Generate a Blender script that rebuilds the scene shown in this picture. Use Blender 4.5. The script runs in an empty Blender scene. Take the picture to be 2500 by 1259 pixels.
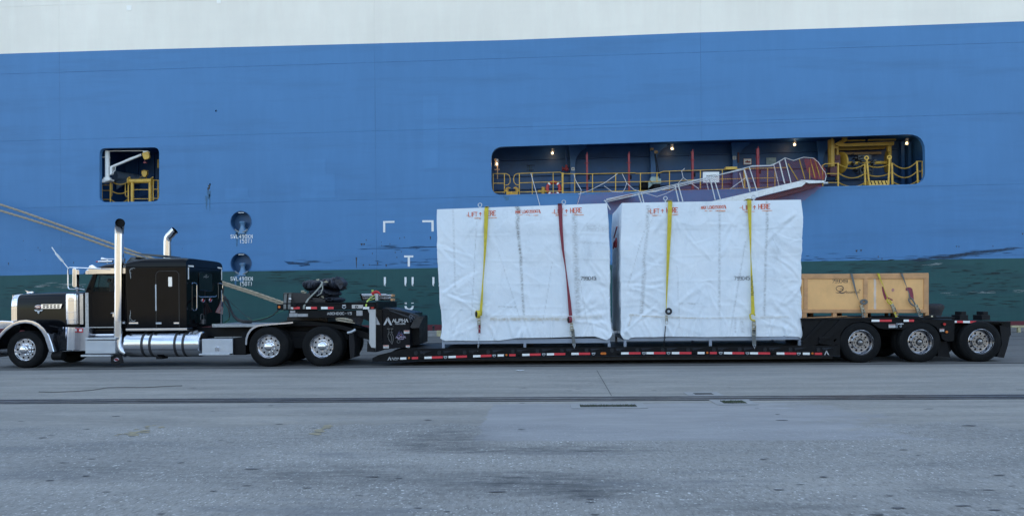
import bpy, bmesh, math, random
import numpy as np
from mathutils import Vector, Matrix, noise
from mathutils.geometry import tessellate_polygon

# ------------------------------------------------------------------ camera
SC = bpy.context.scene
F, CYP, W0 = 1780.0, 737.0, 2500.0          # focal length and horizon row in photo pixels
YAW, ROLL, HCAM = 0.038, -0.010, 1.62
ROT = (Matrix.Rotation(YAW, 3, 'Z') @ Matrix.Rotation(math.pi/2, 3, 'X') @ Matrix.Rotation(ROLL, 3, 'Z'))
cam = bpy.data.objects.new('camera', bpy.data.cameras.new('camera'))
SC.collection.objects.link(cam)
cam.matrix_world = Matrix.Translation((0, 0, HCAM)) @ ROT.to_4x4()
cam.data.sensor_fit = 'HORIZONTAL'; cam.data.sensor_width = 36.0
cam.data.lens = F/W0*36.0
cam.data.shift_y = (CYP-629.5)/W0
cam.data.clip_end = 3000; cam.data.clip_start = 0.1
SC.camera = cam

# ------------------------------------------------------------------ light
SUN_EL, SUN_AZ = math.radians(27), math.radians(8)      # low sun behind the ship: quay and truck lie in the hull's shadow
w = bpy.data.worlds.new("World"); SC.world = w; w.use_nodes = True
nt = w.node_tree; nt.nodes.clear()
N = nt.nodes.new; L = nt.links.new
out = N('ShaderNodeOutputWorld'); bg = N('ShaderNodeBackground'); bg.inputs['Strength'].default_value = 0.12
sky = N('ShaderNodeTexSky'); sky.sky_type = 'NISHITA'; sky.sun_disc = False
sky.sun_elevation = SUN_EL; sky.sun_rotation = SUN_AZ; sky.air_density = 1.3; sky.dust_density = 0.8; sky.ozone_density = 2.0
tc = N('ShaderNodeTexCoord'); mp = N('ShaderNodeMapping'); mp.inputs['Scale'].default_value = (1, 1, 3.2)
nz = N('ShaderNodeTexNoise'); nz.inputs['Scale'].default_value = 2.3; nz.inputs['Detail'].default_value = 7; nz.inputs['Roughness'].default_value = .58
rp = N('ShaderNodeValToRGB'); rp.color_ramp.elements[0].position = .42; rp.color_ramp.elements[1].position = .60
mx = N('ShaderNodeMix'); mx.data_type = 'RGBA'
mm = N('ShaderNodeMath'); mm.operation = 'MULTIPLY'; mm.inputs[1].default_value = .75
mx.inputs[7].default_value = (4.2, 5.2, 6.6, 1)
L(tc.outputs['Generated'], mp.inputs[0]); L(mp.outputs[0], nz.inputs[0]); L(nz.outputs[0], rp.inputs[0])
L(rp.outputs[0], mm.inputs[0]); L(mm.outputs[0], mx.inputs[0]); L(sky.outputs[0], mx.inputs[6])
L(mx.outputs[2], bg.inputs[0]); L(bg.outputs[0], out.inputs[0])
sd = bpy.data.lights.new('sun', 'SUN'); sd.energy = 3.2; sd.angle = math.radians(.5); sd.color = (1, .90, .76)
so = bpy.data.objects.new('sun', sd); SC.collection.objects.link(so)
sdir = Vector((math.cos(SUN_EL)*math.sin(SUN_AZ), math.cos(SUN_EL)*math.cos(SUN_AZ), math.sin(SUN_EL)))
so.rotation_euler = sdir.to_track_quat('Z', 'Y').to_euler()
SC.view_settings.view_transform = 'Standard'; SC.view_settings.look = 'None'
SC.view_settings.gamma = 1; SC.view_settings.exposure = 1.57
SC.cycles.max_bounces = 8; SC.cycles.transparent_max_bounces = 16
R = random.Random(7)

# ------------------------------------------------------------------ helpers
def P(px, py, Y):
    """photo measurement -> point on the upright plane at distance Y"""
    d = ROT @ Vector(((px-W0/2)/F, (CYP-py)/F, -1.0))
    t = Y/d.y
    return Vector((d.x*t, Y, HCAM+d.z*t))
def G(px, py, z=0.0):
    d = ROT @ Vector(((px-W0/2)/F, (CYP-py)/F, -1.0))
    t = (z-HCAM)/d.z
    return Vector((d.x*t, d.y*t, z))
def S(pix, Y):                      # length of a photo measurement at distance Y
    return pix*Y/F

MATS = {}
def mat(name, col, rough=.5, metal=0.0, var=.12, vs=3.0, bump=0.0, bs=40.0, spec=None, coat=0, emit=None, es=1.0, dirt=None, da=.5, ds=2.0, dstretch=(1,1,1), aniso=None):
    if name in MATS: return MATS[name]
    m = bpy.data.materials.new(name); m.use_nodes = True
    t = m.node_tree; b = t.nodes['Principled BSDF']
    N = t.nodes.new; L = t.links.new
    b.inputs['Roughness'].default_value = rough; b.inputs['Metallic'].default_value = metal
    if spec is not None: b.inputs['Specular IOR Level'].default_value = spec
    if coat: b.inputs['Coat Weight'].default_value = coat; b.inputs['Coat Roughness'].default_value = .05
    tc = N('ShaderNodeTexCoord')
    n = N('ShaderNodeTexNoise'); n.inputs['Scale'].default_value = vs; n.inputs['Detail'].default_value = 6; n.inputs['Roughness'].default_value = .6
    L(tc.outputs['Object'], n.inputs['Vector'])
    mr = N('ShaderNodeMapRange'); mr.inputs[1].default_value = .3; mr.inputs[2].default_value = .7
    mr.inputs[3].default_value = 1-var; mr.inputs[4].default_value = 1+var
    L(n.outputs['Fac'], mr.inputs[0])
    hs = N('ShaderNodeHueSaturation'); hs.inputs['Color'].default_value = (*col, 1)
    L(mr.outputs[0], hs.inputs['Value'])
    last = hs.outputs[0]
    if dirt is not None:
        mp = N('ShaderNodeMapping'); mp.inputs['Scale'].default_value = dstretch
        n3 = N('ShaderNodeTexNoise'); n3.inputs['Scale'].default_value = ds; n3.inputs['Detail'].default_value = 8; n3.inputs['Roughness'].default_value = .7
        L(tc.outputs['Object'], mp.inputs[0]); L(mp.outputs[0], n3.inputs[0])
        m3 = N('ShaderNodeMapRange'); m3.inputs[1].default_value = .5; m3.inputs[2].default_value = .75; m3.inputs[3].default_value = 0; m3.inputs[4].default_value = da
        L(n3.outputs['Fac'], m3.inputs[0])
        x = N('ShaderNodeMix'); x.data_type = 'RGBA'; x.inputs[7].default_value = (*dirt, 1)
        L(m3.outputs[0], x.inputs[0]); L(last, x.inputs[6]); last = x.outputs[2]
    L(last, b.inputs['Base Color'])
    if metal < .5:
        r2 = N('ShaderNodeMapRange'); r2.inputs[1].default_value = .3; r2.inputs[2].default_value = .7
        r2.inputs[3].default_value = max(.02, rough*.85); r2.inputs[4].default_value = min(1, rough*1.15)
        L(n.outputs['Fac'], r2.inputs[0]); L(r2.outputs[0], b.inputs['Roughness'])
    if bump:
        n2 = N('ShaderNodeTexNoise'); n2.inputs['Scale'].default_value = bs; n2.inputs['Detail'].default_value = 4
        L(tc.outputs['Object'], n2.inputs['Vector'])
        bp = N('ShaderNodeBump'); bp.inputs['Strength'].default_value = bump; bp.inputs['Distance'].default_value = .02
        L(n2.outputs['Fac'], bp.inputs['Height']); L(bp.outputs[0], b.inputs['Normal'])
    if emit:
        b.inputs['Emission Color'].default_value = (*emit, 1); b.inputs['Emission Strength'].default_value = es
    MATS[name] = m
    return m

class MB:
    def __init__(s): s.v = []; s.f = []; s.m = []
    def add(s, vs, fs, mi=0):
        o = len(s.v); s.v += [tuple(p) for p in vs]
        for f in fs: s.f.append(tuple(i+o for i in f)); s.m.append(mi)
        return s
    def box(s, x0, x1, y0, y1, z0, z1, mi=0):
        if x0 > x1: x0, x1 = x1, x0
        if y0 > y1: y0, y1 = y1, y0
        if z0 > z1: z0, z1 = z1, z0
        v = [(x, y, z) for z in (z0, z1) for y in (y0, y1) for x in (x0, x1)]
        return s.add(v, [(0,2,3,1),(4,5,7,6),(0,1,5,4),(2,6,7,3),(0,4,6,2),(1,3,7,5)], mi)
    def pbox(s, a, b, c, d, Y0, Y1, mi=0):
        """front face between photo columns a..b and rows c..d on plane Y0, reaching back to Y1"""
        p = P(a, (c+d)/2, Y0); q = P(b, (c+d)/2, Y0); t = P((a+b)/2, c, Y0); u = P((a+b)/2, d, Y0)
        return s.box(p.x, q.x, Y0, Y1, u.z, t.z, mi)
    def prism(s, pts, y0, y1, mi=0):                     # pts: (x,z) outline, extruded along y
        n = len(pts); a = sum(pts[i][0]*pts[(i+1)%n][1]-pts[(i+1)%n][0]*pts[i][1] for i in range(n))
        if a < 0: pts = pts[::-1]
        v = [(x, y0, z) for x, z in pts]+[(x, y1, z) for x, z in pts]
        fs = [tuple(range(n)), tuple(range(2*n-1, n-1, -1))]
        fs += [(i+n, (i+1)%n+n, (i+1)%n, i) for i in range(n)]
        return s.add(v, fs, mi)
    def pprism(s, px, Y0, Y1, mi=0):
        return s.prism([(P(a, b, Y0).x, P(a, b, Y0).z) for a, b in px], Y0, Y1, mi)
    def cyl(s, p0, p1, r, seg=16, r1=None, mi=0, cap=True):
        p0 = Vector(p0); p1 = Vector(p1); r1 = r if r1 is None else r1
        d = (p1-p0).normalized(); u = d.orthogonal().normalized(); w_ = d.cross(u)
        v = []
        for p, rr in ((p0, r), (p1, r1)):
            for i in range(seg):
                a = 2*math.pi*i/seg; v.append(p+(u*math.cos(a)+w_*math.sin(a))*rr)
        fs = [(i, (i+1)%seg, (i+1)%seg+seg, i+seg) for i in range(seg)]
        if cap: fs += [tuple(range(seg))[::-1], tuple(range(seg, 2*seg))]
        return s.add(v, fs, mi)
    def tube(s, path, r, seg=8, mi=0, cap=True, closed=False):
        path = [Vector(p) for p in path]; n = len(path); v = []; u = None
        for k, p in enumerate(path):
            a = path[(k-1) % n] if (closed or k) else p; b = path[(k+1) % n] if (closed or k < n-1) else p
            d = (b-a).normalized()
            if u is None: u = d.orthogonal().normalized()
            u = (u-d*u.dot(d)); u = u.normalized() if u.length > 1e-6 else d.orthogonal().normalized()
            w_ = d.cross(u); rr = r[k] if isinstance(r, (list, tuple)) else r
            for i in range(seg):
                t = 2*math.pi*i/seg; v.append(p+(u*math.cos(t)+w_*math.sin(t))*rr)
        fs = []
        for k in range(n if closed else n-1):
            for i in range(seg):
                j = (i+1) % seg; k2 = (k+1) % n
                fs.append((k*seg+i, k*seg+j, k2*seg+j, k2*seg+i))
        if cap and not closed: fs += [tuple(range(seg))[::-1], tuple(range((n-1)*seg, n*seg))]
        return s.add(v, fs, mi)
    def lathe(s, prof, c=(0,0,0), seg=48, mi=0, axis='Y'):   # prof: (radius, along) ; axis along +Y or Z or X
        c = Vector(c); v = []; n = len(prof)
        for r, t in prof:
            for i in range(seg):
                a = 2*math.pi*i/seg
                q = {'Y': (r*math.cos(a), t, r*math.sin(a)), 'Z': (r*math.cos(a), r*math.sin(a), t), 'X': (t, r*math.cos(a), r*math.sin(a))}[axis]
                v.append(c+Vector(q))
        fs = [(k*seg+i, k*seg+(i+1)%seg, (k+1)*seg+(i+1)%seg, (k+1)*seg+i) for k in range(n-1) for i in range(seg)]
        return s.add(v, fs, mi)
    def torus(s, c, R_, r, axis='Y', seg=32, seg2=8, mi=0, a0=0, a1=2*math.pi):
        c = Vector(c); pts = []
        full = abs(a1-a0-2*math.pi) < 1e-6
        for i in range(seg if full else seg+1):
            a = a0+(a1-a0)*i/seg; x, y = R_*math.cos(a), R_*math.sin(a)
            pts.append(c+Vector({'Y': (x, 0, y), 'Z': (x, y, 0), 'X': (0, x, y)}[axis]))
        return s.tube(pts, r, seg2, mi, closed=full)
    def sphere(s, c, r, seg=16, mi=0, sc=(1,1,1)):
        c = Vector(c); v = []; n = seg//2
        for k in range(n+1):
            ph = math.pi*k/n
            for i in range(seg):
                a = 2*math.pi*i/seg
                v.append(c+Vector((r*math.sin(ph)*math.cos(a)*sc[0], r*math.sin(ph)*math.sin(a)*sc[1], r*math.cos(ph)*sc[2])))
        return s.add(v, [(k*seg+i, (k+1)*seg+i, (k+1)*seg+(i+1)%seg, k*seg+(i+1)%seg) for k in range(n) for i in range(seg)], mi)
    def holed(s, outer, holes, y, mi=0, depth=0):         # flat plate facing -Y with real openings ; loops of (x,z)
        loops = [outer]+holes
        v3 = [[Vector((a, b, 0)) for a, b in l] for l in loops]
        tris = tessellate_polygon(v3); flat = [p for l in loops for p in l]
        fs = []
        for t in tris:
            a, b, c = (flat[i] for i in t)
            ar = (b[0]-a[0])*(c[1]-a[1])-(c[0]-a[0])*(b[1]-a[1])
            if abs(ar) < 1e-9: continue
            fs.append(tuple(t) if ar > 0 else tuple(t)[::-1])
        s.add([(a, y, b) for a, b in flat], fs, mi)
        if depth:
            s.add([(a, y+depth, b) for a, b in flat], [f[::-1] for f in fs], mi)
            for l in loops: s.band(l, y, y+depth, mi)
        return s
    def band(s, loop, y0, y1, mi=0):
        n = len(loop)
        return s.add([(a, y0, b) for a, b in loop]+[(a, y1, b) for a, b in loop], [(i, (i+1)%n, (i+1)%n+n, i+n) for i in range(n)], mi)
    def build(s, name, mats, parent=None, bev=0, seg=2, smooth=35, loc=None):
        me = bpy.data.meshes.new(name)
        off = Vector(loc) if loc is not None else (parent_loc(parent) if parent else None)
        v = s.v
        if off is not None: v = [(a-off[0], b-off[1], c-off[2]) for a, b, c in v]
        me.from_pydata(v, [], s.f)
        if not isinstance(mats, (list, tuple)): mats = [mats]
        for m in mats: me.materials.append(m)
        me.polygons.foreach_set('material_index', s.m)
        if bev:
            bm = bmesh.new(); bm.from_mesh(me)
            bmesh.ops.remove_doubles(bm, verts=bm.verts, dist=1e-5)
            bmesh.ops.recalc_face_normals(bm, faces=bm.faces)
            es = [e for e in bm.edges if len(e.link_faces) == 2 and e.calc_face_angle(0) > .5]
            bmesh.ops.bevel(bm, geom=es, offset=bev, segments=seg, affect='EDGES', profile=.5, clamp_overlap=True)
            bm.to_mesh(me); bm.free()
        if smooth:
            me.polygons.foreach_set('use_smooth', [True]*len(me.polygons))
            me.set_sharp_from_angle(angle=math.radians(smooth))
        o = bpy.data.objects.new(name, me); SC.collection.objects.link(o)
        if bev: o.modifiers.new('weighted_normals', 'WEIGHTED_NORMAL')
        if parent is not None:
            o.parent = parent
        elif loc is not None: o.location = loc
        return o

def parent_loc(o):
    l = Vector((0,0,0))
    while o is not None: l = l+o.location; o = o.parent
    return l
def tag(o, label, cat, group=None, kind=None):
    o['label'] = label
    if cat: o['category'] = cat
    if group: o['group'] = group
    if kind: o['kind'] = kind
    return o
def empty(name, loc, label, cat, group=None):
    o = bpy.data.objects.new(name, None); SC.collection.objects.link(o); o.location = loc
    o.empty_display_size = .2
    return tag(o, label, cat, group)
def struct(o, label=None):
    o['kind'] = 'structure'
    if label: o['label'] = label
    return o
def top(mb, name, mats, label, cat, group=None, kind=None, loc=None, **kw):
    if loc is None:
        a = np.array(mb.v); loc = (float(a[:,0].mean()), float(a[:,1].mean()), float(a[:,2].min()))
    return tag(mb.build(name, mats, None, loc=loc, **kw), label, cat, group, kind)
def plink(o, name, parent, loc):                           # part that is a mesh copy placed at loc (world)
    c = o.copy(); c.name = name; SC.collection.objects.link(c); c.parent = parent
    c.location = Vector(loc)-parent_loc(parent); return c

# stroke lettering: glyphs on a 4 x 6 grid
GL = {'A':'00-26-40 12-32','a':'00-26-40','B':'00-06-36-45-44-33-03 33-42-41-30-00','C':'45-36-16-05-01-10-30-41','D':'00-06-26-44-42-20-00','E':'46-06-00-40 03-33',
'F':'46-06-00 03-33','G':'45-36-16-05-01-10-30-41-43-23','H':'00-06 40-46 03-43','I':'20-26','J':'46-41-30-10-01','K':'00-06 46-03-40','L':'06-00-40','M':'00-06-22-46-40','N':'00-06-40-46',
'O':'10-30-41-45-36-16-05-01-10','P':'00-06-36-45-44-33-03','R':'00-06-36-45-44-33-03 23-40','S':'01-10-30-41-42-33-13-04-05-16-36-45','T':'20-26 06-46','U':'06-01-10-30-41-46','V':'06-20-46',
'W':'06-10-23-30-46','X':'00-46 06-40','Y':'06-23-46 23-20','Z':'06-46-00-40','0':'10-30-41-45-36-16-05-01-10','1':'15-26-20','2':'05-16-36-45-44-00-40','3':'06-46-23-43-41-30-10-01','4':'30-36-02-42',
'5':'46-06-04-34-43-41-30-00','7':'06-46-10','8':'13-04-05-16-36-45-44-33-13-02-01-10-30-41-42-33','9':'10-30-41-45-36-16-05-04-13-33-44','(':'36-24-22-30','-':'13-33','.':'10-20','^':'20-26 04-26-44',')':'16-24-22-10'}
def text_mb(txt, x, z, y, h, asp=.6, th=.12, gap=.35, slope=0.0, jit=0, yf=None, shear=0, mi=0, mb=None, sp=None):
    """lettering on a plane facing the camera; (x,z) is the lower left corner"""
    mb = mb or MB(); u = h/6; wch = h*asp; t = th*h/2
    step = sp or (wch+gap*h); cx = x
    for ch in txt:
        if ch in GL:
            for poly in GL[ch].split():
                pts = []
                for q in poly.split('-'):
                    a, b = int(q[0]), int(q[1])
                    jx, jz = R.uniform(-jit, jit)*h, R.uniform(-jit, jit)*h
                    px_ = cx+a/4*wch+shear*b*u+jx; pts.append(Vector((px_, z+b*u+slope*(px_-x)+jz)))
                if yf:                                    # subdivide so that the ribbon follows the surface
                    q2 = [pts[0]]
                    for a, b in zip(pts, pts[1:]):
                        k = max(1, int((b-a).length/.03))
                        q2 += [a.lerp(b, (i+1)/k) for i in range(k)]
                    pts = q2
                for i, (a, b) in enumerate(zip(pts, pts[1:])):
                    d = (b-a)
                    if d.length < 1e-6: continue
                    d.normalize(); n = Vector((-d.y, d.x))*t
                    e0 = a-d*t*(1 if i == 0 else .5); e1 = b+d*t*(1 if i == len(pts)-2 else .5)
                    c4 = [e0-n, e1-n, e1+n, e0+n]
                    mb.add([(c.x, (yf(c.x, c.y) if yf else y)-.0005*(i % 3), c.y) for c in c4], [(0,1,2,3)], mi)
        cx += step if ch != ' ' else step*.8
        if ch == 'I' and not sp: cx -= wch*.35
    return mb
def ptext(txt, px, py, Y, hpx, **k):
    p = P(px, py, Y); return text_mb(txt, p.x, p.z, Y, S(hpx, Y), **k)
def rrect(x0, x1, z0, z1, r, n=6):
    c = [(x1-r, z1-r, 0), (x0+r, z1-r, 90), (x0+r, z0+r, 180), (x1-r, z0+r, 270)]
    return [(a+r*math.cos(math.radians(g+90*i/n)), b+r*math.sin(math.radians(g+90*i/n))) for a, b, g in c for i in range(n+1)]
def quadround(pts, r, n=6):                                # rounded corners of any (x,z) polygon
    o = []; m = len(pts)
    for i in range(m):
        a, b, c = (Vector(pts[(i-1)%m]), Vector(pts[i]), Vector(pts[(i+1)%m]))
        rr = r[i] if isinstance(r, (list, tuple)) else r
        if rr <= 0: o.append(tuple(b)); continue
        p = b+(a-b).normalized()*rr; q = b+(c-b).normalized()*rr
        for k in range(n+1):
            t = k/n; o.append(tuple(p*(1-t)**2+b*2*t*(1-t)+q*t*t))
    return o
def pl(px, Y): return [(P(a, b, Y).x, P(a, b, Y).z) for a, b in px]
def circ(x, z, r, n=28): return [(x+r*math.cos(2*math.pi*i/n), z+r*math.sin(2*math.pi*i/n)) for i in range(n)]
def ribbon(mb, path, wd, mi=0, th=.004):                   # webbing: path of (x,y,z,halfwidth factor)
    v = []
    for x, y, z, k in path:
        v += [(x-wd/2*k, y, z), (x+wd/2*k, y, z), (x+wd/2*k, y+th, z), (x-wd/2*k, y+th, z)]
    fs = []
    for i in range(len(path)-1):
        o = i*4
        for j in range(4): fs.append((o+j, o+(j+1)%4, o+4+(j+1)%4, o+4+j))
    return mb.add(v, fs, mi)

# ------------------------------------------------------------------ materials
chrome = mat('chrome', (.78,.78,.81), .07, 1, var=.05, vs=4)
alu = mat('polished_aluminium', (.58,.59,.63), .2, 1, var=.08, vs=6, bump=.05, bs=8)
alud = mat('cast_aluminium', (.42,.43,.45), .4, .9, var=.2, vs=20)
steel = mat('galvanised_steel', (.45,.48,.52), .45, .6, var=.15, vs=8)
black = mat('black_gloss_paint', (.0032,.0036,.0050), .07, var=.2, vs=2, spec=.16)
blackm = mat('black_frame_paint', (.0035,.004,.0055), .45, var=.35, vs=6, bump=.1, bs=30, dirt=(.014,.0135,.013), da=.4, ds=3, spec=.16)
rubber = mat('tyre_rubber', (.006,.0065,.0075), .75, var=.3, vs=10, bump=.2, bs=90, dirt=(.03,.028,.026), da=.35, ds=4, spec=.18)
flapm = mat('mudflap_rubber', (.007,.007,.009), .6, var=.3, vs=8, dirt=(.025,.025,.025), da=.3, spec=.25)
darkm = mat('dark_undercarriage', (.006,.006,.007), .7, var=.4, vs=5, spec=.2)
whitep = mat('white_marking_paint', (.78,.78,.78), .55, var=.08, vs=9)
redtape = mat('red_reflective_tape', (.62,.035,.05), .3, var=.08, vs=20)
whtape = mat('white_reflective_tape', (.82,.82,.80), .3, var=.06, vs=20)
amber = mat('amber_lens', (.55,.14,.02), .2, var=.1)
redlens = mat('red_lens', (.45,.02,.02), .15, var=.1)
grey = mat('grey_label', (.30,.30,.31), .5, var=.2, vs=14)
silver = mat('silver_lettering', (.42,.43,.45), .4, .3, var=.1)
# ================================================================== ground
YK = 35.0                                                   # quay edge (kerb face)
def ground_mat():
    m = bpy.data.materials.new('quay_paving'); m.use_nodes = True; t = m.node_tree; b = t.nodes['Principled BSDF']
    N = t.nodes.new; L = t.links.new
    tc = N('ShaderNodeTexCoord'); sep = N('ShaderNodeSeparateXYZ'); L(tc.outputs['Object'], sep.inputs[0])
    def noise_(scale, detail=6, rough=.6, stretch=None):
        n = N('ShaderNodeTexNoise'); n.inputs['Scale'].default_value = scale; n.inputs['Detail'].default_value = detail; n.inputs['Roughness'].default_value = rough
        if stretch:
            mp = N('ShaderNodeMapping'); mp.inputs['Scale'].default_value = stretch; L(tc.outputs['Object'], mp.inputs[0]); L(mp.outputs[0], n.inputs[0])
        else: L(tc.outputs['Object'], n.inputs[0])
        return n.outputs['Fac']
    def rng(f, a, b_, c, d):
        r = N('ShaderNodeMapRange'); r.inputs[1].default_value = a; r.inputs[2].default_value = b_; r.inputs[3].default_value = c; r.inputs[4].default_value = d
        L(f, r.inputs[0]); return r.outputs[0]
    def math_(op, a, b_):
        r = N('ShaderNodeMath'); r.operation = op
        for i, q in enumerate((a, b_)):
            if isinstance(q, (int, float)): r.inputs[i].default_value = q
            else: L(q, r.inputs[i])
        return r.outputs[0]
    def mixc(f, a, b_):
        x = N('ShaderNodeMix'); x.data_type = 'RGBA'
        if isinstance(f, float): x.inputs[0].default_value = f
        else: L(f, x.inputs[0])
        for i, q in ((6, a), (7, b_)):
            if isinstance(q, tuple): x.inputs[i].default_value = (*q, 1)
            else: L(q, x.inputs[i])
        return x.outputs[2]
    # asphalt with exposed aggregate
    a1 = mixc(rng(noise_(.55, 7, .62, (.5, 1.6, 1)), .35, .65, 0, 1), (.165,.159,.148), (.285,.270,.245))
    a1 = mixc(rng(noise_(9, 5, .7), .35, .75, 0, .6), a1, (.34,.34,.335))
    grain = noise_(30, 4, .8, (1, .4, 1)); a1 = mixc(rng(grain, .50, .68, 0, .7), a1, (.075,.075,.075)); a1 = mixc(rng(noise_(19, 4, .8, (1, .45, 1)), .52, .68, 0, .55), a1, (.42,.415,.40))
    vo = N('ShaderNodeTexVoronoi'); vo.inputs['Scale'].default_value = 24; L(tc.outputs['Object'], vo.inputs[0])
    chips = math_('MULTIPLY', rng(vo.outputs['Distance'], .13, .22, 1, 0), rng(noise_(1.1, 5, .65, (.6, 1.5, 1)), .42, .60, .2, 1))
    a1 = mixc(math_('MULTIPLY', chips, .75), a1, (.75,.75,.73))
    vo2 = N('ShaderNodeTexVoronoi'); vo2.inputs['Scale'].default_value = 12; L(tc.outputs['Object'], vo2.inputs[0])
    c2 = math_('MULTIPLY', rng(vo2.outputs['Distance'], .12, .19, 1, 0), rng(noise_(.9, 4, .6), .5, .6, 0, 1))
    a1 = mixc(math_('MULTIPLY', c2, .7), a1, (.8,.8,.78))
    a1 = mixc(rng(noise_(.8, 8, .72, (.38, 1.5, 1)), .55, .68, 0, .75), a1, (.135,.14,.15))       # oil stains
    # smooth concrete
    k1 = mixc(rng(noise_(1.3, 8, .65, (.25, 1.4, 1)), .35, .65, 0, 1), (.215,.205,.188), (.33,.312,.282))
    k1 = mixc(rng(noise_(5, 7, .75, (.3, 1.6, 1)), .52, .72, 0, .6), k1, (.19,.19,.193))
    k1 = mixc(rng(noise_(70, 2, .6), .6, .8, 0, .5), k1, (.12,.12,.12))
    k1 = mixc(rng(noise_(.7, 5, .6, (.3, 1, 1)), .6, .75, 0, .35), k1, (.28,.24,.18))
    edge = math_('ADD', sep.outputs['Y'], rng(noise_(1.5, 6, .6), .3, .7, -.25, .25))
    edge = math_('ADD', edge, math_('MULTIPLY', rng(sep.outputs['X'], -2, 6, 0, 1), rng(noise_(.6, 4, .5), .3, .7, -.5, 1.0)))
    zone = rng(edge, 9.55, 9.75, 0, 1)
    k1 = mixc(rng(noise_(9, 6, .78, (.22, 1.3, 1)), .48, .66, 0, .42), k1, (.15,.15,.148))
    k1 = mixc(rng(noise_(14, 5, .8, (.5, .6, 1)), .52, .70, 0, .55), k1, (.38,.37,.34)); k1 = mixc(rng(noise_(23, 4, .8, (.6, .4, 1)), .54, .70, 0, .5), k1, (.13,.128,.12))
    wob = math_('ADD', sep.outputs['Y'], rng(noise_(2, 5, .7), .3, .7, -.05, .05))
    k1 = mixc(math_('MULTIPLY', rng(wob, 17.35, 17.4, 0, .45), rng(noise_(1.5, 6, .7, (.15, 2, 1)), .3, .7, .5, 1)), k1, (.15,.145,.135))
    c = mixc(zone, a1, k1)
    pa = G(1180, 1030); pb = G(2160, 1050); py1 = G(1250, 985).y; py0 = G(1250, 1077).y
    nx_ = rng(noise_(1.4, 7, .7), .3, .7, -.06, .06); ny_ = rng(noise_(1.1, 7, .7), .3, .7, -1.1, .9)
    xx = math_('ADD', sep.outputs['X'], nx_); xr_ = math_('ADD', sep.outputs['X'], ny_); yy_ = math_('ADD', sep.outputs['Y'], nx_)
    pm_ = math_('MULTIPLY', math_('MULTIPLY', rng(xx, pa.x, pa.x+.03, 0, 1), rng(xr_, pb.x-.5, pb.x+.3, 1, 0)), math_('MULTIPLY', rng(yy_, py0, py0+.06, 0, 1), rng(yy_, py1-.05, py1, 1, 0)))
    pc = mixc(rng(noise_(1.6, 8, .68, (.35, 1.3, 1)), .35, .65, 0, 1), (.235,.235,.245), (.325,.325,.335))
    pc = mixc(rng(noise_(4, 7, .75, (.3, 1.6, 1)), .55, .72, 0, .5), pc, (.17,.175,.185))
    pc = mixc(rng(noise_(2.4, 5, .7, (.3, 1.2, 1)), .62, .72, 0, .55), pc, (.43,.44,.46))
    c = mixc(math_('MULTIPLY', pm_, .7), c, pc)
    for (ea, eb, rx_, ry_, am) in ((1300,1175,.9,.5,.75),(1440,1203,.42,.22,.95),(1060,1085,.75,.45,.7),(1350,1098,1.3,.22,.75),(800,1160,1.3,.45,.5),(250,1150,.9,.4,.4),(2350,1200,.5,.3,.5),(1100,1060,.5,.4,.6),(1900,1240,.9,.25,.4)):
        ep = G(ea, eb); mp = N('ShaderNodeMapping'); mp.vector_type = 'TEXTURE'; mp.inputs['Location'].default_value = (ep.x, ep.y, 0); mp.inputs['Scale'].default_value = (rx_, ry_, 1); L(tc.outputs['Object'], mp.inputs[0])
        ln_ = N('ShaderNodeVectorMath'); ln_.operation = 'LENGTH'; L(mp.outputs[0], ln_.inputs[0])
        f_ = math_('MULTIPLY', rng(ln_.outputs['Value'], .35, 1.3, min(1, am*1.3), 0), rng(noise_(5.5, 10, .8, (.35, 1.3, 1)), .40, .60, 0, 1)); c = mixc(f_, c, (.055,.058,.062))
    c = mixc(rng(noise_(.35, 4, .6, (.5, 1, 1)), .35, .65, 0, .22), c, (.17,.175,.18))
    # streaky dark tone painted under and behind the truck to deepen its shade
    z2 = math_('MULTIPLY', rng(sep.outputs['Y'], 18.1, 18.3, 0, 1), rng(noise_(1.2, 7, .7, (.18, 2.2, 1)), .3, .7, .55, 1))
    c = mixc(math_('MULTIPLY', z2, .72), c, (.085,.083,.082))
    L(c, b.inputs['Base Color']); b.inputs['Roughness'].default_value = .85; b.inputs['Specular IOR Level'].default_value = .3
    bp = N('ShaderNodeBump'); bp.inputs['Strength'].default_value = .5; bp.inputs['Distance'].default_value = .01
    hh = math_('ADD', math_('MULTIPLY', grain, .6), math_('MULTIPLY', noise_(14, 6, .7), 1.2)); L(hh, bp.inputs['Height']); L(bp.outputs[0], b.inputs['Normal'])
    return m
g = MB(); g.box(-300, 300, -400, YK+.28, -4.0, 0.0)
gr = g.build('ground', ground_mat(), smooth=0); struct(gr)
wm = mat('harbour_water', (.01,.03,.04), .08, var=.2, vs=.3, bump=.6, bs=1.2)
g = MB(); g.add([(-800, YK+.2, -2.4), (800, YK+.2, -2.4), (800, 900, -2.4), (-800, 900, -2.4)], [(0,1,2,3)])
struct(g.build('water', wm))
conc = mat('kerb_concrete', (.24,.24,.24), .85, var=.25, vs=2.5, bump=.4, bs=25, dirt=(.07,.07,.07), da=.7, ds=1.2, dstretch=(.4,1,2))
kb = MB()
x = -60.0
while x < 60:
    x1 = x+R.uniform(2.4, 3.0); kb.box(x, x1-.025, YK-.02, YK+.32, 0, .275+R.uniform(-.006, .006)); x = x1
struct(kb.build('kerb', conc, bev=.015))
# pale painted blocks of the kerb
yk = MB()
for a in (1066,):
    p = P(a, 815, YK-.05); yk.box(p.x, p.x+.2, YK-.026, YK+.3, 0.004, .282)
struct(yk.build('kerb_marking', mat('faded_yellow', (.42,.37,.22), .8, var=.3, vs=8)))
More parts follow.
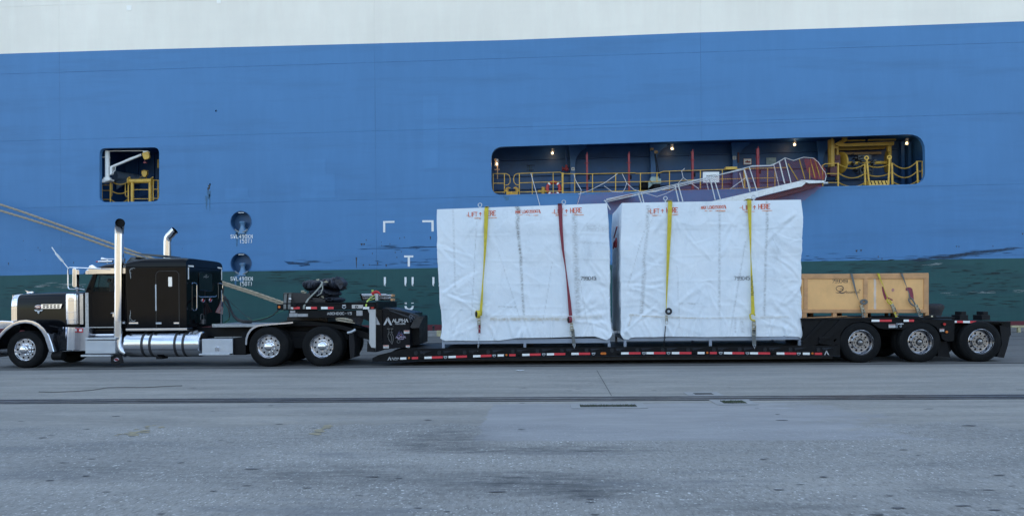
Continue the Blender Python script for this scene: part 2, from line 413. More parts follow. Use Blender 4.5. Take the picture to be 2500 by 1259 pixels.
# joints and grooves (shallow dark strips, real width)
jm = mat('joint_filler', (.022,.022,.024), .9, var=.5, vs=3, bump=.6, bs=12, dirt=(.16,.15,.14), da=.8, ds=2.5, dstretch=(.5,2,1))
def joint(y, wd, wob=.02, x0=-120, x1=120, name='pavement_joint'):
    g = MB(); n = int((x1-x0)/.25); v = []
    for i in range(n+1):
        xx = x0+(x1-x0)*i/n; o = wob*noise.noise(Vector((xx*.8, y, 0))); k = wd/2*(1+.55*noise.noise(Vector((xx*1.7, y, 5))))
        v += [(xx, y+o-k, .004), (xx, y+o+k, .004)]
    g.add(v, [(2*i, 2*i+2, 2*i+3, 2*i+1) for i in range(n)]); struct(g.build(name, jm)); return g
YJ = G(1250, 894.0).y
joint(YJ, .13, .03)
for yy, wd in ((22.6, .07), (25.4, .10), (28.6, .16), (31.0, .1)): joint(yy, wd, .04)
# short joint across the apron and hairline cracks
g = MB(); a = G(1457, 903, .004); b = G(1493, 965, .004)
g.add([a+Vector((-.006,0,0)), b+Vector((-.006,0,0)), b+Vector((.006,0,0)), a+Vector((.006,0,0))], [(0,1,2,3)]); struct(g.build('pavement_joint', jm))
# crane rail set in its recess
YR = G(1250, 973.5).y
rl = mat('worn_rail_steel', (.16,.16,.175), .38, .7, var=.3, vs=5, dirt=(.05,.04,.035), da=.6, ds=3, dstretch=(.3,1,1))
e = empty('crane_rail', (0, YR, 0), 'long steel crane rail set flush in the quay in front of the truck', 'rail')
g = MB(); g.box(-120, 120, YR-.30, YR+.27, .002, .005); g.build('rail_recess', jm, e)
g = MB(); g.box(-120, 120, YR-.06, YR+.02, .006, .014); g.box(-120, 120, YR+.15, YR+.20, .006, .012); g.box(-120, 120, YR-.24, YR-.19, .006, .010)
g.build('rail_head', rl, e, bev=.003)
# drain / anchor slots with weeds
weed = mat('weeds', (.05,.075,.03), .9, var=.5, vs=20, bump=.8, bs=40)
fr = mat('slot_frame_concrete', (.255,.255,.255), .8, var=.15, vs=6)
for (a, b, c, d, lab, wg) in ((1417, 1551, 988, 994, 'long narrow slot in the paving with weeds growing in it', 1), (1768, 1812, 978.5, 985, 'short square slot with pale frame and weeds beside the crane rail', 1), (1698, 1736, 959.5, 963.5, 'small empty drain slot in pale frame beyond the crane rail', 0)):
    p, q = G(a, d), G(b, c); m_ = .14
    e = empty('drain_slot', ((p.x+q.x)/2, (p.y+q.y)/2, 0), lab, 'drain', 'slots in the paving')
    g = MB(); g.box(p.x-m_, q.x+m_, p.y-m_, q.y+m_*1.2, .0045, .007); g.build('slot_frame', fr, e)
    g = MB(); g.box(p.x, q.x, p.y, q.y, .0075, .009); g.build('slot_pit', jm, e)
    if wg:
        g = MB()
        for i in range(420):
            xx, yy = R.uniform(p.x, q.x), R.uniform(p.y, q.y); h = R.uniform(.008, .03); dx, dy = R.uniform(-.02, .02), R.uniform(-.02, .02)
            g.add([(xx-.004, yy, .008), (xx+.004, yy, .008), (xx+dx, yy+dy, h)], [(0,1,2)])
        o = g.build('weed_tufts', weed, e); o['kind'] = 'stuff'
# pale port shed far behind the viewpoint (seen only as a reflection in chrome and paint)
e = empty('port_shed', (0, -52, 0), 'long cream port shed across the quay, facing the ship', 'building')
g = MB(); g.box(-90, 90, -80, -52, 0, 10.5); g.build('wall', mat('cream_cladding', (.27,.25,.20), .7, var=.1, vs=.4), e)
g = MB(); g.prism([(-92, 10.5), (92, 10.5), (92, 11.1), (-92, 11.1)], -81, -51); g.build('roof', mat('shed_roof', (.25,.26,.27), .6), e)
for k in range(9):
    g = MB(); x_ = -78+k*19.5; g.box(x_-3, x_+3, -52.02, -51.9, 0.004, 6.2); g.build('door', mat('shed_door', (.15,.145,.12), .6), e)
# scrap, wire
pap = mat('scrap_paper', (.7,.72,.74), .6, var=.1, vs=20)
g = MB(); p = G(1269, 905); v = []
for i in range(8):
    for j in range(3): v.append((p.x-.09+i*.027, p.y-.04+j*.04+.02*noise.noise(Vector((i,j,0))), .012+.03*abs(noise.noise(Vector((i*.6,j*.9,3))))))
g.add(v, [(i*3+j, i*3+3+j, i*3+4+j, i*3+1+j) for i in range(7) for j in range(2)])
top(g, 'paper_scrap', pap, 'crumpled white scrap lying on the paving in front of the first wrapped crate', 'litter')
g = MB(); pts = []
for a, b in ((95,957),(130,958),(180,956),(225,953),(262,947),(300,946),(350,946.5),(395,944),(445,942)): 
    p = G(a, b); pts.append(Vector((p.x, p.y, .012)))
g.tube(pts, .007, 6); top(g, 'wire', mat('old_wire', (.09,.085,.08), .7), 'thin dark wire lying loose on the paving in front of the truck cab', 'wire')
ym = mat('faded_yellow_ground', (.27,.235,.16), .9, var=.25, vs=14)
for (a, b, w_, h_) in ((350, 1050, 26, 26), (785, 1050, 22, 24)):
    g = MB(); p, q = G(a-w_/2, b+h_/2), G(a+w_/2, b-h_/2)
    for k in range(26):
        xx, yy = R.uniform(p.x, q.x), R.uniform(p.y, q.y); r_ = R.uniform(.02, .06)
        g.add([(xx+r_*math.cos(t)*R.uniform(.7,1.4), yy+r_*math.sin(t), .0042+k*.00004) for t in [i*1.2566 for i in range(5)]], [(0,1,2,3,4)])
    struct(g.build('faded_marking', ym))

# pitted, chipped and cracked spots in the foreground
g = MB()
for k in range(150):
    a, b = R.uniform(-60, 2560), 915+345*R.random()**1.4; p = G(a, b, .0044+k*.00001); r_ = R.uniform(.006, .03)*(1.5 if R.random() < .15 else 1); fl = R.uniform(.3, 1.0)
    n = 9; g.add([(p.x+r_*2.0*math.cos(2*math.pi*i/n)*R.uniform(.6, 1.3), p.y+r_*fl*math.sin(2*math.pi*i/n)*R.uniform(.5, 1.4), p.z) for i in range(n)], [tuple(range(n))])
struct(g.build('pavement_pits', mat('pit_shadow_dirt', (.10,.10,.105), .95, var=.5, vs=6)))

# ================================================================== ship
YH = 36.5
def hullmat(name, col, grime, ga, scuff, sa, gstretch=(.12,1,1.2), seam=.42):
    m = bpy.data.materials.new(name); m.use_nodes = True; t = m.node_tree; b = t.nodes['Principled BSDF']
    N = t.nodes.new; L = t.links.new; tc = N('ShaderNodeTexCoord')
    def nz(sc, st, det=8, ro=.62):
        mp = N('ShaderNodeMapping'); mp.inputs['Scale'].default_value = st; n = N('ShaderNodeTexNoise')
        n.inputs['Scale'].default_value = sc; n.inputs['Detail'].default_value = det; n.inputs['Roughness'].default_value = ro
        L(tc.outputs['Object'], mp.inputs[0]); L(mp.outputs[0], n.inputs[0]); return n.outputs['Fac']
    def rng(f, a, b_, c, d):
        r = N('ShaderNodeMapRange'); r.inputs[1].default_value = a; r.inputs[2].default_value = b_; r.inputs[3].default_value = c; r.inputs[4].default_value = d
        L(f, r.inputs[0]); return r.outputs[0]
    def mix(f, a, b_):
        x = N('ShaderNodeMix'); x.data_type = 'RGBA'; L(f, x.inputs[0])
        for i, q in ((6, a), (7, b_)):
            if isinstance(q, tuple): x.inputs[i].default_value = (*q, 1)
            else: L(q, x.inputs[i])
        return x.outputs[2]
    c = mix(rng(nz(.16, (1,1,1)), .3, .7, 0, 1), tuple(v*.93 for v in col), tuple(min(1, v*1.06) for v in col))
    c = mix(rng(nz(1.2, (1.6,1,.25)), .45, .75, 0, .22), c, tuple(min(1, v*1.25+.01) for v in col))
    c = mix(rng(nz(1.0, gstretch), .50, .72, 0, ga), c, grime)
    sp = N('ShaderNodeSeparateXYZ'); L(tc.outputs['Object'], sp.inputs[0])
    mu = N('ShaderNodeMath'); mu.operation = 'MULTIPLY'; L(rng(nz(1.7, (.1,1,2.6), 9, .7), .56, .66, 0, sa), mu.inputs[0]); L(rng(sp.outputs['Z'], 4.6, 2.2, 0, 1), mu.inputs[1])
    c = mix(mu.outputs[0], c, scuff)
    mp = N('ShaderNodeMapping'); mp.vector_type = 'TEXTURE'; mp.inputs['Rotation'].default_value = (math.pi/2, 0, 0)
    cb = N('ShaderNodeCombineXYZ'); zz = N('ShaderNodeMath'); zz.operation = 'MULTIPLY_ADD'; zz.inputs[1].default_value = -.0085
    L(sp.outputs['X'], zz.inputs[0]); L(sp.outputs['Z'], zz.inputs[2]); L(sp.outputs['X'], cb.inputs[0]); L(zz.outputs[0], cb.inputs[1])
    m2 = N('ShaderNodeMapping'); m2.inputs['Location'].default_value = (8.2, 1.02, 0); L(cb.outputs[0], m2.inputs[0])
    br = N('ShaderNodeTexBrick'); br.inputs['Scale'].default_value = 1; br.inputs['Brick Width'].default_value = 16.3; br.inputs['Row Height'].default_value = 3.45
    br.inputs['Mortar Size'].default_value = .014; br.inputs['Mortar Smooth'].default_value = .3; br.offset = 0.0
    L(m2.outputs[0], br.inputs[0])
    sc_ = N('ShaderNodeMath'); sc_.operation = 'MULTIPLY'; L(rng(nz(.45, (1,1,1), 4, .7), .42, .6, seam*.15, seam), sc_.inputs[1]); L(br.outputs['Fac'], sc_.inputs[0])
    c = mix(sc_.outputs[0], c, tuple(v*.35 for v in col))
    L(c, b.inputs['Base Color']); b.inputs['Roughness'].default_value = .5; b.inputs['Specular IOR Level'].default_value = .35
    bp = N('ShaderNodeBump'); bp.inputs['Strength'].default_value = .6; bp.inputs['Distance'].default_value = .08
    ad = N('ShaderNodeMath'); ad.operation = 'ADD'; L(nz(.35, (1.3,1,.8), 3), ad.inputs[0])
    s2 = N('ShaderNodeMath'); s2.operation = 'MULTIPLY'; s2.inputs[1].default_value = .25; L(br.outputs['Fac'], s2.inputs[0]); L(s2.outputs[0], ad.inputs[1])
    L(ad.outputs[0], bp.inputs['Height']); L(bp.outputs[0], b.inputs['Normal'])
    return m
h_blue = hullmat('hull_blue', (.064,.195,.41), (.048,.138,.285), .5, (.010,.014,.022), .75)
h_white = hullmat('hull_white', (.85,.79,.695), (.78,.735,.65), .3, (.3,.3,.3), 0, seam=.07)
h_green = hullmat('hull_green', (.010,.070,.074), (.005,.034,.050), .85, (.008,.016,.020), .92, seam=.3)
h_red = hullmat('hull_red', (.115,.018,.028), (.05,.015,.02), .6, (.02,.02,.02), .5)
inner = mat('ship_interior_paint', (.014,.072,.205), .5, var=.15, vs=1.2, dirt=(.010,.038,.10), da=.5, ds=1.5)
SY = mat('safety_yellow', (.62,.38,.06), .5, var=.15, vs=4, dirt=(.18,.07,.02), da=.6, ds=5)
SYO = mat('ochre_yellow', (.40,.24,.03), .55, var=.2, vs=3, dirt=(.15,.07,.02), da=.5, ds=4)
rust = mat('rust', (.16,.06,.02), .9, var=.4, vs=9)
RD = mat('dull_red_paint', (.25,.02,.03), .45, var=.2, vs=5)
shipw = mat('ship_white_paint', (.78,.79,.78), .5, var=.1, vs=5, dirt=(.3,.27,.22), da=.4, ds=5)
ship = empty('ship', (0, YH, -2.4), 'huge moored ship with white upper side, blue hull and green waterline band', 'ship')
XL, XR = -75.0, 75.0
def ext(pts, Y):                                            # a polyline of photo measurements carried on past both ends
    p = pl(pts, Y); s0 = (p[1][1]-p[0][1])/(p[1][0]-p[0][0]); s1 = (p[-1][1]-p[-2][1])/(p[-1][0]-p[-2][0])
    return [(XL, p[0][1]+s0*(XL-p[0][0]))]+p+[(XR, p[-1][1]+s1*(XR-p[-1][0]))]
wl = ext([(0,132),(300,122.5),(700,112),(1250,98),(1685,80.5),(2100,67),(2500,52.5)], YH)
gl = ext([(0,673),(250,668),(560,662.5),(900,657),(1070,653.5),(1960,638),(2200,634),(2500,630)], YH)
rl_ = ext([(0,800),(1070,792),(2330,786),(2500,783)], YH)
topz = 31.0
op1 = quadround(pl([(243,362),(388.6,359.5),(388.6,491.5),(243,493.5)], YH), .31)
op2 = quadround(pl([(1199,359),(2258,327),(2259,449),(1200,476.5)], YH), [.62, .85, .6, .55])
rc = [(588.5, 541, 25.2), (588.8, 643, 25.2)]
rcs = [circ(P(a, b, YH).x, P(a, b, YH).z, S(r, YH), 40) for a, b, r in rc]
holes_ = [circ(P(a, b, YH).x, P(a, b, YH).z, S(2.4, YH), 12) for a, b in ((527,271),(1051,262),(512.5,450))]
g = MB(); g.holed(wl+gl[::-1], [op1, op2]+rcs[:1]+holes_, YH, 0)
# (lower recess straddles blue and green: cut from both)
# split: recess 2 needs hull outline passing through it, handled with arcs
def cut_arc(line, c, r, upper):                             # replace the piece of `line` inside the circle by the arc
    cx, cz = c; o = []; done = False
    zl = np.interp(cx-r, [p[0] for p in line], [p[1] for p in line])
    import bisect
    a0 = None
    th = [math.pi*2*i/720 for i in range(721)]
    sgn = [(cz+r*math.sin(t))-np.interp(cx+r*math.cos(t), [p[0] for p in line], [p[1] for p in line]) for t in th]
    cr = [th[i] for i in range(720) if sgn[i]*sgn[i+1] <= 0]
    tr = min(cr, key=lambda t: -math.cos(t)); tl = min(cr, key=lambda t: math.cos(t))
    if upper:
        if tl < tr: tl += 2*math.pi
        arc = [tl+(tr-tl)*i/24 for i in range(25)]          # over the top, left to right
    else:
        if tl > tr: tr += 2*math.pi
        if tr < math.pi: tr += 2*math.pi
        arc = [tl+(tr-tl)*i/24 for i in range(25)]
    pts = [(cx+r*math.cos(t), cz+r*math.sin(t)) for t in arc]
    return [p for p in line if p[0] < pts[0][0]]+pts+[p for p in line if p[0] > pts[-1][0]]
c2 = P(588.8, 643, YH); r2 = S(25.2, YH)
glu = cut_arc(gl, (c2.x, c2.z), r2, True); gll = cut_arc(gl, (c2.x, c2.z), r2, False)
g = MB(); g.holed(wl+glu[::-1], [op1, op2]+rcs[:1]+holes_, YH, 0)
for l in (op1, op2): g.band(l, YH, YH+.22, 0)
for l in holes_: g.band(l, YH, YH+.1, 0)
g.build('hull_side', h_blue, ship, smooth=0)
g = MB(); g.holed([(XL, topz), (XR, topz)]+wl[::-1], [], YH); g.build('upper_side', h_white, ship, smooth=0)
g = MB(); g.holed(gll+rl_[::-1], [], YH); g.build('boot_top_band', h_green, ship, smooth=0)
g = MB(); g.holed(rl_+[(XR, -5), (XL, -5)], [], YH); g.build('underwater_hull', h_red, ship, smooth=0)
g = MB(); g.box(XL, XR, YH+6, YH+30, -5, topz); g.box(XL, XR, YH+.01, YH+6.2, topz-.3, topz-.01); g.box(XL, XL+.3, YH+.01, YH+6.2, -5, topz-.4); g.box(XR-.3, XR, YH+.01, YH+6.2, -5, topz-.4)
g.build('hull_body', h_white, ship, smooth=0)
# small repainted squares and a faint lighter panel on the sides
g = MB()
for a, b, w_ in ((315,20,12), (534,4,10), (59,-1,7)):
    g = MB(); g.pbox(a-w_/2, a+w_/2, b-w_/2, b+w_/2, YH-.012, YH-.002); g.build('touch_up_patch', mat('fresh_white', (.93,.90,.84), .5, var=.03), ship)
h_b2 = hullmat('hull_blue_touched_up', (.068,.206,.43), (.036,.115,.25), .3, (.01,.014,.022), .3)
for q in ([(732,392),(795,388),(795,424),(817,425),(819,483),(734,485)], [(1033,236),(1069,234),(1069,410),(1034,412)], [(548,460),(606,459),(607,485),(549,487)], [(1300,299),(2147,272),(2148,292),(1301,318)]):
    g = MB(); g.pprism(q, YH-.008, YH-.002); g.build('doubler_plate', h_b2, ship, smooth=0)
# round recesses with a mooring bitt in each
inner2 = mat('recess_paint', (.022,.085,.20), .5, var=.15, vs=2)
for (a, b, r), loop in zip(rc, rcs):
    c = P(a, b, YH); rr = S(r, YH)
    g = MB(); g.band(loop, YH-.02, YH+.42); g.add([(x_, YH+.42, z_) for x_, z_ in loop], [tuple(range(len(loop)))])
    g.torus((c.x, YH-.012, c.z), rr+.012, .022, 'Y', 40, 6)
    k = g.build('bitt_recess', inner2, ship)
    g = MB(); bz = c.z-rr*.98
    prof = [(.30,0),(.27,.10),(.20,.22),(.135,.36),(.125,.46),(.16,.56),(.19,.62),(.17,.66),(.0,.67)]
    g.lathe([(p_[0]*.88, p_[1]*.98) for p_ in prof], (c.x+.02, YH+.16, bz-.12), 24, axis='Z')
    o = g.build('mooring_bitt', mat('bitt_paint', (.10,.22,.38), .4, var=.15, vs=5, dirt=(.2,.16,.1), da=.6, ds=5), k)
    g = MB(); g.torus((c.x+.02, YH-.035, c.z-rr*.25), rr*.8, .035, 'Y', 14, 6, a0=math.radians(220), a1=math.radians(320)); g.build('bitt_lip', mat('scraped_steel', (.23,.26,.28), .5, var=.3, vs=8), k)
    g = MB(); g.pbox(a-7, a+7, b-r+2.6, b-r+4, YH-.03, YH-.022); g.build('recess_mark', whitep, k)
# rust runs and knocks
def runs(name, m, spots, y=YH-.006):
    for a, b, w_, h_ in spots:
        g = MB(); p = P(a, b, YH); W_ = S(w_, YH); H = S(h_, YH); n = 9; v = []
        for i in range(n+1):
            t = i/n; k = (1-t*.75)*(.8+.5*R.random())*W_/2; cx = p.x+R.uniform(-.1, .1)*W_
            v += [(cx-k, y, p.z-H*t), (cx+k, y, p.z-H*t)]
        g.add(v, [(2*i, 2*i+2, 2*i+3, 2*i+1) for i in range(n)]); g.build(name, m, ship, smooth=0)
rustm = mat('rust_streak', (.055,.05,.045), .9, var=.5, vs=9)
algae = mat('algae_streak', (.055,.145,.26), .8, var=.25, vs=6)
runs('drip_streak', algae, [(510,466,9,20),(512,474,4,44),(504,478,6,34),(588,565,26,20),(578,568,8,34),(598,568,6,30),(588,668,24,22),(575,672,6,36),(1237,478,16,12)])
runs('rust_streak', rustm, [(511,452,6,10),(508,458,5,8),(870,628,3,26),(883,594,6,5),(889,594,4,5),(894,584,2,5),(922,640,3,8),(943,645,4,6),(976,580,2,4),(987,578,2,4),(952,594,2,4),(932,598,2,3),(965,615,3,3),(1051,577,3,8),(969,627,3,3),(980,613,2,3),(909,617,2,4),(887,645,4,4),(902,645,3,3),(931,590,1.5,3),
     (2091,610,5,5),(2102,609,4,5),(2335,600,3,3),(2341,600,2,4),(2424,599,2,4),(2496,569,4,4),(2144,624,2,6),(2153,630,3,3),(93,603,2,4),(98,610,3,3),(57,587,2,2),(21,641,3,6),(180,639,2,5),(62,633,1.5,2),(445,606,2,2),(445,680,3,3)])
# long dark fender scrapes
dk = mat('waterline_grime', (.009,.019,.024), .8, var=.6, vs=3)
scm = mat('fender_scrape', (.012,.045,.105), .8, var=.6, vs=3, dirt=(.03,.13,.33), da=.9, ds=4, dstretch=(.5,1,3))
g = MB(); sc = [([(693,637),(712,639),(755,642),(752,645),(705,645)]), ([(728,648),(757,644),(757,647),(735,650)]), ([(870,607),(960,605),(1068,601),(1068,603),(950,607)])]
for q in sc:
    g = MB(); p = pl(q, YH); sm_ = dk if q[0][0] > 2200 else scm; g.add([(a, YH-.010, b) for a, b in p], [tuple(range(len(p)))[::-1]]); g.build('fender_scrape', sm_, ship, smooth=0)
def ragged(name, m, q, n, wpx, hpx):
    g = MB(); 
    for k in range(n):
        a, b = R.choice(q); a += R.gauss(0, wpx); b += R.gauss(0, hpx); l = R.uniform(8, 40); t = R.uniform(.4, 1.6)
        p = P(a, b, YH-.01); v = []
        L_, T_ = S(l, YH), S(t, YH)
        for i in range(5): v.append((p.x+L_*(i/4-.5), p.y-k*.00005, p.z+T_*.5*math.sin(math.pi*i/4)+L_*.012*(i/4-.5)))
        for i in range(4, -1, -1): v.append((p.x+L_*(i/4-.5), p.y-k*.00005, p.z-T_*.5*math.sin(math.pi*i/4)+L_*.012*(i/4-.5)))
        g.add(v, [tuple(range(10))])
    o = g.build(name, m, ship, smooth=0); o['kind'] = 'stuff'; return o
ragged('fender_scuffs', scm, [(900,605),(1000,605),(960,642),(1010,638),(1050,640),(1000,640),(720,640),(2300,628),(2400,614),(1980,630),(2080,628),(950,600)], 80, 30, 4)
ragged('waterline_scuffs', dk, [(60,700),(30,715),(180,705),(700,675),(760,680),(800,690),(850,700),(920,730),(1000,740),(980,700),(1050,720),(2120,655),(2250,650),(2400,665),(2450,690),(2350,700),(2420,720),(2480,740),(2200,645)], 330, 55, 9)
ragged('fender_scuffs', mat('rub_mark', (.022,.045,.085), .8, var=.5, vs=6), [(2240+i*6, 634-i*.72) for i in range(40)]+[(2300+i*5, 629-i*.6) for i in range(20)]+[(1970,631),(2010,631),(2050,633),(2100,634)], 170, 7, 1.8)
ragged('flaked_paint', mat('pale_flake', (.22,.26,.26), .8, var=.5, vs=9), [(110,697),(150,694),(190,692),(160,699),(2310,715),(2330,716),(2400,712),(2486,711),(2276,645)], 46, 16, 2.5)
# painted lettering on the hull
for py_, py2 in ((581.5, 593), (684.5, 697)):
    sq = [('SWL', 563.5, 0), ('490', 584.5, 0), ('KN', 605.5, 0)]
    g = MB()
    for t_, xx, _ in sq: ptext(t_, xx, py_, YH-.02, 8.6, asp=.48, th=.15, sp=S(7.2, YH), mb=g)
    ptext('(50T)', 585, py2, YH-.02, 8.6, asp=.48, th=.15, sp=S(7.0, YH), mb=g)
    g.build('load_marking', whitep, ship, smooth=0)
def bars(name, lst, m=whitep):
    for q in lst:
        g = MB(); p = pl(q, YH-.02); g.add([(a, YH-.014, b) for a, b in p], [tuple(range(len(p)))[::-1]]); g.build(name, m, ship, smooth=0)
bars('tug_corner_mark', [[(935.3,539.6),(963,539),(963,543.5),(940.5,544),(940.5,567),(935.3,567)], [(1031,537.5),(1058.5,537.5),(1059,565),(1053.5,565),(1053,542.5),(1031,542.5)]])
bars('tug_letter', [[(986.5,623.3),(1009,623.3),(1009,628),(1000.8,628),(1000.8,650.5),(995.4,650.5),(995.4,628),(986.5,628)]])
vb = []
for a in (937, 987.5, 1004.8, 1055.5):
    vb += [[(a,676),(a+5,676),(a+5,690+R.uniform(-2,2)),(a+3.6,694),(a+3.8,699),(a+2,697),(a+1.5,693),(a+.3,698),(a,690)]]
bars('tug_letter', vb)
cx_, cy_ = 999, 746.5
arc = [(cx_+11.5*math.cos(t), cy_+11.5*math.sin(t)) for t in [math.pi*i/12 for i in range(13)]]+[(cx_+6.3*math.cos(t), cy_+6.3*math.sin(t)) for t in [math.pi-math.pi*i/12 for i in range(13)]]
bars('tug_letter', [arc, [(988,738),(993,738),(993,742),(988,742)], [(1004,739),(1010,738.4),(1010,740),(1004,740.6)]])

# ---------------------------------------------------------------- mooring deck inside the openings
def room(x0, x1, z0, z1, y1, name):
    g = MB(); y0 = YH+.02
    v = [(x0,y0,z0),(x1,y0,z0),(x1,y1,z0),(x0,y1,z0),(x0,y0,z1),(x1,y0,z1),(x1,y1,z1),(x0,y1,z1)]
    g.add(v, [(0,1,2,3),(4,7,6,5),(3,2,6,7),(0,3,7,4),(1,5,6,2)])
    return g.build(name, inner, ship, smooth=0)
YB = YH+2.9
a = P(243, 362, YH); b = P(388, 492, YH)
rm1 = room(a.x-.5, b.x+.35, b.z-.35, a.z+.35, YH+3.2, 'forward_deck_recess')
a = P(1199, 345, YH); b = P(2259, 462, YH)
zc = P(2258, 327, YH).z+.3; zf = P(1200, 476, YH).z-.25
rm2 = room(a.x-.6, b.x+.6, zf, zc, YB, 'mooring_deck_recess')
# stringers, frames and pilasters on the inner wall
g = MB()
for ya, yb in ((392,384),(431,424),(463,455)):
    p, q = P(1210, ya, YB-.1), P(2240, yb-22, YB-.1)
    g.add([(p.x,YB-.16,p.z),(q.x,YB-.16,q.z),(q.x,YB-.16,q.z-.03),(p.x,YB-.16,p.z-.03),(p.x,YB,p.z),(q.x,YB,q.z),(q.x,YB,q.z-.03),(p.x,YB,p.z-.03)], [(0,3,2,1),(0,1,5,4),(3,7,6,2)])
g.build('stringer', inner, rm2, smooth=0)
for i, a in enumerate((1398, 1594, 1794, 2003)):
    g = MB(); zt = zc-.02; p = P(a, 400, YB-.35); w_ = .13
    kn = [(p.x-w_, zf), (p.x+w_, zf), (p.x+w_, zt-.95), (p.x+w_+.1, zt-.6), (p.x+w_+.32, zt-.32), (p.x+w_+.6, zt-.12), (p.x+w_+.62, zt), (p.x-w_-.05, zt), (p.x-w_, zt-.9)]
    g.prism(kn, YB-.42, YB-.3); g.box(p.x-.02, p.x+.02, YB-.3, YB, zf, zt)
    g.build('deck_frame', mat('frame_paint', (.030,.115,.29), .5, var=.12, vs=2), rm2, bev=.01)
g = MB()
for a in (2205, 2222): g.pbox(a-4, a+4, 345, 455, YB-.6, YB-.35)
g.build('deck_frame', inner, rm2, bev=.01)
g = MB()
for a, b, c, d in ((287,340,376,470),(300,322,400,440)): pass
pw = P(335, 372, YH+3.1); qw = P(377, 478, YH+3.1)
lp = rrect(pw.x, qw.x, qw.z, pw.z, .2); li = rrect(pw.x+.06, qw.x-.06, qw.z+.06, pw.z-.06, .16)
g.holed(lp, [li], YH+3.08, depth=.08); g.build('watertight_door', inner, rm1, bev=.01)
g = MB(); g.pbox(281, 284.5, 372, 480, YH+3.0, YH+3.18); g.pbox(281, 384, 371, 375, YH+2.95, YH+3.18); g.build('deck_frame', inner, rm1)
# wall lamps: bulb in a guard, lit
bulb = mat('lit_bulb', (1,.8,.5), .3, emit=(1,.68,.34), es=2.5)
def lamp_(a, b, Y, r=.045, par=rm2, power=1.6):
    c = P(a, b, Y)
    g = MB(); g.cyl((c.x, c.y, c.z+.06), (c.x, c.y, c.z+.2), .06, 12); g.cyl((c.x, c.y, c.z+.2), (c.x, c.y, c.z+.24), .10, 12)
    for k in range(4):
        t = math.pi/2*k+.4; g.tube([(c.x+.09*math.cos(t), c.y+.09*math.sin(t), c.z+.18), (c.x+.09*math.cos(t), c.y+.09*math.sin(t), c.z-.07), (c.x, c.y, c.z-.11)], .005, 4)
    k = g.build('deck_lamp', alud, par)
    g = MB(); g.sphere(c, r, 12, sc=(1,1,1.35)); g.build('bulb', bulb, k)
    l = bpy.data.lights.new('lamp_light', 'POINT'); l.energy = power; l.color = (1,.72,.42); l.shadow_soft_size = .06
    lo = bpy.data.objects.new('lamp_light', l); SC.collection.objects.link(lo); lo.location = c+Vector((0,-.2,-.02))
    l.use_shadow = False
    lo.parent = par; lo.location = lo.location-parent_loc(par)
for a, b, Y in ((1349,374,YB-.5),(1641,363,YB-.6),(1940,353,YB-.6),(2214,350,YB-1.2),(1213,401,YH+.9)): lamp_(a, b, Y)
# ship railings -------------------------------------------------------------
YRl = YH+.35
def rail(name, lines, r=.019, Y=YRl, par=rm2, m=SY, posts=()):
    g = MB()
    for l in lines: g.tube([P(a, b, Y) for a, b in l], r, 8)
    for a, b, c, rr in posts: g.tube([P(a, b, Y), P(a, c, Y)], rr, 8)
    return g.build(name, m, par)
def roundpath(pts, r=3, n=4):
    q = quadround(pts, r, n); return q
rail('railing', [[(1204,472),(1204,424),(1236,424),(1243,428),(1245.5,436),(1245,446),(1240,451.5),(1232,452)], [(1204,447.5),(1231.5,447.5)],[(1204,469.5),(1231.5,469)]], posts=[(1231.5,424,472,.022)])
rail('railing', [[(1268,452),(1260,451),(1255,445),(1253.8,436),(1256,428),(1262,424),(1270,423.5),(1368,420.5),(1373,424)], [(1268,446.5),(1373,443.5)],[(1268,469),(1373,466.5)]], posts=[(1268,424,475,.022),(1299.5,423,474,.02),(1350.5,421,473,.02)])
rail('railing', [[(1373,424),(1440,424.5),(1505,423),(1550,422),(1553,423.5),(1610,422),(1620,418.5),(1680,416.5),(1760,414),(1920,409)], [(1373,447.5),(1540,444),(1620,443),(1700,439),(1760,437.5),(1890,434)],[(1373,469.5),(1500,467),(1700,463),(1900,457)]],
     posts=[(1373.5,422,474,.05),(1403,424,472,.026),(1446.5,424,470,.022),(1503,423,469,.026),(1563.5,422,468,.022),(1604,421,445,.026),(1634.5,418,465,.022),(1710,415,463,.03),(1763.5,414,462,.024),(1817.5,412,460,.05),(1874,411,458,.024),(1892,410,456,.024)])
rail('railing', [[(2005,410),(2008,404),(2014,400.5),(2024,399.5),(2046,399)], [(2018,424),(2046,424)],[(2018,446),(2046,446)]], posts=[(2046.3,398,456,.04)])
rail('railing', [[(2236,394),(2253,394)],[(2240,418.5),(2253,418.5)],[(2240,442),(2254,442)]], posts=[(2252,394,442,.035)])
g = MB(); g.tube([P(2238.5,394,YRl), P(2241,449,YRl)], .045, 8); g.build('chain_post', SY, rm2)
g = MB(); g.tube([P(2111.5,401,YRl), P(2112.5,452,YRl)], .05, 8); g.build('chain_post', SY, rm2)
g = MB(); g.tube([P(2177.2,398,YRl), P(2178.5,451,YRl)], .055, 8); g.build('chain_post', SY, rm2)
def chain(a, b, c, d, sag, Y=YRl, par=rm2, m=SYO, n=16, r=.02):
    p, q = P(a, b, Y), P(c, d, Y); pts = []
    for i in range(n*2+1):
        t = i/(n*2); v = p.lerp(q, t); v.z -= 4*S(sag, Y)*t*(1-t); pts.append(v)
    g = MB(); g.tube(pts, [r if i % 2 else r*1.7 for i in range(len(pts))], 6); return g.build('guard_chain', m, par)
for c in ((2048,401,2111,401,10),(2048,423,2111,424,11),(2048,446,2111,447,9),(2112,402,2175,399,8),(2112,424,2176,421,8),(2180,399,2238,395,14),(2180,421,2239,418,14),(2180,444,2239,442,10)): chain(*c)
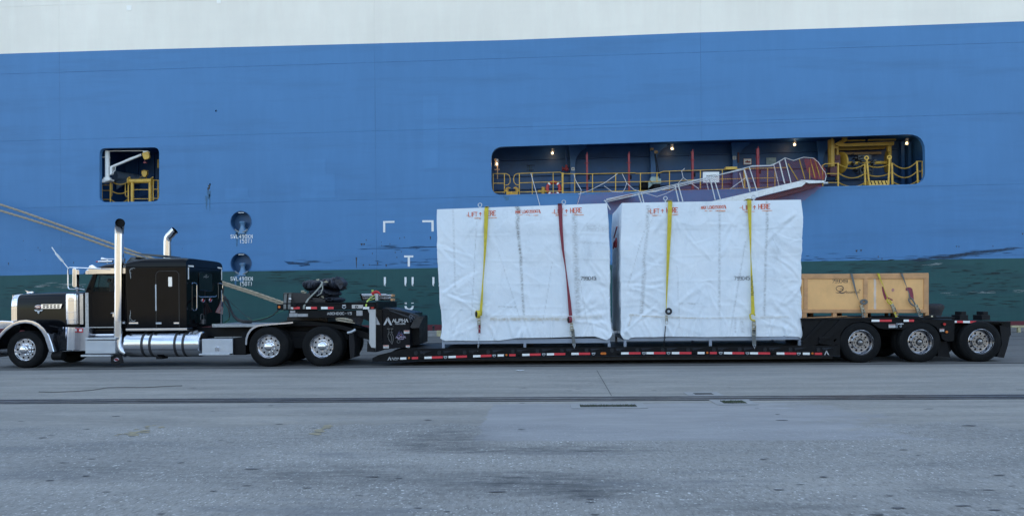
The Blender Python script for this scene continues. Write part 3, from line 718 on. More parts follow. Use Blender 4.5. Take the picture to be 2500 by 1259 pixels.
# boarding step with two raked handposts
g = MB(); g.tube([P(2116,388,YRl-.1), P(2122,452,YRl-.1)], .045, 8); g.torus(P(2115.5,386,YRl-.1), .09, .035, 'Y', 16, 6); g.build('handpost', SY, rm2)
g = MB(); g.tube([P(2171.5,386,YRl-.1), P(2169,452,YRl-.1)], .045, 8); g.torus(P(2171.3,384.5,YRl-.1), .09, .035, 'Y', 16, 6); g.build('handpost', SY, rm2)
g = MB(); g.pprism([(2122,441),(2167,441),(2170,453),(2122,453)], YRl-.2, YRl+.5); g.build('boarding_step', SY, rm2, bev=.01)
g = MB()
for k in range(5):
    a = 2124+k*9; g.pprism([(a,441.5),(a+2.5,441.5),(a+6,450.5),(a+3.5,450.5)], YRl-.204, YRl-.2)
g.build('hazard_stripe', darkm, rm2)
# winch in its yellow gantry -------------------------------------------------
YW = YH+1.4
g = MB()
g.pbox(2025.5,2037.5,340,407,YW-.35,YW-.1); g.pbox(2029,2034,338,407,YW-.42,YW-.36); g.pbox(2168,2177,350,400,YW,YW+.2); g.pbox(2042.5,2048.5,360,440,YW,YW+.2)
g.build('gantry_post', SYO, rm2, bev=.012)
g = MB(); g.pprism([(2035,351),(2183,345.5),(2183,354.5),(2050,358),(2045,362),(2035,362)], YW-.1, YW+.15); g.build('gantry_beam', SYO, rm2, bev=.01)
g = MB(); g.pprism([(2048,360),(2165,355.5),(2160,363.5),(2048,367)], YW+.5, YW+.7); g.build('gantry_beam', SYO, rm2, bev=.01)
g = MB(); g.pprism([(2036,352),(2064,336),(2068,342),(2050,358)], YW-.2, YW); g.pbox(2059,2069,334,345,YW-.3,YW-.1); g.pbox(2070,2113,341,344.5,YW-.1,YW); g.pbox(2120,2188,339,343,YW-.1,YW); g.build('gantry_brace', SYO, rm2, bev=.01)
g = MB(); g.pbox(2060,2152,371,377,YW+1,YW+1.15); g.build('rear_beam', mat('buff_paint', (.28,.18,.09), .6), rm2)
c = P(2050, 398, YW+.1)
g = MB(); g.cyl((c.x-.02, c.y, c.z), (c.x+.06, c.y, c.z), .56, 36); 
for v in range(len(g.v)): 
    x_, y_, z_ = g.v[v]; g.v[v] = (x_+(y_-c.y)*-.28, y_, z_)
g.build('drum_flange', SYO, rm2)
c2_ = P(2167, 395, YW+.1)
g = MB(); g.cyl((c2_.x-.06, c2_.y, c2_.z), (c2_.x+.02, c2_.y, c2_.z), .56, 36)
for v in range(len(g.v)):
    x_, y_, z_ = g.v[v]; g.v[v] = (x_+(y_-c2_.y)*.22, y_, z_)
g.build('drum_flange', SYO, rm2)
g = MB(); g.cyl(P(2056,399,YW+.1), P(2172,397,YW+.1), .085, 16); g.build('drum_shaft', SY, rm2)
greasy = mat('greasy_machinery', (.05,.055,.06), .5, .4, var=.6, vs=6)
g = MB(); g.pbox(2095,2128,378,390,YW-.1,YW+.3)
for k in range(60):
    a, b = R.gauss(2111, 12), R.gauss(404, 12); s_ = R.uniform(1.2, 4)
    if b < 428: g.pbox(a-s_, a+s_, b-s_*.6, b+s_*.6, YW-.3+R.uniform(0,.3), YW+.2)
g.build('winch_machinery', greasy, rm2, bev=.01)
for k in range(12):
    a, b = R.gauss(2112, 14), R.gauss(405, 8); g = MB(); g.tube([P(a, b, YW-.3), P(a+R.uniform(-8,8), b+10, YW-.35), P(a+R.uniform(-10,10), b+24, YW-.3)], .015, 5); g.build('winch_hose', greasy, rm2)
g = MB(); g.pbox(2038,2052,378,400,YW-.3,YW+.1); g.pbox(2027,2044,405,430,YW-.3,YW+.1); g.cyl(P(2045,385,YW-.4), P(2045,385,YW), .13, 14); g.build('winch_gearbox', mat('dark_red_paint', (.07,.012,.018), .5, var=.3, vs=5), rm2, bev=.015)
# red stanchions -------------------------------------------------------------
for a, b, c, w_ in ((1433.5,376,472,4.6),(1536,375,470,4.6),(1691.5,369,464,5.4),(1851,362,457,6.2)):
    g = MB(); g.pbox(a-w_/2, a+w_/2, b, c, YH+.55, YH+.7); g.cyl(P(a, b, YH+.62), P(a, b-4.5, YH+.62), .025, 8)
    g.tube([P(a-7, b+23, YH+.5), P(a, b+21, YH+.5), P(a+5, b+22, YH+.5)], .015, 5)
    k = g.build('red_stanchion', RD, rm2, bev=.008)
    g = MB(); g.pbox(a+w_/2, a+w_/2+4, b+52, b+62, YH+.5, YH+.65); g.build('cleat', darkm, k)
# valve, pipes, bollards on deck
g = MB(); g.tube([P(1382,366,YB-.5), P(1383,405,YB-.5)], .04, 8); g.build('fire_pipe', inner, rm2)
g = MB(); c = P(1383,413,YB-.55); g.sphere(c, .13, 12); g.cyl(c, c+Vector((-.22,-.05,0)), .08, 12); g.cyl(c+Vector((-.2,-.06,0)), c+Vector((-.24,-.06,0)), .14, 14); g.cyl(c, c+Vector((0,0,.22)), .06, 10); g.build('fire_hydrant', RD, rm2)
g = MB(); a_ = P(1326.5,475,YH+.8); g.cyl(a_, P(1326.5,457,YH+.8), .10, 16); g.cyl(P(1313,467.5,YH+.8), P(1340,466.5,YH+.8), .065, 12); g.build('cross_bitt', SY, rm2)
g = MB(); g.pbox(1236,1264,467.5,478,YH+.2,YH+.6); 
for s_ in (-1, 1):
    g.tube([P(1250+s_*13,469,YH+.3), P(1250+s_*12.5,462,YH+.3), P(1250+s_*9,458.5,YH+.3), P(1250+s_*4,459.5,YH+.3)], [.1,.09,.06,.035], 8)
g.build('fairlead', mat('rusty_yellow', (.50,.27,.03), .6, var=.3, vs=5, dirt=(.14,.05,.02), da=.9, ds=7), rm2, bev=.01)
g = MB(); g.tube([P(1214.5,402,YH+.9), P(1214.5,437,YH+.9)], .03, 8); g.cyl(P(1214.5,414,YH+.9)+Vector((-.15,0,0)), P(1214.5,414,YH+.9)+Vector((.12,0,0)), .02, 8)
g.cyl(P(1209,388,YH+.9), P(1213,397,YH+.9), .07, 12); g.build('lamp_stand', mat('lamp_stand_paint', (.3,.2,.12), .6), rm2)
# signs on the inner wall
def sign(a, b, c, d, Y, bgc, name='sign_plate', par=rm2):
    g = MB(); g.pbox(a, b, c, d, Y-.02, Y); return g.build(name, bgc, par, bev=.004)
s1 = sign(1716, 1756, 419.5, 445.5, YH+.28, shipw)
ptext('MARSEC', 1725.5, 432, YH+.255, 4.4, asp=.75, th=.16, gap=.3).build('lettering', darkm, s1, smooth=0)
s2_ = sign(1815, 1835, 387, 402, YB-.05, shipw)
g = MB(); 
for q in ([(1815,387),(1835,387),(1835,387.9),(1815,387.9)],[(1815,401.1),(1835,401.1),(1835,402),(1815,402)],[(1815,387),(1815.9,387),(1815.9,402),(1815,402)],[(1834.1,387),(1835,387),(1835,402),(1834.1,402)],[(1819,394),(1831,393.5),(1833,396),(1830,397.5),(1820,397.5)],[(1823,391),(1826,391.5),(1825,394),(1823,394)]):
    g.add([(x_, YB-.078, z_) for x_, z_ in pl(q, YB-.078)], [(0,1,2,3,4)[:len(q)][::-1]])
g.build('sign_border', RD, s2_, smooth=0)
s3 = sign(1871, 1895, 385, 401.5, YB-.05, mat('faded_chart', (.22,.30,.33), .5, var=.35, vs=4))
s4 = sign(1789, 1797.5, 381.5, 389.5, YB-.45, shipw)
g = MB()
for k in range(2): g.pbox(1790, 1796.5, 383+k*3, 384.8+k*3, YB-.475, YB-.472)
g.build('sign_lines', darkm, s4)
s5 = sign(1395, 1402.5, 408.5, 416, YB-.45, shipw); ptext('X', 1396.8, 414.2, YB-.475, 3.6, asp=1.1, th=.3).build('sign_symbol', darkm, s5, smooth=0)
ptext('SAFETY', 1286.5, 406.5, YB-.02, 3.6, asp=.6, th=.18, gap=.3).build('lettering', darkm, rm2, smooth=0)
ptext('FIRST', 1286.5, 418.5, YB-.02, 3.6, asp=.6, th=.18, gap=.4).build('lettering', darkm, rm2, smooth=0)
g = MB()
for a, b in ((1293,406.8),(1288.5,410.5),(1293,410.5),(1297.5,410.5),(1293,414)): g.pbox(a-1.4, a+1.4, b-1.3, b+1.0, YB-.02, YB-.018)
g.build('safety_cross', mat('faded_green', (.015,.05,.06), .6), rm2)
g = MB(); g.pbox(1772,1800,407,413.5,YH+.2,YH+.5); g.build('rail_box', SY, rm2, bev=.01)
g = MB(); g.pbox(1801,1805,372,397,YB-.5,YB-.4); g.build('red_notice', mat('dark_red_paint', (.07,.012,.018), .5), rm2)
g = MB(); c = P(1601,371,YH+1.2); g.cyl(c, c+Vector((.05,.1,0)), .09, 12); g.pbox(1588,1596,361,366,YH+1.1,YH+1.3); g.build('deck_floodlight', mat('buff_paint', (.28,.18,.09), .6), rm2)
# grey-green hose winch
gm = mat('winch_grey_green', (.27,.36,.35), .45, var=.12, vs=6, dirt=(.1,.1,.09), da=.5, ds=6)
g = MB(); g.pprism([(1588,436),(1590,431.5),(1608,431.5),(1608,436),(1614,436),(1614,448),(1595,449),(1588,441)], YH+.5, YH+.9); g.pprism([(1583,442),(1592,444),(1594,450),(1583,460)], YH+.6, YH+.8); w1 = g.build('hose_winch', gm, rm2, bev=.01)
g = MB(); a_ = P(1560,455,YH+.9); 
for k in range(5): g.cyl(P(1563+k*5,456,YH+.9), P(1565.5+k*5,456,YH+.9), .26, 20)
g.cyl(P(1561,457,YH+.9), P(1600,457,YH+.9), .2, 16); g.pbox(1597,1612,449,463,YH+.5,YH+.9); g.build('winch_drum', darkm, w1)
g = MB(); g.tube([P(1600,377,YH+1.2), P(1611,433,YH+.9)], .02, 6); g.tube([P(1598,377,YH+1.2), P(1606,433,YH+.9)], .02, 6); g.build('winch_cable', darkm, w1)
# small opening: deck crane, reel, gantry ---------------------------------------
YC = YH+.4
cr = MB(); cr.tube([P(262.3,368.5,YC), P(262.3,434,YC)], .115, 16); cr.tube([P(262.5,383,YC), P(262.5,386,YC)], .135, 16); cr.cyl(P(262.3,434,YC), P(262.3,438,YC), .19, 16); cr.pbox(254,268,436,440,YC-.2,YC+.2); cr.pprism([(247,437),(268,437),(268,441),(248,446)], YC-.15, YC+.2)
cr.pbox(244,257,382.6,384.2,YC-.05,YC+.05); cr.pprism([(268,405),(273,407),(273,424),(268,427)], YC-.1, YC+.1)
k = cr.build('deck_crane', shipw, rm1, bev=.006)
g = MB(); g.tube([P(273,407.5,YC), P(345,378,YC)], .062, 12); g.tube([P(282,402,YC), P(318,386,YC), P(336,379.5,YC)], .02, 6); g.build('crane_jib', shipw, k)
g = MB(); g.tube([P(268,368.8,YC), P(352,368.3,YC)], .022, 6); g.tube([P(282,401,YC), P(281,416,YC), P(274,424,YC), P(266,426,YC)], .018, 6); g.build('crane_stay', shipw, k)
g = MB(); g.pprism([(348,368.5),(361,368),(361,373),(351,375)], YC-.1, YC+.1); g.build('jib_head', shipw, k)
g = MB(); g.pprism([(346.5,374),(360,369.5),(363,373),(364.5,383),(362,387),(353,390),(350,386),(347,378)], YC-.14, YC-.02); g.build('sheave_cover', SY, k, bev=.01)
g = MB(); g.tube([P(353.3,390,YC-.1), P(353.3,395,YC-.1)], .01, 5); g.pbox(350,356.5,395.5,398,YC-.15,YC-.05); g.build('crane_hook', RD, k)
g = MB(); c = P(294, 431, YH+2.2); g.cyl((c.x-.12, c.y-.35, c.z), (c.x+.45, c.y+.9, c.z), .26, 24); g.cyl((c.x+.35, c.y+.4, c.z), (c.x+.85, c.y+.9, c.z), .12, 14); g.pbox(280,314,441.5,443.5,YH+1.9,YH+3); g.pprism([(284,443.5),(312,443.5),(284,462)], YH+2, YH+2.1)
g.build('cable_reel', mat('reel_grey', (.16,.22,.30), .5, var=.15, vs=5), rm1)
g = MB(); g.tube([P(314,442.8,YH+.7), P(373,441.5,YH+.7)], .115, 16); g.build('yellow_roller', SY, rm1)
for a in (315.5, 372):
    g = MB(); g.cyl(P(a-.8,442.5,YH+.7), P(a+.8,442.5,YH+.7), .2, 18); g.tube([P(a,436,YH+.7), P(a+1.5,431.5,YH+.7)], .04, 6); g.build('roller_cheek', SY, rm1)
for a, r_ in ((323.3,.085),(367,.085),(313.5,.035),(269.5,.035)):
    g = MB(); g.tube([P(a,446 if r_ > .05 else 440,YH+.7), P(a,493,YH+.7)], r_, 12); g.build('yellow_post', SY, rm1)
rail('railing', [[(249,452),(267,452)],[(249,465),(267,465)],[(249,487),(267,487)],[(268.5,446),(272,446),(273.3,449),(273.3,476),(272,479.5),(268,479.5)]], par=rm1, Y=YH+.7, posts=[(248.6,451,492,.035)])
rail('railing', [[(313,446),(308,446),(306,449),(306,476),(308,479.5),(313,479.5)],[(326,463),(363,463)],[(326,485.5),(363,485.5)],[(373,440),(386.5,440)],[(373,462),(386.5,462)],[(373,484.5),(386.5,484.5)]], par=rm1, Y=YH+.7, posts=[(374.3,439,490,.03),(386.3,439,486,.03)])
for c in ((271,441,312,444,8),(273,466,312,466,7),(272,488,311,487,9)): chain(*c, par=rm1, Y=YH+.7, n=10)
g = MB(); g.pprism([(345,420),(347,417),(351,416),(356,417),(359,421),(358.5,425),(354.5,432),(349.5,432),(346,426)], YH+1.0, YH+1.15); c = P(349,440,YH+1.1); k2 = g.build('yellow_hook_block', SY, rm1, bev=.01)
g = MB(); g.tube([P(345.5,418,YH+1), P(352,415.5,YH+1), P(363,418,YH+1)], .02, 5); g.torus(P(349.5,439,YH+1.05), .2, .015, 'Y', 20, 5, a0=0, a1=math.pi); g.build('wire_loop', SYO, k2)
g = MB(); g.pbox(384,387.5,389,410,YH+1,YH+1.2); g.build('wall_fitting', SYO, rm1, bev=.01)

# lifebuoy hanging on the rail -------------------------------------------------
c = P(1351.5, 460.5, YH+.45)
e = empty('lifebuoy', c, 'red lifebuoy with white bands hanging on the yellow ship railing', 'lifebuoy')
g = MB(); g.torus(c, S(15.6, YH), .085, 'Y', 40, 12); g.build('ring', mat('lifebuoy_red', (.42,.03,.03), .5, var=.1), e)
for t in (48, 132, 228, 312):
    g = MB(); g.torus(c, S(15.6, YH), .089, 'Y', 3, 12, a0=math.radians(t-7), a1=math.radians(t+7)); g.build('white_band', shipw, e)

# accommodation ladder slung along the ship's side -------------------------------
YG = YH-.75
lad = empty('gangway', P(1740, 470, YG), 'white aluminium ship gangway slung at a slant along the hull below the mooring deck', 'gangway')
rope_w = mat('white_rope', (.62,.60,.60), .8, var=.15, vs=30)
rope_r = mat('reddish_net_cord', (.30,.05,.05), .85, var=.3, vs=8)
net_m = mat('purple_net_cord', (.06,.020,.05), .85, var=.3, vs=8)
post_w = mat('gangway_alloy', (.60,.62,.64), .4, .3, var=.1, vs=8, dirt=(.2,.12,.08), da=.4, ds=9)
g = MB(); g.pprism([(1725,500),(1735,492),(1955,441),(1980,440),(1968,446),(1958,455),(1935,460),(1870,476),(1825,488),(1790,500)], YG-.03, YG+.03); g.build('side_beam', post_w, lad, bev=.006)
und = mat('gangway_underside', (.05,.03,.045), .7, var=.4, vs=5)
g = MB(); g.pprism([(1800,502),(1830,488),(1935,461),(1960,450),(2012,447),(1996,455),(1960,466),(1900,482),(1850,502)], YG+.1, YG+.75); g.build('step_underside', und, lad, bev=.006)
g = MB(); g.pprism([(1952,439),(2013,441),(2013,446),(1975,448)], YG-.05, YG+.85); g.cyl(P(2010,447.5,YG-.05), P(2021,446.5,YG-.05), .05, 8); g.build('top_platform', post_w, lad, bev=.006)
g = MB(); g.tube([P(2014,443,YG-.05), P(2016.5,432,YG-.05), P(2016.5,428.5,YG-.05)], .02, 6); g.build('platform_stay', post_w, lad)
for (a, b, c, d), m_ in [((q), post_w) for q in ((1733,433,1746,488),(1741.5,430,1759,488),(1817,415,1831,468),(1829,407.5,1848,466),(1902,395,1915,447),(1916,386.5,1931,446))]+[((q), SYO) for q in ((1924,400,1948,440),(1951,388,1965,437),(1978,388,1990,435),(1988,386,2003,436),(2008,407,2009,455),(1976,409,1977,437),(1565,473,1572,495))]:
    for y_ in ((YG-.02,) if m_ is SYO else (YG-.02, YG+.78)):
        g = MB(); g.tube([P(a, b, YG-.02)+Vector((0,y_-YG+.02,0)), P(c, d, YG-.02)+Vector((0,y_-YG+.02,0))], .025, 8); g.build('stanchion', m_, lad)
for a, b, c, d in ((1558,472,1566,496),(1565.5,470,1572,496),(1648,454,1657,492),(1655,449,1667,492),(1476,488,1490,512)):
    g = MB(); g.tube([P(a, b, YG-.02), P(c, d, YG-.02)], .03, 8); g.build('stanchion', post_w, lad)
for l in ([(1474,491),(1565,473),(1648,454),(1733,433),(1829,407.5),(1836,405)], [(1480,486),(1562,470),(1655,449),(1742,430),(1817,413.5)], [(1482,493),(1560,475),(1650,457),(1738,436)], [(1836,405),(1880,404),(1897,398),(1916,386)]):
    g = MB(); g.tube([P(a, b, YG-.03) for a, b in l], .020, 8); g.build('handrail', post_w, lad)
g = MB(); g.pprism([(1488,484),(1545,472),(1545,476),(1488,489)], YG-.02, YG+.7); g.build('lower_platform', RD, lad, bev=.01)
# net hung round it
outline = [(1412,474),(1500,468),(1570,470),(1640,452),(1740,431),(1830,406),(1890,402),(1916,387),(1935,393),(1962,384.5),(1990,386),(2000,398),(2014,408),(2017,424),(2012,440),(2014,452),(1990,470),(1965,490),(1935,500),(1480,525),(1405,505)]
from mathutils.geometry import intersect_point_tri_2d
def inside(x, y, poly):
    r = False; j = len(poly)-1
    for i in range(len(poly)):
        xi, yi = poly[i]; xj, yj = poly[j]
        if (yi > y) != (yj > y) and x < (xj-xi)*(y-yi)/(yj-yi)+xi: r = not r
        j = i
    return r
def netmesh(poly, Y, cell, wd, ang, bulge, seed):
    g = MB(); xs = [p[0] for p in poly]; ys = [p[1] for p in poly]
    for a_ in ang:
        ca, sa = math.cos(a_), math.sin(a_); ext_ = max(xs)-min(xs)+200
        cx, cy = (min(xs)+max(xs))/2, (min(ys)+max(ys))/2; k = -int(ext_/2/cell)
        while k*cell < ext_/2:
            off = k*cell; prev = None; k += 1; t = -ext_/2
            while t < ext_/2:
                x_ = cx+ca*t-sa*off; y_ = cy+sa*t+ca*off
                wx = x_+2.2*noise.noise(Vector((x_*.03, y_*.05, seed))); wy = y_+2.6*noise.noise(Vector((x_*.03, y_*.05, seed+7)))
                if inside(wx, wy, poly):
                    c = P(wx, wy, Y+bulge*noise.noise(Vector((x_*.02, y_*.03, seed+3))))
                    if prev is not None:
                        d = c-prev; n = Vector((-d.z, 0, d.x)).normalized()*wd/2
                        g.add([prev-n, c-n, c+n, prev+n], [(0,1,2,3)])
                    prev = c
                else: prev = None
                t += 3.5
    return g
g = netmesh(outline, YG+.06, 4.0, .009, (.75, 2.3), .12, 1); g.build('safety_net', rope_r, lad, smooth=0)
low = [(1412,474),(1500,468),(1570,470),(1640,462),(1720,458),(1800,462),(1850,470),(1960,446),(2000,448),(2014,446),(2014,452),(1990,470),(1965,490),(1935,500),(1480,525),(1405,505)]
g = netmesh(low, YG+.95, 1.7, .015, (.6, 2.5), .15, 5); g.build('under_net', net_m, lad, smooth=0)
g = netmesh([(1962,388),(1990,386),(2000,398),(2014,408),(2018,424),(2012,440),(1985,438),(1970,420)], YG-.06, 1.9, .011, (.9, 2.2), .1, 9); g.build('bunched_net', rope_r, lad, smooth=0)
g = netmesh([(1945,456),(2012,448),(1990,470),(1968,488),(1940,500),(1925,490)], YG+.9, 2.4, .013, (.5, 2.0), .1, 12); g.build('bunched_net', mat('red_net_cord', (.34,.03,.06), .85), lad, smooth=0)
# net ropes
for l in ([(1412,474),(1440,465),(1477,446),(1508,424)],[(1475,454),(1495,468),(1520,469),(1526,460),(1530,447),(1519,424)],[(1530,447),(1548,463),(1570,470),(1600,468),(1650,452)],[(1570,470),(1604,480),(1625,473),(1650,460)],[(1656,447),(1668,434),(1664,417),(1672,411),(1669,415)],[(1668,434),(1680,442),(1706,461)],
          [(1829,407),(1850,406),(1885,405),(1900,395),(1917,385.5),(1937,392),(1962,384),(1985,386),(1998,396),(2006,410),(2014,420),(2017,430)],[(1783,461),(1822,433)],[(1540,474),(1480,488)]):
    g = MB(); q = [P(a, b, YG-.15) for a, b in l]; g.tube(q, .014, 6); g.build('net_rope', rope_w, lad)
g = MB(); g.tube([P(1296,423,YRl-.05), P(1318,501,YH-.3), P(1322,520,YH-.3)], .016, 6)
top(g, 'heaving_line', rope_w, 'white line tied to the yellow railing and hanging behind the first wrapped crate', 'rope', 'lines hanging from the mooring deck')
g = MB(); g.tube([P(1401,424,YRl-.05), P(1405,440,YRl-.05), P(1419,464,YH-.2), P(1415,482,YH-.3), P(1410,498,YH-.3)], .016, 6)
top(g, 'heaving_line', rope_w, 'white line knotted to the railing left of the gangway net', 'rope', 'lines hanging from the mooring deck')

# ================================================================== quay furniture
iron = mat('bollard_iron', (.022,.020,.024), .7, var=.4, vs=5, bump=.4, bs=14, dirt=(.09,.06,.04), da=.6, ds=3)
def bollard(px, base, topy, Y, lab, tilt=0):
    b_ = G(px, 0) if False else Vector((P(px, base, Y).x, Y, 0)); h = P(px, topy, Y).z
    e = empty('bollard', b_, lab, 'bollard', 'mooring bollards on the quay edge')
    g = MB(); pr = [(.36,0),(.36,.05),(.26,.08),(.23,.3*h+.05),(.25,.55*h),(.33,.75*h),(.40,.86*h),(.38,.95*h),(.25,h),(0,h+.01)]
    g.lathe(pr, b_, 28, axis='Z'); g.build('bollard_body', iron, e)
    g = MB(); g.lathe([(.45,0),(.45,.045),(.2,.05)], b_, 28, axis='Z'); g.build('base_plate', iron, e)
    return b_, h
YBo = YK-.9
bollard(2282, 800, 741, YBo, 'dark iron bollard on the quay edge just behind the end of the wooden box')
bb, bh = bollard(870, 820, 766, YBo, 'dark iron bollard seen under the gooseneck, holding the mooring rope')
ropem = mat('mooring_rope_fibre', (.36,.30,.22), .9, var=.25, vs=9, bump=1, bs=60)
def twisted(pts, r, lab, grp):
    g = MB(); n = 2
    P_ = [Vector(p) for p in pts]; q = []
    for a, b in zip(P_, P_[1:]):
        k = max(1, int((b-a).length/.12)); q += [a.lerp(b, i/k) for i in range(k)]
    q.append(P_[-1])
    for s_ in range(3):
        path = []
        for i, c in enumerate(q):
            t = i*.9+s_*2.094; path.append(c+Vector((0, math.sin(t)*r*.5, math.cos(t)*r*.5)))
        g.tube(path, r*.62, 6)
    return top(g, 'mooring_rope', ropem, lab, 'rope', grp)
def sagline(pxs, Ya, Yb):
    n = len(pxs); return [P(a, b, Ya+(Yb-Ya)*i/(n-1)) for i, (a, b) in enumerate(pxs)]
A = [(-520,330),(0,499),(60,519),(130,544),(200,569),(270,594),(335,617),(420,648),(500,674),(555,692),(620,713),(700,741),(790,768),(862,782)]
B = [(-520,345),(0,514),(60,532),(130,554),(200,579),(270,604),(340,626),(420,655),(500,681),(555,697),(620,718),(700,747),(790,773),(866,790)]
ys = lambda L_: [P(a, b, 35.9+(YBo-.3-35.9)*(i/(len(L_)-1))) for i, (a, b) in enumerate(L_)]
twisted(ys(A), .055, 'upper one of two pale mooring ropes slanting down behind the truck cab', 'mooring ropes')
twisted(ys(B), .055, 'lower one of two pale mooring ropes slanting down behind the truck cab', 'mooring ropes')
# yellow guard frame on the quay at the right and fender buoy under the hull
g = MB(); 
p0 = P(2466, 800, YK-.6)
g.box(p0.x, p0.x+6, YK-.7, YK-.55, P(2480,799,YK-.6).z, P(2480,794,YK-.6).z)
for k in range(5): g.box(p0.x+.3+k*1.3, p0.x+.42+k*1.3, YK-.7, YK-.58, 0, P(2480,799,YK-.6).z)
top(g, 'guard_frame', mat('faded_yellow', (.42,.37,.22), .8), 'low faded yellow timber guard frame on the quay edge at the far right', 'barrier', bev=.01)
g = MB(); c = P(1058.5, 797, YK+.1); g.sphere((c.x, c.y, c.z), .07, 14); g.box(c.x-.05, c.x+.05, c.y-.03, c.y+.03, .276, c.z-.05)
top(g, 'kerb_marker', [iron], 'small round black-topped marker standing on the kerb between gooseneck and first wrapped crate', 'marker')
# ================================================================== lorry
YT = 18.70                                               # plane of the near tyre faces
truck = empty('semi_truck', (P(350, 890, YT).x, YT+1.2, 0), 'black long-nose sleeper tractor unit with chrome stacks and polished tanks, facing left', 'truck')
base_t = parent_loc(truck)
# ---- wheel meshes, built at the origin: outer face at y=0, inner side at y>0
def tyre_mb(r, wd, bead=.292):
    g = MB(); k = r-bead
    pr = [(bead+.002,.035),(bead+.012,.012),(bead+k*.35,.0),(bead+k*.7,.008),(r-.02,.03),(r-.004,.045)]
    n = 5; y0, y1 = .045, wd-.045
    for i in range(n):
        a = y0+(y1-y0)*i/n; b = y0+(y1-y0)*(i+1)/n
        pr += [(r,a+.006),(r,b-.008),(r-.012,b-.006),(r-.012,b)]
    pr += [(r-.02,wd-.03),(bead+k*.7,wd-.008),(bead+k*.3,wd),(bead+.01,wd-.012),(bead,wd-.05)]
    g.lathe(pr, seg=72)
    for rr in (bead+k*.30, bead+k*.52, bead+k*.82): g.torus((0,.002,0), rr, .0035, 'Y', 64, 4)
    return g
def disc_holes(g, r0, r1, y, nh, rh, hr, mi=0, ph=0):
    outer = circ(0, 0, r1, 60); inner_ = circ(0, 0, r0, 40)
    hs = []
    for i in range(nh):
        a = 2*math.pi*i/nh+ph; hs.append(circ(hr*math.cos(a), hr*math.sin(a), rh, 12))
    g.holed(outer, [inner_]+hs, y, mi, depth=.012)
def nuts(g, r, y, n, rn, ln, ph=.2):
    for i in range(n):
        a = 2*math.pi*i/n+ph; c = Vector((r*math.cos(a), y, r*math.sin(a)))
        g.cyl(c, c+Vector((0,-ln,0)), rn, 6, rn*.8)
def wheel_proto(kind):
    """returns (rim mesh object, tyre object, hub object) at the origin"""
    g = MB()
    if kind == 'steer':
        g.lathe([(.292,.04),(.318,.03),(.322,.018),(.312,.012),(.30,.03),(.285,.06),(.272,.075),(.262,.07)], seg=64)
        disc_holes(g, .15, .264, .068, 10, .027, .222)
        g.lathe([(.16,.066),(.155,.05),(.14,.045)], seg=48)
        h = MB(); nuts(h, .142, .05, 10, .020, .05); h.lathe([(.118,.06),(.115,-.01),(.10,-.03),(.085,-.035),(.08,-.06),(.05,-.075),(0,-.078)], seg=40)
        h.lathe([(.152,.055),(.150,.046),(.10,.044)], seg=40)
    elif kind == 'drive':
        g.lathe([(.292,.04),(.316,.03),(.32,.016),(.309,.010),(.296,.03),(.283,.07),(.272,.085),(.268,.12),(.262,.135)], seg=64)
        disc_holes(g, .15, .264, .134, 10, .026, .215, ph=.15)
        g.lathe([(.172,.132),(.168,.12),(.15,.118)], seg=48)
        h = MB(); nuts(h, .140, .12, 10, .020, .055); h.lathe([(.165,.122),(.16,.10),(.11,.10),(.106,.02),(.10,.0),(.07,-.022),(.03,-.032),(0,-.034)], seg=40)
    else:
        g.lathe([(.292,.04),(.318,.03),(.322,.014),(.310,.006),(.296,.03),(.29,.05),(.282,.06),(.276,.10),(.268,.115),(.262,.145),(.256,.152)], seg=64)
        n0 = len(g.f); disc_holes(g, .14, .258, .150, 10, .028, .208)
        g.lathe([(.172,.148),(.172,.095),(.163,.085)], seg=48); g.m[n0:] = [1]*(len(g.f)-n0)
        h = MB()
        disc_holes(h, .095, .166, .085, 10, .017, .135); h.lathe([(.096,.086),(.094,.13),(.085,.16)], seg=36); h.lathe([(.085,.15),(.062,.14),(.06,.06),(.05,.045),(.036,.04),(.034,.015),(.02,.008),(0,.006)], seg=30)
        nuts(h, .048, .05, 6, .008, .02)
    return g, h
protos = {}
rimm = mat('polished_rim', (.70,.70,.72), .10, 1, var=.06, vs=5, bump=.05, bs=20)
discm = mat('rim_disc', (.42,.42,.44), .22, 1, var=.15, vs=9, bump=.1, bs=20)
hubm = mat('hub_metal', (.32,.31,.31), .3, .95, var=.25, vs=14)
def make_wheel(kind, r, wd, loc, parent, dual=True, first=[True]):
    """wheel assembly: rim (part) > tyre, hub ; the inner tyre of a dual pair is its own wheel"""
    key = (kind, round(r, 3))
    def put(k2, nm, lc, par):
        o = protos[k2].copy(); o.name = nm; SC.collection.objects.link(o); o.parent = par
        o.location = Vector(lc)-parent_loc(par); return o
    if key not in protos:
        g, h = wheel_proto(kind)
        a = g.build('w', [rimm, discm]); b = h.build('h', [chrome if kind != 'trailer' else hubm]); t = tyre_mb(r, wd).build('t', rubber)
        c_ = MB(); c_.cyl((0,.2,0), (0,.24,0), .29, 32); c_.cyl((0,.16,0), (0,.5,0), .09, 16); d = c_.build('b', darkm)
        for o in (a, b, t, d): SC.collection.objects.unlink(o)
        protos[key] = a; protos[key+('hub',)] = b; protos[key+('tyre',)] = t; protos[key+('drum',)] = d
    ln = Vector(loc)
    wloc = ln
    w_ = put(key, 'wheel', wloc, parent); put(key+('tyre',), 'tyre', wloc, w_); put(key+('hub',), 'hub', wloc, w_); put(key+('drum',), 'brake_drum', wloc, w_)
    if dual:
        wl2 = ln+Vector((0, wd+.04, 0)); w2 = put(key+('drum',), 'inner_wheel', wl2, parent); put(key+('tyre',), 'tyre', wl2, w2)
    return w_
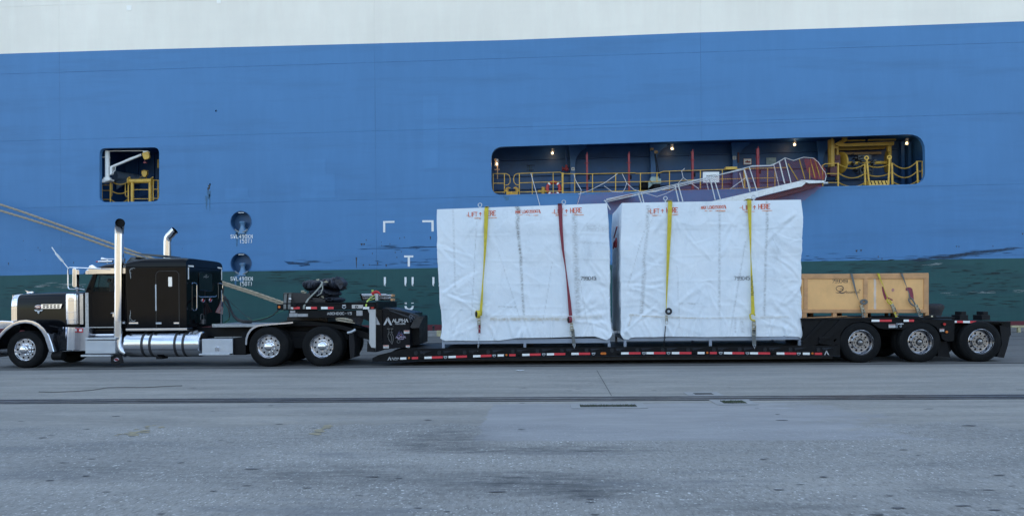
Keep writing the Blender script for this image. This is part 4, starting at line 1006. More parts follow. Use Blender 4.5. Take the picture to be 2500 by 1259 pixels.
def tyre_only(kind, r, loc, parent, nm='far_wheel'):
    w2 = protos[(kind, round(r,3), 'drum')].copy(); w2.name = nm; SC.collection.objects.link(w2); w2.parent = parent; w2.location = Vector(loc)-parent_loc(parent)
    t = protos[(kind, round(r,3), 'tyre')].copy(); t.name = 'tyre'; SC.collection.objects.link(t); t.parent = w2; t.location = (0,0,0)
RD_ = .522; RS_ = .495; RTR = .512
def wpos(px, r, Y=YT): return Vector((P(px, 845, Y).x, Y, r))
make_wheel('steer', RS_, .29, wpos(59, RS_, YT+.06), truck, dual=False)
tyre_only('steer', RS_, wpos(59, RS_, YT+.06)+Vector((0,1.85,0)), truck)
for a in (654.5, 785):
    make_wheel('drive', RD_, .28, wpos(a, RD_), truck)
    for d_ in (1.87, 2.19): tyre_only('drive', RD_, wpos(a, RD_)+Vector((0,d_-.02,0)), truck)
# ---- chassis
g = MB()
for y_ in (YT+.75, YT+1.6): g.pbox(80, 880, 798, 822, y_, y_+.09)
for a in (120, 330, 520, 600, 720, 850): g.pbox(a, a+10, 800, 820, YT+.84, YT+1.6)
g.build('frame_rail', blackm, truck, bev=.006)
for a in (654.5, 785):
    g = MB(); c = wpos(a, RD_); g.cyl((c.x, YT+.3, c.z), (c.x, YT+2.1, c.z), .09, 12); g.sphere((c.x, YT+1.2, c.z), .24, 14); g.build('axle', darkm, truck)
g = MB(); c = wpos(59, RS_); g.cyl((c.x, YT+.3, c.z-.05), (c.x, YT+2.1, c.z-.05), .06, 10); g.build('axle', darkm, truck)
g = MB(); g.pbox(60, 205, 795, 850, YT+.55, YT+1.9); g.pbox(140, 175, 830, 862, YT+.7, YT+1.0); g.pbox(205, 500, 812, 850, YT+.9, YT+1.5); g.pbox(590, 850, 808, 830, YT+.5, YT+1.9); g.pbox(700, 745, 822, 850, YT+.45, YT+1.8)
g.cyl(P(131,868,YT+.25), P(156,868,YT+.25), .12, 16)
g.build('undercarriage', darkm, truck, bev=.01)
# ---- hood
def slopey(g, k=-.1817):
    x0 = P(91.5, 748, YT+.5).x
    for i, (x_, y_, z_) in enumerate(g.v): g.v[i] = (x_, y_+k*(x_-x0)+.045, z_)
    return g
g = MB(); NS = 9; secs = []
for i in range(NS):
    t = i/(NS-1); a = 39+(212-39)*t; yh = YT+.62-.33*t; ywid = 2*(YT+1.22-yh)
    top_ = P(a, 717.5-6.0*t-1.2*math.sin(math.pi*t), YT+.8).z; bot = P(a, 806, YT+.6).z; x_ = P(a, 760, YT+.6).x; cyc = YT+1.22; hw = ywid/2
    ring = []
    for k in range(25):
        u = math.pi*k/24; cu, su = math.cos(u), math.sin(u); e_ = .28
        yy = cyc-hw*(1 if cu > 0 else -1)*abs(cu)**e_; zz = bot+(top_-bot)*abs(su)**.30
        ring.append((x_, yy, zz))
    secs += ring
g.add(secs, [(i*25+j, i*25+j+1, (i+1)*25+j+1, (i+1)*25+j) for i in range(NS-1) for j in range(24)]+[tuple(range(25))[::-1]])
hood = g.build('hood', black, truck, smooth=50)
g = MB(); ring = secs[:25]; gx = P(27.5, 760, YT+.62).x; v = [(gx+.02, *q[1:]) for q in ring]+[(x_+.01, yy-.012*(1 if yy > YT+1.22 else -1)*-1, zz+.006) for x_, yy, zz in ring]
v = []
for (x_, yy, zz) in ring:
    o = (yy-(YT+1.22)); 
    v += [(gx+.015, YT+1.22+o*.985, zz-.01), (gx, YT+1.22+o*1.0, zz-.004), (x_+.005, YT+1.22+o*1.012, zz+.005), (x_+.012, YT+1.22+o*1.0, zz)]
g.add(v, [(i*4+j, i*4+j+1, i*4+5+j, i*4+4+j) for i in range(24) for j in range(3)]); zb = ring[0][2]; zt = max(q[2] for q in ring)
for k in range(24):
    yy = ring[0][1]+.03+(ring[-1][1]-ring[0][1]-.06)*k/23; g.box(gx+.02, gx+.03, yy-.006, yy+.006, zb, zt-.03)
g.build('grille', chrome, truck, smooth=50)
# hood emblem with vent
g = MB(); yh = YT+.455
p = P(91.5, 748.7, yh)
g2 = MB(); g2.lathe([(.1,.0),(.098,-.008),(.085,-.010)], (0,0,0), 36); 
for i, (x_, y_, z_) in enumerate(g2.v): g2.v[i] = (p.x+x_*1.12, yh+y_, p.z+z_*.50)
g2.f.append(tuple(range(72, 108))); g2.m.append(0)
em = slopey(g2).build('emblem', chrome, hood, smooth=0)
g2 = MB(); n = 36; g2.add([(p.x+.098*math.cos(2*math.pi*i/n), yh-.013, p.z+.042*math.sin(2*math.pi*i/n)) for i in range(n)], [tuple(range(n))]); slopey(g2).build('emblem_badge', RD, em, smooth=0)
slopey(text_mb('PETERBILT', p.x-.064, p.z-.014, yh-.018, .028, asp=.36, th=.2, sp=.0145)).build('badge_lettering', chrome, em, smooth=0)
g2 = MB(); o_ = pl([(100,742.5),(158,741.8),(154,752.5),(100,753)], yh); hs = []
for k in range(5):
    for r_ in range(2): 
        a = 103.5+k*10; b = 743.6+r_*4.6; hs.append(pl([(a+1.5,b),(a+8.5,b),(a+7,b+3.2),(a,b+3.2)], yh))
g2.holed(o_, hs, yh-.012, depth=.01); slopey(g2).build('side_vent', chrome, hood)
g2 = MB(); q = pl([(79,756),(84,755),(89,757.5),(91.5,757),(94,757.5),(99,755),(104.5,756),(100,759.5),(95,760),(93,765),(91.5,766),(90,765),(88,760),(83,759.5)], yh-.012); g2.prism(q, yh-.012, yh+.002); slopey(g2).build('skull_badge', steel, hood)
g2 = MB(); g2.cyl(P(66,714.5,YT+1.2), P(80,713,YT+1.2), .018, 8, .03); g2.pprism([(61,708),(70,711.5),(81,711.5),(82,714),(68,714.5)], YT+1.18, YT+1.22); g2.build('hood_ornament', chrome, hood)
g2 = MB(); 
for a in range(62, 160, 5): g2.sphere(P(a, 739, YT+.44+.0), .006, 6)
g2.build('rivets', black, hood)
# ---- fender, headlamp and bumper
fo = [(-22,850),(-12,830),(0,814),(13,800),(32,787),(48,782),(64,780.4),(80,783),(94,789.5),(107,801),(118,818),(125,838),(130.5,858)]
fi = [(-17,852),(-8,836),(2,822),(15,807.5),(33,794.5),(48,789.5),(62,788),(77,790),(90,797),(101,808),(109,822),(115,840),(120.5,858)]
def arcband(g, o, i, y0, y1, mi=0):
    po, pi_ = pl(o, YT), pl(i, YT); n = len(po)
    g.add([(a, y0, b) for a, b in po]+[(a, y0, b) for a, b in pi_]+[(a, y1, b) for a, b in po]+[(a, y1, b) for a, b in pi_],
          [(k, n+k, n+k+1, k+1) for k in range(n-1)]+[(k, k+1, 2*n+k+1, 2*n+k) for k in range(n-1)]+[(n+k, 3*n+k, 3*n+k+1, n+k+1) for k in range(n-1)]+[(2*n+k, 2*n+k+1, 3*n+k+1, 3*n+k) for k in range(n-1)]+[(0,2*n,3*n,n),(n-1,2*n-1,4*n-1,3*n-1)], mi)
g = MB(); arcband(g, fo, [(a*.55+c*.45, b*.55+d*.45) for (a,b),(c,d) in zip(fo, fi)], YT+.03, YT+.62); fen = g.build('front_fender', black, truck, smooth=60)
g = MB(); arcband(g, fo, fi, YT-.005, YT+.035); g.build('fender_trim', chrome, fen, smooth=60, bev=.004)
g = MB(); po = pl([(c[0]+.5, c[1]+1.5) for c in fo], YT); 
g.pprism([(100,790),(140,797),(170,800),(170,812),(120,806)], YT+.3, YT+.7); g.build('fender_apron', black, fen, bev=.02)
g = MB(); g.pprism([(-12,783),(4,782),(30,783.5),(33,787),(33,791),(20,798),(8,801),(-12,802)], YT+.12, YT+.45); g.build('headlight', chrome, truck, bev=.03, seg=4)
g = MB(); g.pprism([(-40,820),(-6,820),(-2,850),(-6,872),(-40,872)], YT+.05, YT+2.3); g.build('bumper', chrome, truck, bev=.02)
# polished cowl behind the wheel: convex panel
g = MB(); n = 14; v = []
for i in range(n+1):
    t = i/n; a = 131+(182-131)*t; yy = YT+.42-.36*math.sin(t*math.pi/2)**.8-(.02 if i % 5 == 0 else 0)
    v += [P(a+1.5, 797.5+1*t, yy), P(a-1.0, 855.5-1.5*t, yy)]
g.add(v, [(2*i, 2*i+1, 2*i+3, 2*i+2) for i in range(n)])
g.add([(v[-2].x, v[-2].y, v[-2].z), (v[-1].x, v[-1].y, v[-1].z), (v[-1].x, YT+.6, v[-1].z), (v[-2].x, YT+.6, v[-2].z)], [(0,1,2,3)])
g.build('polished_cowl', chrome, truck, smooth=60)
g = MB(); g.tube([P(131,857.5,YT+.35), P(150,857,YT+.2), P(178,855.5,YT+.06)], .014, 6); g.build('cowl_edge', chrome, truck)
g = MB(); g.pprism([(183,799),(218,799),(212,856),(177,857)], YT+.2, YT+.5); g.build('battery_box_panel', mat('dull_aluminium', (.36,.37,.41), .35, .8, var=.12, vs=5), truck, bev=.01)
g = MB(); g.pbox(191,202,800.5,811.5,YT+.185,YT+.199,0); k_ = g.build('warning_sticker', mat('sticker_red', (.55,.06,.07), .5), truck)
g = MB(); g.pbox(183.5,190,802,810,YT+.185,YT+.199); g.build('info_sticker', mat('sticker_blue', (.25,.40,.65), .5), truck)
g = MB(); g.pbox(193,200,803,808,YT+.180,YT+.1845); g.build('sticker_text', whitep, k_)
# ---- air cleaner
yc = YT+.30
c0 = P(178.5, 716.5, yc); c1 = P(178.5, 791.5, yc); ra = .165
g = MB(); H = c0.z-c1.z
g.lathe([(0,0),(ra*.9,0),(ra,.015),(ra,H*.14),(ra+.006,H*.145),(ra+.006,H*.155),(ra,H*.16),(ra,H*.38),(ra+.006,H*.385),(ra+.006,H*.395),(ra,H*.40),(ra,H*.76),(ra+.008,H*.765),(ra+.008,H*.78),(ra,H*.785),(ra,H*.94),(ra*.95,H*.99),(ra*.8,H),(0,H)], c1, 40, axis='Z')
g.build('air_cleaner', chrome, truck)
g = MB(); g.pbox(194,203,717,792,YT+.28,YT+.45); g.build('air_cleaner_bracket', alu, truck, bev=.01)
# ---- cab
YCB = YT+.28; YCF = YCB+2.05
g = MB(); o_ = pl([(206,800),(206,714),(210,711),(229.5,667),(232,664),(307,661),(307,800)], YCB); hw_ = pl([(225.5,710.5),(228,700),(235.5,672),(237,670.5),(281,669.5),(281,710.5)], YCB)
g.holed(o_, [hw_], YCB, depth=.04); cab = g.build('cab', black, truck, smooth=0)
g = MB(); g.holed([(a, b) for a, b in o_], [hw_], YCF-.04, depth=.04)
pz = P(210, 711, YCB); pt = P(229.5, 667, YCB)
g.box(pz.x+.02, P(307,700,YCB).x, YCB+.05, YCF-.05, P(250,800,YCB).z, P(250,793,YCB).z)
g.box(P(305,700,YCB).x, P(307,700,YCB).x, YCB+.05, YCF-.05, P(300,790,YCB).z, P(300,664,YCB).z)
g.box(P(207,700,YCB).x, P(212,700,YCB).x, YCB+.05, YCF-.05, P(207,800,YCB).z, P(207,713,YCB).z)
g.build('cab_shell', black, cab, smooth=0)
g = MB(); a_ = P(219,667,YCB).x; b_ = P(310,660,YCB).x; zt = P(270,641,YCB+.3).z; zb = P(270,668.5,YCB).z; v = []; NX = 10
for i in range(NX+1):
    t = i/NX; x_ = a_+(b_-a_)*t; tt = zb+(zt-zb)*(1-(1-min(1, t*1.15+.25))**2.2)
    for k in range(17):
        u = math.pi*k/16; cu, su = math.cos(u), math.sin(u)
        v.append((x_, (YCB+YCF)/2-(YCF-YCB)/2*(1 if cu > 0 else -1)*abs(cu)**.35, zb+(tt-zb)*abs(su)**.45))
g.add(v, [(i*17+j, i*17+j+1, (i+1)*17+j+1, (i+1)*17+j) for i in range(NX) for j in range(16)]+[tuple(range(17))[::-1], tuple(range(NX*17, NX*17+17))])
g.build('cab_roof', black, cab, smooth=50)
glass = mat('tinted_glass', (.01,.02,.02), .03)
gt = glass.node_tree; bs_ = gt.nodes['Principled BSDF']; bs_.inputs['Transmission Weight'].default_value = 0; bs_.inputs['Alpha'].default_value = .25
for n_ in list(gt.nodes):
    if n_.type == 'MAP_RANGE' and n_.outputs[0].links and n_.outputs[0].links[0].to_socket.name == 'Roughness': gt.links.remove(n_.outputs[0].links[0])
bs_.inputs['Roughness'].default_value = .02; bs_.inputs['Specular IOR Level'].default_value = .25
g = MB(); g.holed(hw_, [], YCB+.02, depth=.004); g.build('door_window', glass, cab, smooth=0)
g = MB(); g.holed(hw_, [], YCF-.02, depth=.004); g.build('door_window', glass, cab, smooth=0)
g = MB(); g.add([(pz.x,YCB+.06,pz.z),(pt.x,YCB+.06,pt.z),(pt.x,YCF-.06,pt.z),(pz.x,YCF-.06,pz.z)], [(0,1,2,3)]); g.build('windshield', glass, cab, smooth=0)
g = MB()
for y_ in (YCB+.02, (YCB+YCF)/2, YCF-.02): g.tube([(pz.x,y_,pz.z),(pt.x,y_,pt.z)], .03, 6)
g.build('windshield_pillar', black, cab)
# inside of the cab
g = MB(); g.pbox(219,232,700,714,YCB+.1,YCF-.1); g.pbox(266,292,690,716,YCB+.3,YCB+.8); g.pbox(266,292,690,716,YCF-.8,YCF-.3); g.pbox(270,286,678,694,YCF-.7,YCF-.4)
c = P(247,705,YCB+.5); g.torus(c, .22, .016, 'Z', 24, 6); g.tube([c, P(238,712,YCB+.5)], .03, 6); g.sphere(P(266,684,YCB+.9), .06, 10); g.tube([P(266,684,YCB+.9), P(268,700,YCB+.9)], .01, 5)
g.build('cab_interior', mat('cab_trim', (.03,.028,.03), .6, var=.4, vs=8), cab, bev=.01)
g = MB(); g.tube([P(244,671,YCB-.002), P(240,700,YCB-.002), P(239,711,YCB-.002)], .008, 5); g.tube([P(227,711.8,YCB-.004), P(281,711.8,YCB-.004)], .006, 5); g.tube([P(236,668.5,YCB-.004), P(226,711,YCB-.004), P(222,716,YCB-.004), P(222,797,YCB-.004)], .005, 5); g.build('door_seal', darkm, cab)
g = MB(); g.tube([P(271,764,YCB-.02), P(280,764,YCB-.02)], .014, 6); g.pbox(275,279,762,773,YCB-.02,YCB); g.build('door_handle', chrome, cab)
g = MB(); g.pbox(208,216,714,800,YCB-.02,YCB-.002); g.pbox(207,300,797.5,799.5,YCB-.012,YCB-.001); g.build('cowl_trim', alud, cab)
g = MB(); g.pprism([(203,669),(213.5,656.5),(218,655),(306,654),(306,667),(236,668),(228,668.8)], YCB-.05, YCB-.03)
vis = [(203,669),(213.5,656.5)]; a_, b_ = P(203,669,YCB-.05), P(213.5,656.5,YCB-.05); g.add([a_, b_, (b_.x,YCF+.05,b_.z), (a_.x,YCF+.05,a_.z)], [(0,1,2,3)]); g.build('sun_visor', chrome, cab, smooth=0)
# roof lights and horn
for k in range(5):
    y_ = YCB+.1+k*.46
    p = P(213,654,y_) if k == 0 else Vector((P(213,654,YCB+.1).x, y_, P(213,650,YCB+.1).z)); g = MB(); g.pprism([(214,655),(218,648),(225,645.5),(234,652),(236,655)], y_, y_+.08); g.build('marker_light', chrome, cab, bev=.015)
g = MB(); hx = P(280,632.5,YCB+.75); c = P(249,632.5,YCB+.75); g.lathe([(.055,0),(.05,.02),(.028,.08),(.017,.16),(.012,.55)], c, 20, axis='X'); g.cyl(c, c+Vector((.01,0,0)), .05, 20); g.cyl(P(262,633,YCB+.75), P(262,642,YCB+.75), .01, 6)
g.build('air_horn', chrome, cab)
g = MB(); c = P(236,638.6,YCB+.5); g.lathe([(0,-.0),(.02,.03),(.03,.10),(.032,.3),(.03,.45)], c, 16, axis='X'); k = g.build('torpedo_light', chrome, cab)
g = MB(); g.lathe([(0,-.02),(.015,.0),(.023,.05)], c+Vector((-.012,0,0)), 14, axis='X'); g.build('light_lens', redlens, k)
g = MB(); g.cyl(P(303,630,YT+.8), P(303,640,YT+.8), .03, 10); g.cyl(P(310,640,YT+.8), P(320,630,YT+.8), .02, 8); g.pprism([(313,639),(318,627),(332,627),(330,632),(340,634)], YT+1, YT+1.5); g.pprism([(324,617),(338,618),(398,622),(398,626),(345,622.5)], YT+.9, YT+1.9); g.build('roof_antenna_mount', mat('roof_gear', (.10,.11,.12), .4, .3), truck)
# ---- mirror and antenna
g = MB(); ym_ = YT+.02
g.tube([P(x_, y_, ym_) for x_, y_ in ((170,705.5),(167,703),(166,698),(165.8,660),(167,654.5),(171,652.5),(183,653),(247,655.5))], .014, 8)
g.tube([P(x_, y_, ym_) for x_, y_ in ((170,705.5),(180,706),(188,704),(207,707))], .012, 8)
k = g.build('mirror_bracket', chrome, truck)
g = MB(); g.pprism([(176,656),(178,654),(184,654.5),(185.8,657),(186.5,700),(184,702.5),(178,701),(175.8,698)], ym_-.06, ym_+.08); g.build('mirror', chrome, k, bev=.02, seg=3)
g = MB(); c = P(189.5,705,YT+.1); g.sphere(c, .06, 14, sc=(.7,1,1.5)); g.tube([c, P(193,696,YT+.15), P(204,700,YT+.25)], .01, 6); g.build('spot_mirror', chrome, k)
g = MB(); g.tube([P(126.5,603.5,ym_), P(138,620,ym_)], .013, 6); g.tube([P(152,637,ym_), P(166,654,ym_)], .013, 6)
pts = []; a_, b_ = P(137.5,619.5,ym_), P(152.5,637.5,ym_)
for i in range(97):
    t = i/96; c = a_.lerp(b_, t); th = t*8*2*math.pi; pts.append(c+Vector((math.cos(th)*.034, math.sin(th)*.045, math.cos(th)*-.026)))
g.tube(pts, .007, 5); g.build('antenna', shipw, k)
# ---- exhaust stacks
def stack_near():
    Y = YT+.10+.12; r_ = S(10.6, Y); g = MB()
    xs = [(291.0,571),(290.6,700),(289.8,783)]
    g.tube([P(a, b, Y) for a, b in xs], r_, 28); g.tube([P(290.6,650,Y), P(290.6,652,Y)], r_+.006, 28)
    k = g.build('exhaust_stack', chrome, truck)
    g = MB(); r2_ = r_*1.03
    g.tube([P(a, b, Y) for a, b in ((289.8,783),(289.6,820),(290.3,838),(294,849),(300,857),(310,862))], [r2_]*4+[r2_*.98]*2, 28); g.build('exhaust_elbow', alu, k)
    g = MB(); g.tube([P(a, b, y_) for a, b, y_ in ((291,571.5,Y),(291.3,560,Y),(292,552,Y-.03),(293,545,Y-.10),(293.2,544,Y-.17))], r_*1.02, 28, cap=False)
    g.build('stack_tip', mat('tip_chrome', (.45,.46,.5), .18, 1), k)
    g = MB(); c = P(293.2,543.8,Y-.15); g.cyl(c, c+Vector((0,.004,0)), r_*.97, 28); 
    g.build('stack_opening', darkm, k)
    g = MB(); g.pbox(289,306,648,652.5,Y+.05,Y+.25); g.pbox(289,306,784,788,Y+.05,Y+.25); g.cyl(P(301,788,Y), P(306,788,Y), .03, 10); g.build('stack_bracket', alud, k)
stack_near()
Y2 = YT+2.05; r2_ = S(9.3, Y2)
g = MB(); g.tube([P(a, b, Y2) for a, b in ((408.5,700),(408.5,590),(409.5,581),(412.5,576),(418,571),(424,564.5),(427,562))], r2_, 28, cap=False); g.build('exhaust_stack', chrome, truck)
# ---- sleeper
YS0, YS1 = YT+.16, YT+.16+2.2
xa = P(307.7, 720, YS0).x; xb = P(455, 720, YS0).x; zb = P(380, 801, YS0).z; zt = P(380, 629.5, YS0+.35).z; zs = P(380, 650.5, YS0).z
g = MB(); g.box(xa, xb, YS0, YS1, zb, zs); sl = g.build('sleeper', black, truck, bev=.025, seg=3)
g = MB(); NX = 14; v = []; NK = 21
for i in range(NX+1):
    t = i/NX; x_ = xa+(xb-xa)*t
    f_ = (1-(1-min(1, t*2.6+.02))**2.0)*(1-.03*t) if t < .9 else (1-.03*t)*(1-((t-.9)/.1)**2*.28)
    hh = (zt-zs)*(.55+.45*f_); y0 = YS0-.0+(.03 if i == 0 else 0)
    for k in range(NK):
        u = math.pi*k/(NK-1); cu, su = math.cos(u), math.sin(u)
        v.append((x_, (YS0+YS1)/2-(YS1-YS0)/2*(1 if cu > 0 else -1)*abs(cu)**.26, zs+.001+hh*abs(su)**.5))
g.add(v, [(i*NK+j, i*NK+j+1, (i+1)*NK+j+1, (i+1)*NK+j) for i in range(NX) for j in range(NK-1)]+[tuple(range(NK))[::-1], tuple(range(NX*NK, NX*NK+NK))])
g.build('roof', black, sl, smooth=50)
seamm = mat('panel_seam', (.06,.055,.05), .5, .2)
g = MB(); g.tube([P(310,651,YS0-.002), P(452,651.5,YS0-.002)], .005, 4); g.build('roof_seam', darkm, sl)
g = MB()
for a in np.arange(312, 452, 4.1): g.sphere((P(a,652.5,YS0).x, YS0-.001, P(a,652.5,YS0).z), .005, 6)
for b in np.arange(662, 795, 4.3): g.sphere((P(440.5,b,YS0).x, YS0-.001, P(440.5,b,YS0).z), .005, 6)
g.build('rivets', mat('rivet_paint', (.03,.03,.032), .25, .3), sl)
# access door outline, windows, trims
d0 = P(380.5,662,YS0); d1 = P(438,798,YS0)
dl = rrect(d0.x, d1.x, d1.z-.2, d0.z, .10); dl2 = [q for q in dl if q[1] > d1.z]
pts = [Vector((q[0], YS0-.002, max(q[1], d1.z))) for q in dl]
g = MB(); g.tube([Vector((d0.x, YS0-.002, d1.z))]+[Vector((q[0], YS0-.002, q[1])) for q in rrect(d0.x, d1.x, d1.z-.5, d0.z, .11)[:14]][::-1]+[Vector((d1.x, YS0-.002, d1.z))], .0065, 5)
k = g.build('access_door', seamm, sl)
g = MB(); q = P(411.2,676,YS0), P(420.5,699,YS0); g.holed(rrect(q[0].x, q[1].x, q[1].z, q[0].z, .015), [], YS0-.012, depth=.012); g.build('door_latch', mat('latch_plate', (.8,.8,.8), .25, .6), k)
g = MB(); g.pbox(379,381.8,694,758,YS0-.012,YS0); g.build('door_hinge', steel, k)
g = MB(); g.pbox(307,456.5,801,807,YS0-.02,YS0+.3); g.build('sleeper_skirt', alu, sl, bev=.008)
for a, b in ((314.5,337),(380,394),(424,437)):
    g = MB(); g.pbox(a, b, 786.5, 791, YS0-.015, YS0); g.build('marker_light', chrome if a > 400 or a < 350 else steel, sl, bev=.006)
pin = mat('pinstripe', (.35,.36,.36), .4)
for pts in ([(330,655),(325,653.5),(319,655.5),(316,660),(318,664),(320,666),(318,671),(319,680),(320,676),(317,666),(316.5,660),(320,657),(324,657)], [(318,757),(319,764),(316,772),(318,776),(321,781),(328,784),(331,781),(325,784),(318,784),(315.5,778),(318.5,770),(318,763)]):
    g = MB(); g.tube([P(a, b, YS0-.003) for a, b in pts], .005, 4); g.build('pinstripe_scroll', pin, sl)
# rear wall of the sleeper: window, handles, lamps, tape. face towards +x at xb
xbk = xb+.001; RK = 1.0
def rear(px, py):                                     # photo position -> y,z on the sleeper's rear wall plane x = xb
    d = ROT @ Vector(((px-W0/2)/F, (CYP-py)/F, -1.0)); t = xb/d.x
    return YS0+(d.y*t-YS0)*RK, HCAM+d.z*t
RK = 2.16/(rear(553, 700)[0]-YS0)
def rpath(pts, off=.03): return [Vector((xb+off, *rear(a, b))) for a, b in pts]
g = MB(); q = [rear(a, b) for a, b in ((490,665),(525,667),(528,670),(528,708),(525,711),(491,709),(489,705),(489,668))]
g.tube([Vector((xb+.005, y_, z_)) for y_, z_ in q], .012, 5, closed=True); k = g.build('rear_window_frame', black, sl)
g = MB(); g.add([(xb+.004, y_, z_) for y_, z_ in q], [tuple(range(8))]); g.build('rear_window', mat('dark_glass', (.008,.01,.014), .05), k, smooth=0)
g = MB(); 
for l in ([(505,675),(508.5,675)], [(509.5,670),(509.5,680)], [(506,672.5),(513,672.5)], [(503,678),(503,674.5),(505,677),(507,674.5),(507,678)], [(511,678),(512,675),(514,678),(516,674)]):
    g.tube(rpath(l, .006), .003, 4)
g.build('window_decal', pin, k)
for l in ([(464,693),(466,690),(470,690),(476,692),(478,696),(478,752),(475,757),(470,757.5),(466,756),(464,752)], [(536,694),(539,691.5),(546,692.5),(549.5,696),(549.5,748)]):
    g = MB(); g.tube(rpath(l, .06), .013, 6, closed=False); g.build('grab_handle', chrome, sl)
g = MB(); g.tube(rpath([(484,722),(487,724.5),(530,724),(533,721.5)], .05), .013, 6); g.build('step_handle', chrome, sl)
for a, b in ((499.5,733),(519.8,732)):
    y_, z_ = rear(a, b); g = MB(); g.cyl((xb,y_,z_), (xb+.03,y_,z_), .045, 16); g.build('tail_lamp', redlens, sl)
    g = MB(); g.torus((xb+.015,y_,z_), .052, .008, 'X', 20, 5); g.tube([Vector((xb+.01,y_-.14,z_+.01)), Vector((xb+.015,y_-.05,z_-.05)), Vector((xb+.01,y_+.05,z_-.05)), Vector((xb+.01,y_+.13,z_+.01))], .007, 5); g.build('lamp_bezel', chrome, sl)
for q in ([(460,647),(475,648.5),(475,652),(460,650.5)], [(459,652.5),(462,652.7),(462,681.5),(459,681.5)], [(540.5,652.5),(552.5,654.5),(552.5,657.5),(540.5,655.5)], [(550.8,659),(553,659.5),(553,684.5),(550.8,684)]):
    g = MB(); g.add([(xb+.004, *rear(a, b)) for a, b in q], [(0,1,2,3)[::-1]]); g.build('reflective_tape', whtape, sl, smooth=0)
g = MB()
for l in ([(486,780),(487,768),(490,766)],[(495,790),(495,770),(492,766)],[(484,789),(500,789)]): g.tube(rpath(l, .08), .012, 6)
y_, z_ = rear(486, 790); g.cyl((xb+.15,y_,z_), (xb+.15,y_,z_+.12), .07, 14); g.build('air_fittings', mat('fittings', (.08,.08,.09), .35, .7), sl)
# ---- deck plate, tank, boxes, steps
g = MB(); g.pprism([(517,790.5),(624,791.5),(640,797.5),(518,798.5)], YT+.35, YT+2.0); g.build('deck_plate', mat('tread_plate', (.32,.33,.34), .4, .8, var=.25, vs=30, bump=.5, bs=120), truck, bev=.006)
def dia_mat():
    m = mat('diamond_plate', (.50,.52,.56), .3, .85, var=.1, vs=10)
    t = m.node_tree; N = t.nodes.new; L = t.links.new; b = t.nodes['Principled BSDF']; tc = N('ShaderNodeTexCoord')
    mp = N('ShaderNodeMapping'); mp.inputs['Rotation'].default_value = (math.pi/2, 0, math.radians(45)); L(tc.outputs['Object'], mp.inputs[0])
    ck = N('ShaderNodeTexVoronoi'); ck.inputs['Scale'].default_value = 34; ck.inputs['Randomness'].default_value = 0; L(tc.outputs['Object'], ck.inputs[0])
    bp = N('ShaderNodeBump'); bp.inputs['Strength'].default_value = .9; bp.inputs['Distance'].default_value = .01; L(ck.outputs['Distance'], bp.inputs['Height']); L(bp.outputs[0], b.inputs['Normal'])
    mi = N('ShaderNodeMix'); mi.data_type = 'RGBA'; mr = N('ShaderNodeMapRange'); mr.inputs[1].default_value = .2; mr.inputs[2].default_value = .6; L(ck.outputs['Distance'], mr.inputs[0]); L(mr.outputs[0], mi.inputs[0])
    mi.inputs[6].default_value = (.62,.64,.68,1); mi.inputs[7].default_value = (.25,.27,.31,1); L(mi.outputs[2], b.inputs['Base Color'])
    return m
dia = dia_mat()
g = MB(); g.pbox(208,281,829.5,863,YT+.02,YT+.55); k = g.build('step_box', dia, truck, bev=.008)
g = MB(); g.pbox(208,282,824,829,YT-.03,YT+.55); g.build('box_lid', steel, k, bev=.008)
g = MB(); g.pbox(197,270,865.5,870,YT-.02,YT+.4); g.build('step_plate', steel, k, bev=.005)
g = MB(); g.tube([P(222,817.5,YT+.4), P(282,817,YT+.4)], S(5,YT), 16); g.build('step_tube', chrome, truck)
g = MB(); g.pbox(222,305,803,812,YT+.35,YT+.5); g.build('cab_skirt', black, truck, bev=.01)
g = MB(); g.pbox(493,568,826.8,863,YT+.02,YT+.62); k = g.build('tool_box', dia, truck, bev=.008)
g = MB(); g.pbox(485.5,560,862.5,866.5,YT-.03,YT+.5); g.build('step_plate', steel, k, bev=.005)
g = MB(); q = P(524.5,848,YT), P(535,857,YT); g.holed(rrect(q[0].x, q[1].x, q[1].z, q[0].z, .02), [], YT+.006, depth=.014); g.torus(P(530,849,YT+.01), .035, .006, 'Y', 16, 5, a0=0, a1=math.pi); g.build('box_latch', chrome, k)
g = MB(); g.pbox(569.5,600,824,866,YT+.1,YT+.6); g.build('air_tank_box', blackm, truck, bev=.01)
# fuel tank
rT = .335; c0 = P(313, 840, YT+.04+rT); c1 = P(500.5, 840, YT+.04+rT); Lk = c1.x-c0.x
tankm = mat('fuel_tank_aluminium', (.66,.68,.72), .17, 1, var=.06, vs=3, bump=.08, bs=5)
g = MB(); g.lathe([(0,0),(rT*.55,.004),(rT*.86,.02),(rT*.96,.045),(rT,.085),(rT,Lk-.085),(rT*.96,Lk-.045),(rT*.86,Lk-.02),(rT*.55,Lk-.004),(0,Lk)], c0, 64, axis='X'); tk = g.build('fuel_tank', tankm, truck)
for a in (345, 364.5, 425.5, 445.5):
    x_ = P(a, 840, YT+.04).x; g = MB(); g.lathe([(rT+.001,-.035),(rT+.007,-.033),(rT+.007,.033),(rT+.001,.035)], (x_, c0.y, c0.z), 64, axis='X'); g.build('tank_strap', mat('tank_strap_black', (.02,.021,.024), .4), tk)
g = MB(); a_ = math.radians(118); cc = Vector((P(469,815,YT).x, c0.y+rT*math.cos(a_)*1.0-.0, c0.z+rT*math.sin(a_))); dn = Vector((0, -abs(math.cos(a_)), math.sin(a_))); cc = Vector((cc.x, c0.y+dn.y*rT, c0.z+dn.z*rT)); g.cyl(cc, cc+dn*.045, .062, 24); g.torus(cc+dn*.03, .05, .008, 'Z', 20, 5); g.build('filler_cap', alud, tk)
